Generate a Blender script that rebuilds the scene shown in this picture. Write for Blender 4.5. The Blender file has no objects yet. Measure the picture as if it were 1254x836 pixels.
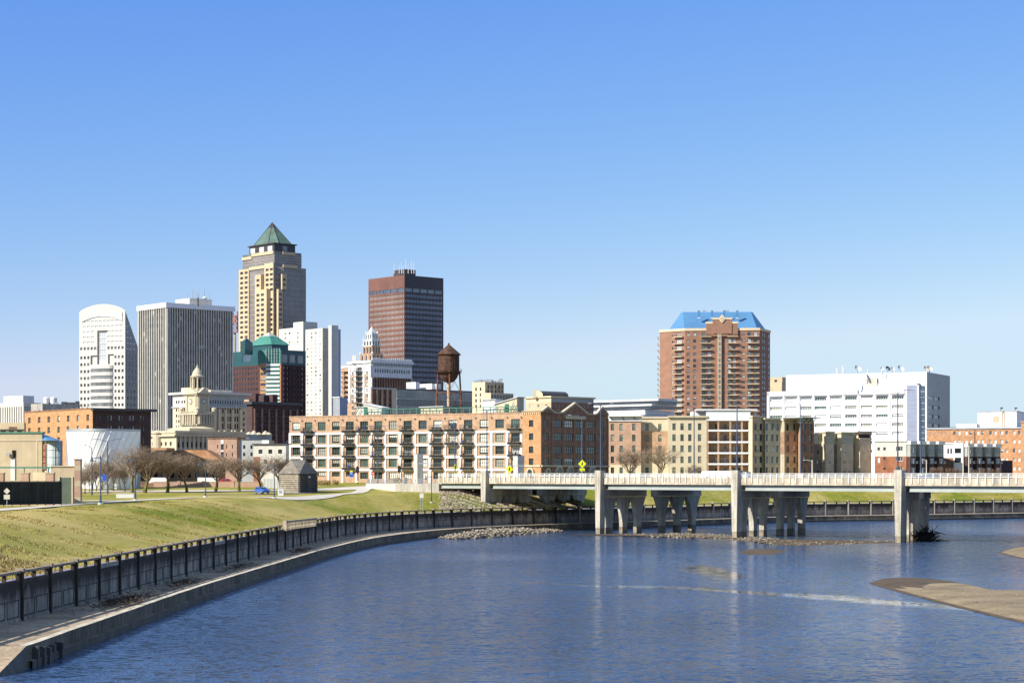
import bpy, bmesh, math, random
from mathutils import Vector, noise
R = math.radians
random.seed(7)
SC = bpy.context.scene
COL = SC.collection
# ---------------------------------------------------------------- camera, sky, sun, exposure
F = 2400.0; CAMH = 13.0; CX = 627.0; HY = 580.0
cam = bpy.data.objects.new("camera", bpy.data.cameras.new("camera")); COL.objects.link(cam)
cam.location = (0, 0, CAMH); cam.rotation_euler = (R(90), 0, 0)
cam.data.sensor_width = 36; cam.data.lens = 36 * F / 1254
cam.data.shift_y = (HY - 418) / 1254
cam.data.clip_start = 1; cam.data.clip_end = 30000
SC.camera = cam
SUN_EL = 35.0; SUN_AZ = 56.0            # azimuth: degrees to the left of straight behind the camera
to_sun = Vector((-math.sin(R(SUN_AZ)) * math.cos(R(SUN_EL)), -math.cos(R(SUN_AZ)) * math.cos(R(SUN_EL)), math.sin(R(SUN_EL))))
W = bpy.data.worlds.new("World"); SC.world = W; W.use_nodes = True
nt = W.node_tree; nt.nodes.clear()
sky = nt.nodes.new("ShaderNodeTexSky"); sky.sky_type = 'NISHITA'; sky.sun_disc = False
sky.sun_elevation = R(SUN_EL); sky.sun_rotation = R(180 + SUN_AZ)
sky.altitude = 0; sky.air_density = 1.0; sky.dust_density = 0.25; sky.ozone_density = 2.2
hs = nt.nodes.new("ShaderNodeHueSaturation"); hs.inputs['Saturation'].default_value = 1.0; hs.inputs['Hue'].default_value = 0.503
tint = nt.nodes.new("ShaderNodeMix"); tint.data_type = 'RGBA'; tint.blend_type = 'MULTIPLY'
tint.inputs[0].default_value = 1.0; tint.inputs[7].default_value = (0.90, 0.97, 1.22, 1)
bg = nt.nodes.new("ShaderNodeBackground"); bg.inputs['Strength'].default_value = 0.088
wo = nt.nodes.new("ShaderNodeOutputWorld")
nt.links.new(sky.outputs[0], hs.inputs['Color']); nt.links.new(hs.outputs[0], tint.inputs[6])
sp = nt.nodes.new("ShaderNodeSeparateColor"); cb = nt.nodes.new("ShaderNodeCombineColor"); nt.links.new(tint.outputs[2], sp.inputs[0])
for i, (g_, k_) in enumerate(((1.45, .479), (1.05, .80), (.30, 3.70))):      # grade of the sky colour, channel by channel
    pw = nt.nodes.new("ShaderNodeMath"); pw.operation = 'POWER'; pw.inputs[1].default_value = g_; nt.links.new(sp.outputs[i], pw.inputs[0])
    ml = nt.nodes.new("ShaderNodeMath"); ml.operation = 'MULTIPLY'; ml.inputs[1].default_value = k_; nt.links.new(pw.outputs[0], ml.inputs[0])
    cl = nt.nodes.new("ShaderNodeClamp"); cl.inputs['Min'].default_value = (1.0, 2.3, 0)[i]; cl.inputs['Max'].default_value = (4.75, 6.0, 9)[i]; nt.links.new(ml.outputs[0], cl.inputs[0]); nt.links.new(cl.outputs[0], cb.inputs[i])
tc = nt.nodes.new("ShaderNodeTexCoord"); sz = nt.nodes.new("ShaderNodeSeparateXYZ"); nt.links.new(tc.outputs['Generated'], sz.inputs[0])
hz = nt.nodes.new("ShaderNodeMapRange"); hz.interpolation_type = 'SMOOTHSTEP'; hz.inputs[1].default_value = .26; hz.inputs[2].default_value = .62; nt.links.new(sz.outputs[2], hz.inputs[0])
up = nt.nodes.new("ShaderNodeMix"); up.data_type = 'RGBA'; up.inputs[7].default_value = (1.9, 2.9, 4.9, 1)      # lighter sky added above the frame to take blue out of the shade
nt.links.new(hz.outputs[0], up.inputs[0]); nt.links.new(cb.outputs[0], up.inputs[6]); nt.links.new(up.outputs[2], bg.inputs['Color']); nt.links.new(bg.outputs[0], wo.inputs[0])
sl = bpy.data.lights.new("sun", 'SUN'); sl.energy = 5.0; sl.angle = R(0.5); sl.color = (1.0, 0.945, 0.84)
so = bpy.data.objects.new("sun", sl); COL.objects.link(so)
so.rotation_euler = to_sun.to_track_quat('Z', 'Y').to_euler()
SC.view_settings.view_transform = 'Standard'; SC.view_settings.look = 'None'
SC.view_settings.exposure = 0.62; SC.view_settings.gamma = 1; SC.view_settings.use_curve_mapping = False
SC.cycles.max_bounces = 6; SC.cycles.use_denoising = True

# ---------------------------------------------------------------- materials
MATS = {}
def mat(name, rgb, rough=0.8, var=0.12, scale=0.35, metal=0.0, spec=0.3, streak=0.0, rgb2=None, bump=0.0, fine=None):
    if name in MATS: return MATS[name]
    m = bpy.data.materials.new(name); m.use_nodes = True
    n = m.node_tree.nodes; l = m.node_tree.links
    b = n['Principled BSDF']; b.inputs['Roughness'].default_value = rough
    b.inputs['Metallic'].default_value = metal
    b.inputs['Specular IOR Level'].default_value = spec
    geo = n.new('ShaderNodeNewGeometry')
    nz = n.new('ShaderNodeTexNoise'); nz.inputs['Scale'].default_value = scale; nz.inputs['Detail'].default_value = 6
    l.new(geo.outputs['Position'], nz.inputs['Vector'])
    if rgb2 is None: rgb2 = tuple(c * (1 - var) for c in rgb); rgb1 = tuple(min(.92, c * (1 + var)) for c in rgb)
    else: rgb1 = rgb
    mr = n.new('ShaderNodeMapRange'); mr.inputs[1].default_value = 0.36; mr.inputs[2].default_value = 0.64
    l.new(nz.outputs[0], mr.inputs[0])
    mx = n.new('ShaderNodeMix'); mx.data_type = 'RGBA'
    mx.inputs[6].default_value = (*rgb2, 1); mx.inputs[7].default_value = (*rgb1, 1)
    l.new(mr.outputs[0], mx.inputs[0]); out = mx.outputs[2]
    fs = fine if fine else scale * 9
    nf = n.new('ShaderNodeTexNoise'); nf.inputs['Scale'].default_value = fs; nf.inputs['Detail'].default_value = 4
    l.new(geo.outputs['Position'], nf.inputs['Vector'])
    m3 = n.new('ShaderNodeMapRange'); m3.inputs[1].default_value = .3; m3.inputs[2].default_value = .7
    m3.inputs[3].default_value = 1 - var; m3.inputs[4].default_value = 1 + var * .5
    l.new(nf.outputs[0], m3.inputs[0])
    m4 = n.new('ShaderNodeMix'); m4.data_type = 'RGBA'; m4.blend_type = 'MULTIPLY'; m4.inputs[0].default_value = 1
    l.new(out, m4.inputs[6]); l.new(m3.outputs[0], m4.inputs[7]); out = m4.outputs[2]
    if streak:   # rain streaks: noise stretched vertically
        mp = n.new('ShaderNodeMapping'); mp.inputs['Scale'].default_value = (1.3, 1.3, 0.12)
        l.new(geo.outputs['Position'], mp.inputs[0])
        ns = n.new('ShaderNodeTexNoise'); ns.inputs['Scale'].default_value = 1.0; ns.inputs['Detail'].default_value = 5
        l.new(mp.outputs[0], ns.inputs['Vector'])
        m5 = n.new('ShaderNodeMapRange'); m5.inputs[1].default_value = .35; m5.inputs[2].default_value = .7
        m5.inputs[3].default_value = 1 - streak; m5.inputs[4].default_value = 1.0
        l.new(ns.outputs[0], m5.inputs[0])
        m6 = n.new('ShaderNodeMix'); m6.data_type = 'RGBA'; m6.blend_type = 'MULTIPLY'; m6.inputs[0].default_value = 1
        l.new(out, m6.inputs[6]); l.new(m5.outputs[0], m6.inputs[7]); out = m6.outputs[2]
    l.new(out, b.inputs['Base Color'])
    if bump:
        bp = n.new('ShaderNodeBump'); bp.inputs['Strength'].default_value = bump; bp.inputs['Distance'].default_value = 0.1
        l.new(nf.outputs[0], bp.inputs['Height']); l.new(bp.outputs[0], b.inputs['Normal'])
    MATS[name] = m; return m
def glassmat(name, rgb, rough=0.06, ior=1.75, wob=0.02):
    m = mat(name, rgb, rough, var=0.35, scale=0.22, spec=0.5)
    b = m.node_tree.nodes['Principled BSDF']; b.inputs['IOR'].default_value = ior
    if wob:
        n = m.node_tree.nodes; l = m.node_tree.links
        nz = n.new('ShaderNodeTexNoise'); nz.inputs['Scale'].default_value = 0.5
        geo = n.new('ShaderNodeNewGeometry'); l.new(geo.outputs['Position'], nz.inputs['Vector'])
        bp = n.new('ShaderNodeBump'); bp.inputs['Strength'].default_value = 0.5; bp.inputs['Distance'].default_value = wob
        l.new(nz.outputs[0], bp.inputs['Height']); l.new(bp.outputs[0], b.inputs['Normal'])
    return m
glassmat('glass', (.025, .035, .04)); glassmat('glass_green', (.09, .135, .115)); glassmat('glass_teal', (.02, .10, .10), ior=1.9)
glassmat('glass_blue', (.05, .075, .12), ior=2.0); glassmat('glass_bronze', (.16, .11, .085), rough=.22, ior=1.9)
glassmat('glass_grey', (.16, .16, .155), rough=.15, ior=1.9); glassmat('glass_dim', (.05, .055, .07), ior=1.8)
glassmat('glass_pale', (.45, .48, .5), ior=1.8)
MATS['glass_pale'].node_tree.nodes['Principled BSDF'].inputs['Base Color'].default_value = (.45, .48, .5, 1)
for l_ in list(MATS['glass_pale'].node_tree.nodes['Principled BSDF'].inputs['Base Color'].links): MATS['glass_pale'].node_tree.links.remove(l_)
mat('blind', (.62, .62, .56), .7, .05); mat('curtain', (.30, .29, .25), .8, .1)
mat('frame_green', (.10, .13, .10), .5); mat('frame_white', (.75, .74, .70), .5, .05); mat('frame_dark', (.03, .03, .032), .5)
mat('frame_grey', (.25, .26, .27), .5); mat('white_paint', (.64, .635, .62), .6, .04, streak=.06)
mat('stone_white', (.56, .535, .49), .8, .05, streak=.08); mat('stone_cream', (.55, .475, .34), .85, .08, streak=.10)
mat('stone_beige', (.62, .50, .33), .85, .08); mat('concrete', (.42, .39, .34), .9, .14, streak=.25, bump=.3)
mat('concrete_light', (.62, .57, .48), .9, .1, streak=.16, bump=.2); mat('concrete_white', (.57, .54, .475), .85, .05, streak=.08)
mat('brick_orange', (.46, .25, .13), .9, .16, .8, fine=3.0); mat('brick_red', (.30, .125, .07), .9, .18, .6, fine=3.0)
mat('brick_tower', (.275, .15, .10), .9, .10, .3, fine=2.0); mat('brick_brown', (.25, .14, .095), .9, .2, .6, fine=3.0)
mat('brick_pink', (.42, .27, .19), .9, .12, .6, fine=3.0); mat('brick_recess', (.17, .14, .12), .9, .12, .6)
mat('brick_taupe', (.46, .37, .29), .9, .12, .6, fine=3.0)
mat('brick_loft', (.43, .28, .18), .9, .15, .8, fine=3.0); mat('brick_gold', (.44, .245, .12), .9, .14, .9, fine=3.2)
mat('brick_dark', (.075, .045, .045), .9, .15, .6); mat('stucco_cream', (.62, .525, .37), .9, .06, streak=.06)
mat('stucco_tan', (.50, .405, .265), .9, .07, streak=.08); mat('siding_olive', (.37, .35, .265), .85, .08, streak=.08)
mat('siding_grey', (.36, .37, .35), .8, .06); mat('stone_tan', (.46, .37, .25), .9, .25, .9, fine=4)
mat('metal_grey', (.45, .47, .5), .45, .1, metal=.5); mat('metal_dark', (.06, .06, .065), .5, .1)
mat('lamp_blue', (.045, .07, .125), .45, .1, spec=.5); mat('rust', (.105, .052, .034), .85, .4, .9, streak=.35, fine=5)
mat('copper_green', (.055, .21, .165), .6, .15, .4); mat('verdigris', (.10, .165, .135), .7, .2, .15, streak=.3)
mat('roof_blue', (.085, .215, .385), .45, .06, .1, spec=.4); mat('trim_green', (.07, .20, .14), .5, .1)
mat('black_metal', (.02, .021, .022), .5); mat('asphalt', (.20, .19, .18), .9, .12, .4, fine=4)
mat('path_concrete', (.56, .50, .42), .9, .1, .5, fine=5); mat('roofing', (.12, .11, .10), .95, .15)
mat('white_bright', (.74, .74, .74), .55, .03); mat('panel_blue', (.27, .30, .40), .4, .06, metal=.3)
mat('yellow_sign', (.75, .80, .02), .5, .02); mat('red_sign', (.6, .02, .03), .5, .02); mat('blue_sign', (.02, .10, .55), .5, .02)
mat('rubber', (.02, .02, .02), .9); mat('bark', (.29, .215, .15), .95, .3, 2, fine=12); mat('trunk_moss', (.14, .125, .04), .95, .3, 1.2)
mat('wood_old', (.28, .24, .19), .9, .25, 1.0, fine=6); mat('wood_dark', (.085, .075, .068), .9, .25, 1.0)
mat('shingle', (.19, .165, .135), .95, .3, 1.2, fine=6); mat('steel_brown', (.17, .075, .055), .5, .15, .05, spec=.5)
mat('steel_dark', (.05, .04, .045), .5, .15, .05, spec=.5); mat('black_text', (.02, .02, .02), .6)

# ---------------------------------------------------------------- mesh builder
class MB:
    def __init__(s): s.v = []; s.f = []; s.m = []; s.mats = []
    def mi(s, m):
        m = MATS[m] if isinstance(m, str) else m
        if m not in s.mats: s.mats.append(m)
        return s.mats.index(m)
    def face(s, pts, m):
        i = len(s.v); s.v.extend([tuple(p) for p in pts]); s.f.append(tuple(range(i, i + len(pts)))); s.m.append(s.mi(m))
    def box(s, x0, x1, y0, y1, z0, z1, m):
        s.obox((x0, y0), (1, 0), x1 - x0, (0, 1), y1 - y0, z0, z1, m)
    def obox(s, o, a, la, b, lb, z0, z1, m):      # box from origin along two horizontal directions
        p = [(o[0], o[1]), (o[0] + a[0] * la, o[1] + a[1] * la), (o[0] + a[0] * la + b[0] * lb, o[1] + a[1] * la + b[1] * lb), (o[0] + b[0] * lb, o[1] + b[1] * lb)]
        s.prism(p, z0, z1, m)
    def prism(s, p, z0, z1, m, mt=None, top=None):
        i = len(s.v); n = len(p); q = top or p; k = s.mi(m); kt = s.mi(mt) if mt else k
        s.v.extend([(a[0], a[1], z0) for a in p]); s.v.extend([(a[0], a[1], z1) for a in q])
        for j in range(n):
            s.f.append((i + j, i + (j + 1) % n, i + n + (j + 1) % n, i + n + j)); s.m.append(k)
        s.f.append(tuple(i + n + j for j in range(n))); s.m.append(kt)
        s.f.append(tuple(i + n - 1 - j for j in range(n))); s.m.append(k)
    def tube(s, a, b, r0, r1, m, n=6, cap=True):
        a = Vector(a); b = Vector(b); d = (b - a)
        if d.length < 1e-5: return
        d.normalize(); u = d.orthogonal().normalized(); w = d.cross(u); i = len(s.v); k = s.mi(m)
        for c, r in ((a, r0), (b, r1)):
            for j in range(n):
                t = 2 * math.pi * j / n; s.v.append(tuple(c + u * (r * math.cos(t)) + w * (r * math.sin(t))))
        for j in range(n):
            s.f.append((i + j, i + (j + 1) % n, i + n + (j + 1) % n, i + n + j)); s.m.append(k)
        if cap:
            s.f.append(tuple(i + n + j for j in range(n))); s.m.append(k); s.f.append(tuple(i + n - 1 - j for j in range(n))); s.m.append(k)
    def lathe(s, c, prof, m, n=20, sx=1.0, sy=1.0):
        i = len(s.v); k = s.mi(m)
        for r, z in prof:
            for j in range(n):
                t = 2 * math.pi * j / n; s.v.append((c[0] + r * math.cos(t) * sx, c[1] + r * math.sin(t) * sy, z))
        for a in range(len(prof) - 1):
            for j in range(n):
                p = i + a * n; q = p + n
                s.f.append((p + j, p + (j + 1) % n, q + (j + 1) % n, q + j)); s.m.append(k)
        s.f.append(tuple(i + (len(prof) - 1) * n + j for j in range(n))); s.m.append(k)
    def ico(s, c, r, m, jit=0.25, sub=1):
        bm = bmesh.new(); bmesh.ops.create_icosphere(bm, subdivisions=sub, radius=1)
        i = len(s.v); k = s.mi(m)
        for v in bm.verts:
            q = v.co * (1 + random.uniform(-jit, jit)); s.v.append((c[0] + q.x * r[0], c[1] + q.y * r[1], c[2] + q.z * r[2]))
        for f in bm.faces: s.f.append(tuple(i + v.index for v in f.verts)); s.m.append(k)
        bm.free()
    def build(s, name, parent=None, off=(0, 0, 0), smooth=False):
        me = bpy.data.meshes.new(name)
        me.from_pydata([(v[0] - off[0], v[1] - off[1], v[2] - off[2]) for v in s.v], [], s.f)
        for m in s.mats: me.materials.append(m)
        me.polygons.foreach_set('material_index', s.m)
        if smooth: me.polygons.foreach_set('use_smooth', [True] * len(s.f))
        me.update()
        o = bpy.data.objects.new(name, me); COL.objects.link(o)
        if parent: o.parent = parent
        else: o.location = off
        return o
def tag(o, label=None, cat=None, group=None, kind=None):
    if label: o['label'] = label
    if cat: o['category'] = cat
    if group: o['group'] = group
    if kind: o['kind'] = kind
    return o
def empty(name, loc, label, cat, group=None, rz=0):
    o = bpy.data.objects.new(name, None); COL.objects.link(o); o.location = loc; o.rotation_euler = (0, 0, rz); o.empty_display_size = .5
    return tag(o, label, cat, group)
def copy_tree(o, parent=None):
    c = o.copy(); COL.objects.link(c)
    if parent: c.parent = parent
    for ch in KIDS.get(o.name, []): 
        d = copy_tree(ch, c)
    return c
KIDS = {}
def kids(root):
    KIDS.clear()
    for o in COL.objects:
        if o.parent: KIDS.setdefault(o.parent.name, []).append(o)
def P(px, Y): return Vector(((px - CX) / F * Y, Y))
def Z(py, Y): return CAMH - (py - HY) * Y / F
def lin(a, b, n): return [a + (b - a) * i / (n - 1) for i in range(n)]

class Face:
    def __init__(s, A, B):
        s.A = Vector(A); s.B = Vector(B); s.L = (s.B - s.A).length; s.d = (s.B - s.A) / s.L; s.n = Vector((s.d.y, -s.d.x))
    def pt(s, u, z, o=0.0):
        q = s.A + s.d * u + s.n * o; return Vector((q.x, q.y, z))
    def u(s, px):
        k = (px - CX) / F; return (k * s.A.y - s.A.x) / (s.d.x - k * s.d.y)
    def sub(s, u0, u1, o=0): a = s.pt(u0, 0, o); b = s.pt(u1, 0, o); return Face((a.x, a.y), (b.x, b.y))
    def box(s, mb, u0, u1, o0, o1, z0, z1, m):     # o measured outwards
        a = s.pt(u0, 0, o1); mb.obox((a.x, a.y), s.d, u1 - u0, -s.n, o1 - o0, z0, z1, m)

WCACHE = {}
def win_mesh(w, h, nx, nz, fm, gm, blind, arch=False, t=0.0):
    key = (round(w, 1), round(h, 1), nx, nz, fm, gm, blind, arch, t)
    if key in WCACHE: return WCACHE[key]
    mb = MB(); t = t or min(.12, w * .08)
    def b(x0, x1, z0, z1, y0, y1, m): mb.box(x0, x1, y0, y1, z0, z1, m)
    hw = w / 2
    mb.face([(-hw - .02, .06, -.02), (hw + .02, .06, -.02), (hw + .02, .06, h + .02), (-hw - .02, .06, h + .02)], gm)
    if fm:
        b(-hw, hw, 0, t, -.02, .05, fm); b(-hw, hw, h - t, h, -.02, .05, fm)
        b(-hw, -hw + t, t, h - t, -.02, .05, fm); b(hw - t, hw, t, h - t, -.02, .05, fm)
        for i in range(1, nx): x = -hw + w * i / nx; b(x - t * .35, x + t * .35, t, h - t, -.01, .05, fm)
        for i in range(1, nz): z = h * i / nz; b(-hw + t, hw - t, z - t * .35, z + t * .35, -.005, .048, fm)
    if blind:       # drawn blind just behind the glass line
        kind, fr = blind
        mb.face([(-hw + t, .057, h - t - (h - 2 * t) * fr), (hw - t, .057, h - t - (h - 2 * t) * fr), (hw - t, .057, h - t), (-hw + t, .057, h - t)], kind)
    me = bpy.data.meshes.new('window'); me.from_pydata(mb.v, [], mb.f)
    for m in mb.mats: me.materials.append(m)
    me.polygons.foreach_set('material_index', mb.m); me.update(); WCACHE[key] = me; me['mb'] = 1
    WCACHE[me.name] = mb
    return me

class Bld:
    def __init__(s, name, label, Yc, z0, loc, cat='building', group=None):
        s.root = empty(name, (loc[0], loc[1], z0), label, cat, group); s.off = Vector((loc[0], loc[1], z0))
        s.mb = MB(); s.Y = Yc; s.z0 = z0; s.w = []; s.ops = {}
    def z(s, py): return Z(py, s.Y)
    def grid(s, f, cols, rows, w, h, r=.25, nx=1, nz=2, fm='frame_white', gm='glass', blind=.35, bm='blind', px=True, skip=(), name='window', t=0.0):
        """cols px, rows py centres, w/h in px at the building's own depth"""
        for ci, c in enumerate(cols):
            for ri, q in enumerate(rows):
                if (ci, ri) in skip: continue
                if px:
                    u0 = f.u(c - w / 2); u1 = f.u(c + w / 2); zc = s.z(q); hh = h * s.Y / F
                else: u0 = c - w / 2; u1 = c + w / 2; zc = q; hh = h
                ww = max(.3, round(u1 - u0, 1)); hh = max(.3, round(hh, 1)); uc = (u0 + u1) / 2
                if uc - ww / 2 < .05 or uc + ww / 2 > f.L - .05: continue
                s.ops.setdefault(id(f), []).append((uc - ww / 2, uc + ww / 2, zc - hh / 2, zc + hh / 2))
                bl = None
                if random.random() < blind: bl = (random.choice([bm, bm, 'curtain']), random.choice([.25, .5, .75, .97]))
                g = gm if isinstance(gm, str) else random.choice(gm)
                s.w.append((f, uc, zc - hh / 2, ww, hh, r, nx, nz, fm, g, bl, name, t))
    def wall(s, f, z0, z1, m, r=.25, bands=None, rm=None):
        """wall sheet with real openings; bands = [(z_top_of_band, mat), ...] from the top down"""
        ops = [o for o in s.ops.get(id(f), []) if o[3] > z0 and o[2] < z1]
        us = sorted({0, f.L, *[round(o[0], 4) for o in ops], *[round(o[1], 4) for o in ops]})
        zs = {z0, z1, *[round(o[2], 4) for o in ops], *[round(o[3], 4) for o in ops]}
        if bands: zs |= {b[0] for b in bands}
        zs = sorted(q for q in zs if z0 <= q <= z1)
        def mm(z):
            if not bands: return m
            res = m
            for zt, bm_ in bands:
                if z < zt: res = bm_
            return res
        for j in range(len(zs) - 1):
            zc = (zs[j] + zs[j + 1]) / 2
            if zs[j + 1] - zs[j] < 1e-4: continue
            run = None
            row = [o for o in ops if o[2] < zc < o[3]]
            for i in range(len(us) - 1):
                if us[i + 1] - us[i] < 1e-4: continue
                uc = (us[i] + us[i + 1]) / 2
                hole = any(o[0] < uc < o[1] for o in row)
                if hole:
                    if run: s._q(f, run[0], run[1], zs[j], zs[j + 1], mm(zc)); run = None
                else: run = (run[0], us[i + 1]) if run else (us[i], us[i + 1])
            if run: s._q(f, run[0], run[1], zs[j], zs[j + 1], mm(zc))
        for a, b, c, d in ops:
            k = rm or mm((c + d) / 2); p = f.pt
            s.mb.face([p(a, c), p(a, c, -r), p(a, d, -r), p(a, d)], k); s.mb.face([p(b, c, -r), p(b, c), p(b, d), p(b, d, -r)], k)
            s.mb.face([p(a, c), p(b, c), p(b, c, -r), p(a, c, -r)], k); s.mb.face([p(a, d, -r), p(b, d, -r), p(b, d), p(a, d)], k)
    def _q(s, f, a, b, c, d, m): s.mb.face([f.pt(a, c), f.pt(b, c), f.pt(b, d), f.pt(a, d)], m)
    def part(s, name, mb, smooth=False, parent=None):
        if mb.f: 
            o = mb.build(name, s.root, s.off, smooth)
            if parent: o.parent = parent
            return o
    def done(s, wallname='wall'):
        if s.mb.f: s.part(wallname, s.mb)
        w = s.w
        if len(w) > 100:
            w.sort(key=lambda q: (-q[3] * q[4] * abs(q[0].n.y) // 2, -q[2])); first = w[:100]; rest = w[100:]
        else: first = w; rest = []
        for f, uc, z, ww, hh, r, nx, nz, fm, g, bl, nm, t in first:
            me = win_mesh(ww, hh, nx, nz, fm, g, bl, t=t)
            o = bpy.data.objects.new(nm, me); COL.objects.link(o); o.parent = s.root
            o.location = f.pt(uc, z, -r + .06) - s.off; o.rotation_euler = (0, 0, math.atan2(f.d.y, f.d.x))
        if rest:
            mb = MB()
            for f, uc, z, ww, hh, r, nx, nz, fm, g, bl, nm, t in rest:
                src = WCACHE[win_mesh(ww, hh, nx, nz, fm, g, bl, t=t).name]; i = len(mb.v)
                for x, y, q in src.v: mb.v.append(tuple(f.pt(uc + x, z + q, -r + .06 - y)))
                for fc, mi_ in zip(src.f, src.m): mb.f.append(tuple(i + a for a in fc)); mb.m.append(mb.mi(src.mats[mi_]))
            tag(s.part(rest[0][11], mb), kind='stuff')
def corner(xl, xc, xr, Y, th):
    """corner-on footprint: left end, near corner, right end, back corner"""
    C = P(xc, Y); c, sn = math.cos(R(th)), math.sin(R(th))
    k = (xl - CX) / F; t = (C.x - k * C.y) / (c + k * sn)
    k = (xr - CX) / F; q = (k * C.y - C.x) / (sn - k * c)
    L = C + Vector((-c, sn)) * t; Rr = C + Vector((sn, c)) * q
    return [L, C, Rr, L + Rr - C]
def box_bld(name, label, xl, xc, xr, Y, th, ytop, z0=10.4, cat='building', group=None):
    fp = corner(xl, xc, xr, Y, th); b = Bld(name, label, Y, z0, fp[1], cat, group)
    b.fp = fp; b.top = Z(ytop, Y); b.fl = Face(fp[0], fp[1]); b.fr = Face(fp[1], fp[2]); b.fb = Face(fp[2], fp[3]); b.fk = Face(fp[3], fp[0])
    return b
def shell(b, m, mr=None, bands=None, bandsr=None, r=.25, roof='roofing', z0=None, z1=None):
    z0 = b.z0 if z0 is None else z0; z1 = b.top if z1 is None else z1; mr = mr or m
    b.wall(b.fl, z0, z1, m, r, bands); b.wall(b.fr, z0, z1, mr, r, bandsr or bands)
    b.wall(b.fb, z0, z1, mr, r); b.wall(b.fk, z0, z1, m, r)
    b.mb.face([(p.x, p.y, z1) for p in b.fp], roof)
def grow(fp, e):     # offset a quadrilateral footprint outwards
    n = len(fp); c = sum(fp, Vector((0, 0))) / n; out = []
    for i in range(n):
        a = fp[i - 1]; p = fp[i]; q = fp[(i + 1) % n]
        d1 = (p - a).normalized(); d2 = (q - p).normalized(); n1 = Vector((d1.y, -d1.x)); n2 = Vector((d2.y, -d2.x))
        bs = (n1 + n2); out.append(p + bs / max(.3, bs.dot(n1)) * e)
    return out
def cornice(b, e, z0, z1, m, name='cornice', fp=None):
    mb = MB(); mb.prism(grow(fp or b.fp, e), z0, z1, m); return b.part(name, mb)
def roofbox(b, px0, px1, pc, dY, th, ytop, ybot, m, name='penthouse', m2=None):
    """box on a roof, corner-on like its building"""
    Y = b.Y + dY; fp = corner(px0, pc, px1, Y, th); mb = MB(); mb.prism(fp, Z(ybot, Y) if ybot else b.top, Z(ytop, Y), m); return b.part(name, mb)
# ---------------------------------------------------------------- ground, river, walls
def interp(x, pts):
    if x <= pts[0][0]: return pts[0][1]
    for (a, b), (c, d) in zip(pts, pts[1:]):
        if x <= c: return b + (d - b) * (x - a) / (c - a)
    return pts[-1][1]
def smooth_line(pts, step=4.0):
    out = []
    for i in range(len(pts) - 1):
        p0 = Vector(pts[max(0, i - 1)]); p1 = Vector(pts[i]); p2 = Vector(pts[i + 1]); p3 = Vector(pts[min(len(pts) - 1, i + 2)])
        n = max(1, int((p2 - p1).length / step))
        for j in range(n):
            t = j / n
            out.append(0.5 * ((2 * p1) + (p2 - p0) * t + (2 * p0 - 5 * p1 + 4 * p2 - p3) * t * t + (3 * p1 - p0 - 3 * p2 + p3) * t ** 3))
    out.append(Vector(pts[-1])); return out
def resample(line, step):
    out = [line[0]]; acc = 0
    for a, b in zip(line, line[1:]):
        L = (b - a).length; 
        while acc + L >= step:
            t = (step - acc) / L; a = a + (b - a) * t; out.append(a); L = (b - a).length; acc = 0
        acc += L
    return out
WALL_PTS = [(-46, -260), (-43, 20), (-40.5, 90), (-39, 149), (-38, 178), (-36.9, 220), (-35, 274), (-33, 331), (-29.8, 370), (-22.5, 403), (-14, 424), (-4, 441), (6, 455), (13, 463), (22, 472), (33, 485), (50, 508), (76, 538), (110, 560), (154, 590), (260, 665), (420, 770), (900, 1050)]
WL = smooth_line(WALL_PTS, 3.0)
def normals(line):
    out = []
    for i in range(len(line)):
        a = line[max(0, i - 1)]; b = line[min(len(line) - 1, i + 1)]; d = (b - a).normalized(); out.append(Vector((-d.y, d.x)))
    return out
WN = normals(WL)      # pointing inland (left of travel)
def plateau(x, y):
    t = min(1, max(0, (y - 455) / 100)); t = t * t * (3 - 2 * t)
    return 8.5 + 1.9 * t
def bank(d, x, y):
    """ground height at distance d inland of the river wall"""
    top = plateau(x, y); wd = 19 if y < 480 else 26
    t = min(1, max(0, (d - .4) / wd)); t = t * t * (3 - 2 * t) * .6 + t * .4
    return 4.75 + (top - 4.75) * t
def ground(x, y):
    p = Vector((x, y)); bd = 1e9; 
    for i in range(0, len(WL), 2):
        q = (WL[i] - p).length_squared
        if q < bd: bd = q; bi = i
    return bank(max(0, (p - WL[bi]).dot(WN[bi])), x, y)
def GP(px, py):
    """point of the upper ground seen at a pixel (height found by iteration)"""
    z = 8.5
    for _ in range(40):
        Y = F * (CAMH - z) / (py - HY); X = (px - CX) / F * Y; z = z * .5 + .5 * plateau(X, Y)
    return Vector((X, Y, z))

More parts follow.
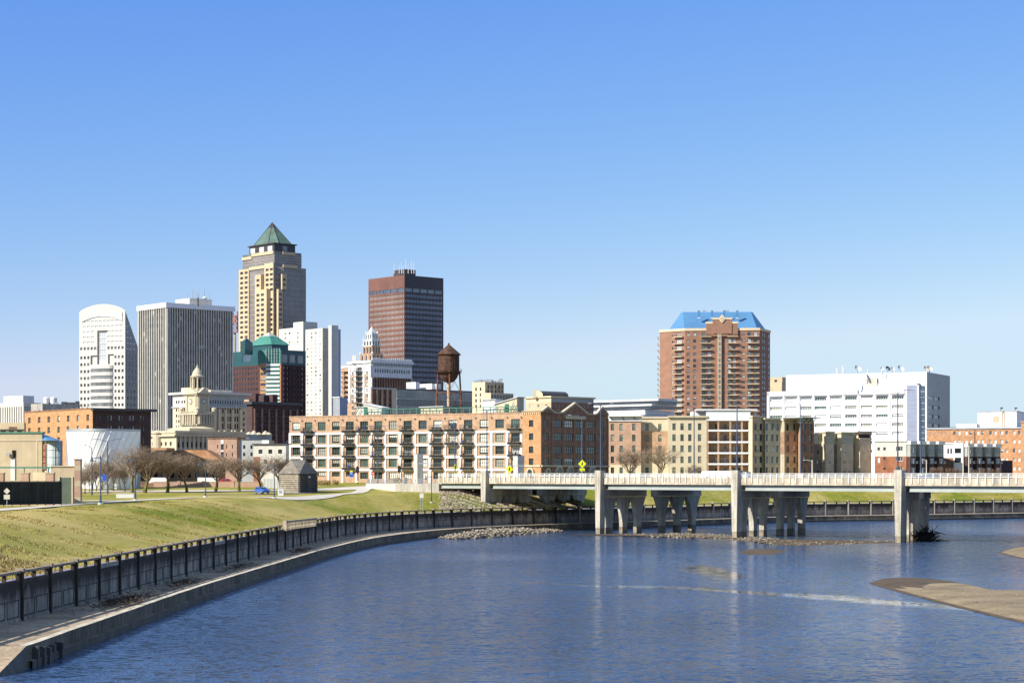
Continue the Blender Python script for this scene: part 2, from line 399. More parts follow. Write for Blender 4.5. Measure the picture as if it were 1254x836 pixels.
def grass_mat():
    m = mat('grass', (.16, .195, .018), .95, .38, .07, spec=.08, rgb2=(.29, .25, .045), bump=.8, fine=1.1)
    n = m.node_tree.nodes; l = m.node_tree.links; b = n['Principled BSDF']
    src = b.inputs['Base Color'].links[0].from_socket
    geo = n.new('ShaderNodeNewGeometry'); mp = n.new('ShaderNodeMapping'); mp.inputs['Scale'].default_value = (.05, .018, .05)
    l.new(geo.outputs['Position'], mp.inputs[0])
    nz = n.new('ShaderNodeTexNoise'); nz.inputs['Scale'].default_value = 1; nz.inputs['Detail'].default_value = 7; nz.inputs['Roughness'].default_value = .65
    l.new(mp.outputs[0], nz.inputs['Vector'])
    mr = n.new('ShaderNodeMapRange'); mr.inputs[1].default_value = .44; mr.inputs[2].default_value = .62
    l.new(nz.outputs[0], mr.inputs[0])
    # rough dry growth on the near bank: a real change of cover by place
    sx = n.new('ShaderNodeSeparateXYZ'); l.new(geo.outputs['Position'], sx.inputs[0])
    m2 = n.new('ShaderNodeMapRange'); m2.inputs[1].default_value = 235; m2.inputs[2].default_value = 175; l.new(sx.outputs[1], m2.inputs[0])
    ad = n.new('ShaderNodeMath'); ad.operation = 'MULTIPLY'; ad.inputs[1].default_value = .55; l.new(m2.outputs[0], ad.inputs[0])
    a2 = n.new('ShaderNodeMath'); a2.operation = 'ADD'; a2.use_clamp = True; l.new(mr.outputs[0], a2.inputs[0]); l.new(ad.outputs[0], a2.inputs[1])
    a3 = n.new('ShaderNodeMath'); a3.operation = 'MULTIPLY'; a3.inputs[1].default_value = .75; l.new(a2.outputs[0], a3.inputs[0])
    mx = n.new('ShaderNodeMix'); mx.data_type = 'RGBA'; mx.inputs[7].default_value = (.47, .36, .14, 1)
    l.new(a3.outputs[0], mx.inputs[0]); l.new(src, mx.inputs[6]); l.new(mx.outputs[2], b.inputs['Base Color'])
    return m
grass_mat()
DS = [0.3, 1, 2, 3.5, 5, 7, 9, 11, 13.5, 16, 19, 22, 26, 30, 36, 44, 55, 70, 90, 120, 170, 260, 420, 800, 1600, 3500, 9000]
mb = MB(); cols_ = []
for i in range(0, len(WL)):
    for d in DS:
        p = WL[i] + WN[i] * d
        z = bank(d, p.x, p.y)
        if d < 60: z += .10 * noise.noise((p.x * .12, p.y * .12, 3)) * min(1, d / 4)
        mb.v.append((p.x, p.y, z))
n = len(DS); gi = mb.mi('grass')
for i in range(len(WL) - 1):
    for j in range(n - 1):
        a = i * n + j; mb.f.append((a, a + n, a + n + 1, a + 1)); mb.m.append(gi)
tag(mb.build('ground', smooth=True), kind='structure')

# water: ripples everywhere, flatter where the shallows and the pier line shelter it
def water_mat():
    m = bpy.data.materials.new('water'); m.use_nodes = True; MATS['water'] = m
    n = m.node_tree.nodes; l = m.node_tree.links; b = n['Principled BSDF']
    b.inputs['Base Color'].default_value = (.03, .058, .12, 1); b.inputs['Roughness'].default_value = .14; b.inputs['IOR'].default_value = 1.33
    geo = n.new('ShaderNodeNewGeometry')
    def nz(sc, sx=1, sy=1, det=3, dist=0):
        mp = n.new('ShaderNodeMapping'); mp.inputs['Scale'].default_value = (sx, sy, 1); l.new(geo.outputs['Position'], mp.inputs[0])
        t = n.new('ShaderNodeTexNoise'); t.inputs['Scale'].default_value = sc; t.inputs['Detail'].default_value = det; t.inputs['Distortion'].default_value = dist
        l.new(mp.outputs[0], t.inputs['Vector']); return t.outputs[0]
    def ma(op, a, b_, clamp=False):
        t = n.new('ShaderNodeMath'); t.operation = op; t.use_clamp = clamp
        for i, q in enumerate((a, b_)):
            if isinstance(q, (int, float)): t.inputs[i].default_value = q
            else: l.new(q, t.inputs[i])
        return t.outputs[0]
    def mr(x, a, b_, c, d):
        t = n.new('ShaderNodeMapRange'); t.interpolation_type = 'SMOOTHSTEP'
        for i, q in enumerate((a, b_, c, d)): t.inputs[i + 1].default_value = q
        l.new(x, t.inputs[0]); return t.outputs[0]
    sep = n.new('ShaderNodeSeparateXYZ'); l.new(geo.outputs['Position'], sep.inputs[0])
    big = nz(.022, .8, .35, 3, .6); patch = mr(big, .42, .60, .30, 1.25)
    far = mr(ma('ADD', sep.outputs[1], ma('MULTIPLY', nz(.03, 1, 1, 3, .5), 60)), 375, 430, 1.0, .7)
    # slack tongue of water running in to the head of the sand bar, and a smooth eddy above it
    X, Yc_ = sep.outputs[0], sep.outputs[1]; wob = ma('MULTIPLY', ma('SUBTRACT', nz(.06, 1, 1, 4, .6), .5), 16)
    q = ma('SUBTRACT', Yc_, ma('SUBTRACT', ma('SUBTRACT', 234.0, ma('MULTIPLY', X, .30)), ma('MULTIPLY', ma('MULTIPLY', X, X), .016)))
    hw = ma('ADD', .8, ma('MULTIPLY', X, .13)); r1 = ma('DIVIDE', ma('ABSOLUTE', ma('ADD', q, wob), 0), ma('MAXIMUM', hw, .5))
    t1 = ma('ADD', mr(r1, .1, 2.0, 0, 1), mr(X, 4, -6, 0, 1), True)
    ex = ma('DIVIDE', ma('ADD', ma('SUBTRACT', X, 25.5), ma('MULTIPLY', wob, .6)), 3.0); ey = ma('DIVIDE', ma('ADD', ma('SUBTRACT', Yc_, 258), wob), 24)
    t2 = mr(ma('ADD', ma('MULTIPLY', ex, ex), ma('MULTIPLY', ey, ey)), .0, 2.4, 0, 1)
    slack = mr(ma('MINIMUM', t1, ma('ADD', ma('MULTIPLY', t2, .85), .15)), 0, 1, .09, 1.0)
    l.new(ma('MULTIPLY_ADD', slack, .12) if 0 else ma('ADD', ma('MULTIPLY', slack, .12), .02), b.inputs['Roughness'])
    st = ma('MULTIPLY', ma('MULTIPLY', patch, far), slack)
    # facet slopes of the ripples, three wavelengths, as a true surface normal
    def vz(sc, sx, sy, amp):
        mp = n.new('ShaderNodeMapping'); mp.inputs['Scale'].default_value = (sx, sy, 1); mp.inputs['Rotation'].default_value = (0, 0, R(8)); l.new(geo.outputs['Position'], mp.inputs[0])
        t = n.new('ShaderNodeTexNoise'); t.inputs['Scale'].default_value = sc; t.inputs['Detail'].default_value = 2; t.inputs['Distortion'].default_value = .3; l.new(mp.outputs[0], t.inputs['Vector'])
        v = n.new('ShaderNodeVectorMath'); v.operation = 'SUBTRACT'; v.inputs[1].default_value = (.5, .5, .5); l.new(t.outputs['Color'], v.inputs[0])
        w = n.new('ShaderNodeVectorMath'); w.operation = 'MULTIPLY'; w.inputs[1].default_value = (amp * 1.1, amp * 1.7, 0); l.new(v.outputs[0], w.inputs[0]); return w.outputs[0]
    def vadd(a, b_):
        v = n.new('ShaderNodeVectorMath'); v.operation = 'ADD'
        for i, q in enumerate((a, b_)):
            if isinstance(q, tuple): v.inputs[i].default_value = q
            else: l.new(q, v.inputs[i])
        return v.outputs[0]
    slope = vadd(vadd(vz(.9, .6, 1, WAVE * .5), vz(2.9, .5, 1, WAVE * 1.1)), vz(8, .6, 1, WAVE * .8))
    sc_ = n.new('ShaderNodeVectorMath'); sc_.operation = 'SCALE'; l.new(slope, sc_.inputs[0]); l.new(st, sc_.inputs['Scale'])
    nm = n.new('ShaderNodeVectorMath'); nm.operation = 'NORMALIZE'; l.new(vadd(sc_.outputs[0], (0, 0, 1)), nm.inputs[0]); l.new(nm.outputs[0], b.inputs['Normal'])
    return m
WAVE = 1.7
water_mat()
mb = MB(); mb.face([(-60, -300, 0), (3000, -300, 0), (3000, 1900, 0), (-60, 1900, 0)], 'water')
# the sheet stays on the river side of the wall line
mb.v = []; mb.f = []; mb.m = []
k = mb.mi('water')
for i in range(len(WL)):
    p = WL[i]; mb.v.append((p.x, p.y, 0)); 
    mb.v.append((p.x + 400 + i * 12, min(p.y, 900) - i * 1.0 if i > len(WL) * .6 else p.y, 0))
for i in range(len(WL) - 1): mb.f.append((2 * i, 2 * i + 1, 2 * i + 3, 2 * i + 2)); mb.m.append(k)
tag(mb.build('river_water'), kind='structure')

# promenade slab between wall and water
EDGE_PTS = [(-32.4, 131), (-32.4, 143), (-32.2, 167), (-32, 195), (-31.3, 223), (-30, 262), (-28.6, 300), (-25.8, 342), (-22, 371), (-16.2, 398), (-9, 418), (0, 434.5), (10, 448), (17, 456), (26, 465), (38, 479), (54, 501), (80, 530), (114, 551), (158, 581), (264, 656), (424, 761), (904, 1041)]
EL = resample(smooth_line(EDGE_PTS, 3.0), 3.0)
mat('wet_concrete', (.10, .09, .075), .6, .3, .5, streak=.3); mat('kerb_side', (.23, .185, .13), .9, .3, .3, streak=.45, bump=.4, fine=3); mat('promenade_concrete', (.36, .275, .185), .9, .3, .22, bump=.5, fine=3); mat('kerb_stone', (.52, .47, .37), .9, .2, .5, bump=.4, fine=4)  # kerb_side: shade of the face put into its darker colour
mb = MB()
def nearest_wall(p):
    return min(WL, key=lambda q: (q - p).length_squared)
prev = None; EN = normals(EL)
for i, p in enumerate(EL):
    w = nearest_wall(p); q = p + EN[i] * 0.6; jit = .12 * noise.noise((p.x * .3, p.y * .3, 0))
    row = [(w.x, w.y, 1.42), (q.x, q.y, 1.36), (q.x, q.y, 1.52), (p.x + jit, p.y, 1.52), (p.x + jit, p.y, .55), (p.x - EN[i].x * .35, p.y - EN[i].y * .35, .5), (p.x - EN[i].x * .35, p.y - EN[i].y * .35, -1)]
    if prev:
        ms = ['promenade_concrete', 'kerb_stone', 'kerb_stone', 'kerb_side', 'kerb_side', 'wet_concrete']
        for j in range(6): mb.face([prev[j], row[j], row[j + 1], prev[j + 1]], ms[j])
    else: first = row
    prev = row
# sloping broken end of the slab towards the camera
w0 = Vector(first[0]); e0 = Vector(first[3])
mb.face([first[0], (w0.x, 122, .1), (-33.0, 125.5, .1), first[3]], 'promenade_concrete')
mb.face([first[3], (-33.0, 125.5, .1), (-32.4, 125.8, -1), (-32.05, 131, -1)], 'wet_concrete')
mb.face([(w0.x, 122, .1), (w0.x, 122, -1), (-33.0, 125.5, -1), (-33.0, 125.5, .1)], 'wet_concrete')
# vertical joints and broken fenders near the end
for k_ in range(5):
    y = 132.5 + k_ * 1.6 + random.uniform(-.3, .3); mb.box(-32.55, -31.95 + random.uniform(-.1, .15), y, y + .55, -.8, 1.3 + random.uniform(-.3, .25), 'wet_concrete')
tag(mb.build('promenade_pavement'), kind='structure')

# river wall: dark-stained concrete bays with slotted parapet
mat('wall_face', (.36, .325, .28), .9, .25, .3, streak=.45, bump=.4, fine=3); mat('wall_stained', (.075, .062, .05), .9, .35, .4, streak=.4)
# damp-stained face: dark growth hangs down from the parapet with a ragged edge and runs
def stained(name):
    m = MATS[name]; n = m.node_tree.nodes; l = m.node_tree.links; b = n['Principled BSDF']; src = b.inputs['Base Color'].links[0].from_socket
    geo = n.new('ShaderNodeNewGeometry'); sx = n.new('ShaderNodeSeparateXYZ'); l.new(geo.outputs['Position'], sx.inputs[0])
    mp = n.new('ShaderNodeMapping'); mp.inputs['Scale'].default_value = (.8, .8, .1); l.new(geo.outputs['Position'], mp.inputs[0])
    t = n.new('ShaderNodeTexNoise'); t.inputs['Scale'].default_value = 1.2; t.inputs['Detail'].default_value = 6; l.new(mp.outputs[0], t.inputs['Vector'])
    a = n.new('ShaderNodeMath'); a.operation = 'MULTIPLY_ADD'; a.inputs[1].default_value = 2.6; l.new(t.outputs[0], a.inputs[0]); l.new(sx.outputs[2], a.inputs[2])
    mr = n.new('ShaderNodeMapRange'); mr.inputs[1].default_value = 4.1; mr.inputs[2].default_value = 5.2; l.new(a.outputs[0], mr.inputs[0])
    mx = n.new('ShaderNodeMix'); mx.data_type = 'RGBA'; mx.inputs[7].default_value = (.045, .035, .028, 1); l.new(mr.outputs[0], mx.inputs[0]); l.new(src, mx.inputs[6]); l.new(mx.outputs[2], b.inputs['Base Color'])
stained('wall_face')
mat('wall_pale', (.40, .37, .32), .9, .2, .4, streak=.3)
mat('wall_cap', (.30, .24, .17), .9, .3, .8)
WB = resample(WL[int(len(WL) * 0):], 8.3); WB = [p for p in WB if p.y > 95 and p.x < 330]
# subdivide bays so that the wall follows its curve
rt = empty('river_wall', (WB[0].x, WB[0].y, 1.4), 'long curving dark stained concrete river wall with slotted parapet beside the promenade', 'wall')
off = rt.location.copy()
face_mb = MB(); cap_mb = MB(); par_mb = MB(); posts = []; pan = MB()
for i in range(len(WB) - 1):
    f = Face(WB[i], WB[i + 1])     # outward normal faces the river
    L = f.L; far_ = WB[i].x > 15
    f.box(face_mb, 0, L, -.35, 0, 1.0, 4.35, 'wall_face')
    f.box(face_mb, .3, L - .3, 0, .10, 1.0, 1.62, 'wall_face')
    for a, b in ((.6, L / 2 - .25), (L / 2 + .25, L - .6)):   # sunk panel frames
        f.box(pan, a, b, 0, .035, 1.75, 1.83, 'wall_stained'); f.box(pan, a, b, 0, .035, 3.05, 3.12, 'wall_stained')
        f.box(pan, a, a + .07, 0, .035, 1.83, 3.05, 'wall_stained'); f.box(pan, b - .07, b, 0, .035, 1.83, 3.05, 'wall_stained')
    f.box(par_mb, 0, L, -.3, .02, 4.35, 4.66, 'wall_stained')
    for c in (0, L / 2 - .12, L - .5): f.box(par_mb, c, c + (.5 if c != L / 2 - .12 else .24), -.28, -.0, 4.66, 5.2, 'wall_stained')
    if i % 7 == 3 and WB[i].y < 330: f.box(par_mb, .3, L - .3, -.2, .05, 4.3, 4.72, 'wall_pale')
    f.box(cap_mb, 0, L, -.38, .1, 5.2, 5.38, 'wall_cap'); f.box(cap_mb, 0, L, -.3, .06, 5.16, 5.2, 'wall_stained')
    posts.append((f, far_))
face_mb.build('wall_face', rt, off); pan.build('panel_frame', rt, off); par_mb.build('parapet', rt, off); cap_mb.build('cap', rt, off)
rest = MB()
for i, (f, far_) in enumerate(posts):
    m_ = 'concrete' if far_ else 'wall_cap'
    mb = MB(); f.box(mb, -.17, .17, .0, .22, 1.2, 5.3, 'concrete' if far_ else 'wall_stained'); f.box(mb, -.27, .27, -.42, .28, 5.3, 5.56, m_)
    if i < 99: mb.build('post', rt, off)
    else:
        f.box(rest, -.17, .17, .0, .22, 1.2, 5.3, m_); f.box(rest, -.27, .27, -.42, .28, 5.3, 5.56, m_)
if rest.f: tag(rest.build('post', rt, off), kind='stuff')

# ribbons that follow the ground
def ribbon(name, pts, w, m, dz=.05):
    ln = smooth_line(pts, 3.0); nn = normals(ln); mb = MB(); prev = None
    for p, q in zip(ln, nn):
        a = p + q * (w / 2); b = p - q * (w / 2)
        row = [(a.x, a.y, ground(a.x, a.y) + dz), (p.x, p.y, ground(p.x, p.y) + dz), (b.x, b.y, ground(b.x, b.y) + dz)]
        if prev:
            for j in range(2): mb.face([prev[j + 1], row[j + 1], row[j], prev[j]], m)
        prev = row
    return tag(mb.build(name), kind='structure')
ribbon('footpath', [(-64, 60), (-64, 150), (-63, 230), (-63.5, 275), (-63, 327), (-59, 362), (-50, 374), (-44, 385), (-39, 410), (-37, 440), (-36.5, 470), (-37.5, 500)], 3.4, 'path_concrete', .10)
ribbon('service_road', [(-150, 250), (-96, 285), (-80, 305), (-68, 332)], 5, 'path_concrete', .08)
ribbon('street', [(-190, 462), (-130, 470), (-95, 476), (-66, 480), (-52, 486), (-42, 496), (-34, 510), (-26, 520), (-8, 520)], 13, 'path_concrete', .09)
ribbon('parking_lane', [(-66, 420), (-56, 428), (-50, 444), (-49, 462)], 6, 'asphalt', .12)
# city ground: a paved sheet under the buildings behind the street
mb = MB(); 
for i, (x0, x1, y0, y1) in enumerate([(-900, -72, 560, 1900), (-72, 20, 615, 1900), (20, 60, 640, 1900), (60, 1200, 670, 1900)]):
    mb.face([(x0, y0, 10.46), (x1, y0, 10.46), (x1, y1, 10.46), (x0, y1, 10.46)], 'asphalt')
tag(mb.build('city_pavement'), kind='structure')

# ---------------------------------------------------------------- sand bars and stones
mat('sand', (.245, .185, .11), .95, .22, .22, bump=.5, fine=2.2); mat('sand_wet', (.095, .066, .038), .9, .25, .35)
def px_poly(pts): return [Vector(((x - CX) / F * (F * CAMH / (y - HY)), F * CAMH / (y - HY))) for x, y in pts]
def sandbar(name, pts, label_mat='sand', h=.28, wet=.10, rock=0):
    """low mound: closed outline on the water, rising gently inwards"""
    out = smooth_line(pts + [pts[0]], 2.0)[:-1]; c = sum(out, Vector((0, 0))) / len(out); mb = MB()
    rings = [(1.0, .012), (.93, .07), (.82, .16), (.62, .24), (.35, .28), (.08, .29)]
    n = len(out); vs = []
    for s, z in rings:
        for p in out:
            q = c + (p - c) * s; vs.append((q.x, q.y, z / .29 * h + .04 * noise.noise((q.x * .35, q.y * .35, 1)) * (1 - s)))
    mb.v = vs
    for r in range(len(rings) - 1):
        k = mb.mi('sand_wet' if rings[r + 1][0] > .90 or label_mat == 'sand_wet' else label_mat); kw = mb.mi('sand_wet')
        for j in range(n):
            q = vs[(r + 1) * n + j]; wet_ = r < 3 and (q[1] - c.y) > (19 + 8 * noise.noise((q[0] * .15, q[1] * .15, 5))) * (1 if h > .35 else 9)
            mb.f.append((r * n + j, r * n + (j + 1) % n, (r + 1) * n + (j + 1) % n, (r + 1) * n + j)); mb.m.append(kw if wet_ else k)
    mb.f.append(tuple((len(rings) - 1) * n + j for j in range(n))); mb.m.append(mb.mi(label_mat))
    return tag(mb.build(name, smooth=True), kind='structure')
sandbar('sandbar', px_poly([(1064, 714), (1084, 708), (1120, 707), (1150, 709.5), (1172, 715), (1200, 721), (1254, 722.5), (1330, 724), (1420, 735), (1480, 765), (1400, 785), (1300, 773), (1254, 763), (1190, 748), (1120, 730), (1084, 720)]), h=.42)
sandbar('gravel_shoal', px_poly([(905, 675), (925, 671.5), (952, 672.5), (962, 675), (940, 679), (915, 679)]), 'sand_wet', .12)
sandbar('shingle_bar', px_poly([(700, 654.5), (760, 653.6), (840, 654.5), (900, 658), (960, 661), (1040, 662), (1095, 662.8), (1090, 664.3), (1040, 665.6), (990, 667.5), (950, 667), (930, 664), (880, 659.5), (800, 656.5)]), 'sand_wet', .14)
sandbar('mud_bar', px_poly([(1222, 676), (1240, 671), (1254, 669), (1290, 668), (1320, 676), (1290, 688), (1254, 684), (1236, 680)]), 'sand', .30)
mat('stone', (.29, .245, .18), .95, .25, 1.2, fine=6); mat('stone_dark', (.20, .17, .13), .95, .25, 1.2)
def stones(name, label, spots, parent=None):
    mb = MB()
    for x, y, z, r in spots: mb.ico((x, y, z), (r * random.uniform(.8, 1.4), r * random.uniform(.8, 1.3), r * random.uniform(.5, .9)), random.choice(['stone', 'stone', 'stone_dark']), .22)
    o = mb.build(name); return tag(o, label, 'stones', kind='stuff')
def in_poly(p, poly):
    c = False
    for i in range(len(poly)):
        a = poly[i - 1]; b = poly[i]
        if (a.y > p.y) != (b.y > p.y) and p.x < (b.x - a.x) * (p.y - a.y) / (b.y - a.y) + a.x: c = not c
    return c
def scatter(poly, n):
    x0 = min(p.x for p in poly); x1 = max(p.x for p in poly); y0 = min(p.y for p in poly); y1 = max(p.y for p in poly); o = []
    while len(o) < n:
        p = Vector((random.uniform(x0, x1), random.uniform(y0, y1)))
        if in_poly(p, poly): o.append(p)
    return o
pl = px_poly([(533, 658.5), (560, 655), (600, 651.5), (640, 649.5), (692, 648), (688, 650.5), (660, 653), (640, 655), (600, 658.5), (560, 660.5)])
stones('rock_pile', 'long low heap of pale rocks at the foot of the river wall left of the bridge', [(p.x, p.y, random.uniform(-.1, 1.15) * max(.1, 1 - abs((p.x / p.y * F + CX - 612) / 80) ** 2), random.uniform(.18, .45)) for i, p in enumerate(scatter(pl, 1500))])
pl = px_poly([(765, 654), (850, 652.5), (905, 656), (960, 660), (930, 663), (860, 659.5), (800, 657.5)])
pl2 = px_poly([(890, 661), (960, 661.5), (1090, 662.5), (1040, 667), (950, 668.5)])
stones('pier_stones', 'scattered small stones along the shallow bar at the bridge piers', [(p.x, p.y, random.uniform(.0, .15), random.uniform(.08, .24)) for p in scatter(pl, 620) + scatter(pl2, 160)])
pl = px_poly([(1075, 716), (1110, 714), (1180, 722), (1254, 727), (1300, 745), (1254, 760), (1180, 744), (1120, 727)])
stones('sandbar_pebbles', 'small scattered pebbles and bits on the sand bar', [(p.x, p.y, .40 + .0 * p.x, random.uniform(.03, .11)) for p in scatter(pl, 90)])
# ---------------------------------------------------------------- bridge
BD = Vector((1, -1)).normalized(); BW = Vector((1, 1)).normalized()
B0 = Vector((-17.5, 468)) ; BL = (Vector((73.7, 371.7)) - Vector((19.2, 427.4))); 
# front edge line through the front pylons
FP = [Vector((-6.0, 453.5)), Vector((19.2, 427.4)), Vector((45.8, 400.0)), Vector((73.7, 371.7)), Vector((101.6, 343.4)), Vector((129.5, 315))]
bd = (FP[3] - FP[0]).normalized(); bw = Vector((-bd.y, bd.x)); BD = bd; BW = bw
FA = Vector((-17.5, 465.4)); FE = FA + BD * 260
rt = empty('road_bridge', (FP[1].x, FP[1].y, 0), 'pale concrete road bridge with grey steel girders and white railing crossing the river', 'bridge'); off = rt.location.copy()
mat('girder_steel', (.33, .36, .34), .5, .08, .1); mat('parapet_concrete', (.58, .50, .38), .9, .16, .5, streak=.42, fine=3); mat('bridge_concrete', (.54, .495, .41), .9, .16, .3, streak=.35, bump=.3, fine=2.5)
mat('pylon_concrete', (.50, .455, .375), .9, .14, .3, streak=.35, bump=.3, fine=2.5); mat('waterline', (.29, .245, .18), .8, .3, .6, streak=.3)
RZ = 11.5
f = Face(FA, FE)
def fo(o0, o1, z0, z1, m, name, u0=0, u1=260):
    mb = MB(); f.box(mb, u0, u1, o0, o1, z0, z1, m); return mb.build(name, rt, off)
for a, b in ((-15.6, 0), (-34, -19.6)):
    fo(a, b, 10.75, 11.45, 'parapet_concrete', 'deck')
    fo(a, a + .35, 11.453, 12.15, 'parapet_concrete', 'parapet'); fo(b - .35, b, 11.453, 12.15, 'parapet_concrete', 'parapet')
    fo(a + .4, b - .4, 11.453, 11.50, 'asphalt', 'roadway')
# girders in spans between the piers (they stop short at each pier)
us = [(q - FA).dot(BD) for q in FP]
segs = [(0.3, us[0] - .5)] + [(us[i] + 1.5, us[i + 1] - 1.2) for i in range(4)]
for a, b in segs:
    for o in (-.9, -5.2, -10.0, -14.6, -20.4, -24.4, -28.6, -33.2):
        mb = MB(); f.box(mb, a, b, o - .12, o + .12, 9.75, 10.75, 'girder_steel'); f.box(mb, a, b, o - .3, o + .3, 9.6, 9.75, 'girder_steel')
        mb.build('girder', rt, off)
mat('rail_white', (.80, .79, .75), .4, .03)
def railing(o, name_post=True):
    mb = MB()
    for z in (12.42, 12.70, 13.02): f.box(mb, 0, 260, o - .035, o + .035, z - .035, z + .035, 'rail_white')
    f.box(mb, 0, 260, o - .08, o + .08, 13.055, 13.11, 'rail_white')
    mb.build('handrail', rt, off)
railing(.06); railing(-33.9)
pm = None
for i in range(100):
    u = .5 + i * 1.6
    if any(abs(u - q) < 1.1 for q in us): continue
    if pm is None:
        m_ = MB(); m_.box(-.07, .07, -.22, .02, 11.2, 13.0, 'rail_white'); m_.box(-.05, .05, .02, .1, 11.8, 13.05, 'rail_white'); pm = m_.build('rail_post', rt, (0, 0, 0)); o = pm
    else: o = pm.copy(); COL.objects.link(o)
    q = f.pt(u, 0, .02); o.location = (q.x - off.x, q.y - off.y, -off.z); o.rotation_euler = (0, 0, math.atan2(f.d.y, f.d.x))
def tapered(mb, f_, uc, w0, w1, o0, o1, z0, z1, m, wo0=None):
    """column: width w0 at the bottom to w1 at the top along f_, from depth o0 to o1"""
    p0 = [f_.pt(uc - w0 / 2, 0, o1), f_.pt(uc + w0 / 2, 0, o1), f_.pt(uc + w0 / 2, 0, o0), f_.pt(uc - w0 / 2, 0, o0)]
    p1 = [f_.pt(uc - w1 / 2, 0, o1), f_.pt(uc + w1 / 2, 0, o1), f_.pt(uc + w1 / 2, 0, o0), f_.pt(uc - w1 / 2, 0, o0)]
    mb.prism(p0, z0, z1, m, top=p1)
for pi, q in enumerate(FP[:4]):
    u = us[pi]
    # front pylon: tapers downwards, stands proud of the deck, sunk panel on its face
    mb = MB(); tapered(mb, f, u, 1.25, 1.75, -.6, 1.0, 1.2, 13.75, 'pylon_concrete'); tapered(mb, f, u, 1.22, 1.25, -.55, .95, -.6, 1.2, 'waterline')
    o = mb.build('pylon', rt, off)
    mb = MB(); f.box(mb, u - .28, u + .28, .985, 1.02, 9.6, 13.1, 'bridge_concrete'); f.box(mb, u - .28, u - .22, 1.02, 1.06, 9.6, 13.1, 'pylon_concrete'); f.box(mb, u + .22, u + .28, 1.02, 1.06, 9.6, 13.1, 'pylon_concrete'); mb.build('sunk_panel', o)
    COL.objects[-1].location = (0, 0, 0)
    for m_ in list(o.children): m_.data.transform(__import__('mathutils').Matrix.Translation(-off))
    CW = [Vector((23.8, 28)), Vector((24.2, 28)), Vector((18.5, 28)), Vector((11.0, 28))][pi]; g = Face(q, q + CW); Lc = CW.length     # across the bridge, skewed pier by pier
    for (a, b) in ((.6, Lc * .43), (Lc * .535, Lc)):
        mb = MB()
        g.box(mb, a, b, -.75, .75, 8.0, 9.58, 'bridge_concrete'); pass
        cap = mb.build('pier_cap', rt, off)
        if a > 10: 
            mb = MB(); g.box(mb, a - .25, a, -.85, .85, 7.8, 9.7, 'pylon_concrete'); mb.build('cap_end', cap); 
            for m_ in cap.children: m_.data.transform(__import__('mathutils').Matrix.Translation(-off))
        w = b - a
        for k_, c in enumerate((a + w * .16, a + w / 2, b - w * .16)):
            mb = MB(); prev = None
            n_ = 7
            for s in range(n_):
                def wd(t, w=w): return 1.45 + (w / 3 * .94 - 1.45) * max(0, t) ** 2.1
                z0 = 1.3 + (7.95 - 1.3) * s / n_; z1 = 1.3 + (7.95 - 1.3) * (s + 1) / n_
                tapered(mb, g, c, wd(s / n_), wd((s + 1) / n_), -.55, .55, z0, z1, 'bridge_concrete')
            tapered(mb, g, c, 1.65, 1.7, -.54, .54, -.6, 1.3, 'waterline')
            mb.build('column', rt, off)
# abutment and wing wall
rt2 = empty('bridge_abutment', (FA.x, FA.y, 7), 'grey concrete abutment and wing wall where the bridge meets the lawn', 'wall'); off2 = rt2.location.copy()
C1 = Vector((-28.5, 477.5)); C2 = Vector((-37.5, 503))
g1 = Face(C1, FA); g2 = Face(C2, C1)
mb = MB(); g1.box(mb, 0, g1.L + .2, -.5, 0, 4, 10.6, 'concrete'); mb.build('abutment_wall', rt2, off2)
mb = MB(); g2.box(mb, 0, g2.L, -.5, 0, 4, 10.55, 'concrete_light'); mb.build('wing_wall', rt2, off2)  # paler than the abutment wall: sunlight put into the colour
mb = MB(); mb.prism([C1 + Vector((.3, 1)), FA + Vector((.2, 1)), FA + BW * 34, C1 + BW * 34 + Vector((0, 25)), C2 + Vector((2, 3))], 9.2, 10.53, 'path_concrete'); mb.build('approach_slab', rt2, off2)
mb = MB()
for fc in (g1, g2):
    for z in (10.72, 11.2, 11.68): fc.box(mb, 0, fc.L, -.28, -.22, z - .03, z + .03, 'metal_grey')
    n_ = int(fc.L / 1.4)
    for i in range(n_ + 1): fc.box(mb, fc.L * i / n_ - .03 if i else 0, fc.L * i / n_ + .03, -.3, -.2, 10.6, 11.75, 'metal_grey')
    for i in range(int(fc.L / .28)): fc.box(mb, i * .28, i * .28 + .025, -.26, -.24, 10.75, 11.66, 'metal_grey')
mb.build('guard_rail', rt2, off2)
# embankment soil and riprap below the bridge, behind the river wall
def slope_spots(n, px0, px1):
    o = []
    while len(o) < n:
        i = random.randrange(len(WL)); p = WL[i]
        if not (-14 < p.x < 34): continue
        d = random.uniform(.8, 24); q = p + WN[i] * d; x = q.x / q.y * F + CX
        if px0 < x < px1: o.append((q.x, q.y, bank(d, q.x, q.y) + random.uniform(0, .25), random.uniform(.15, .40)))
    return o
stones('riprap', 'pale loose riprap stones on the slope under the bridge', slope_spots(4000, 538, 712))
# ---------------------------------------------------------------- far skyline
TH = 48
def bars(b, f, us, zs, u0, u1, z0, z1, m, name='mullions', t=.22, o=.18, tz=None):
    mb = MB()
    for u in us: f.box(mb, u - t / 2, u + t / 2, 0, o, z0, z1, m)
    for z in zs: f.box(mb, u0, u1, 0, o * .8, z - (tz or t) / 2, z + (tz or t) / 2, m)
    return b.part(name, mb)

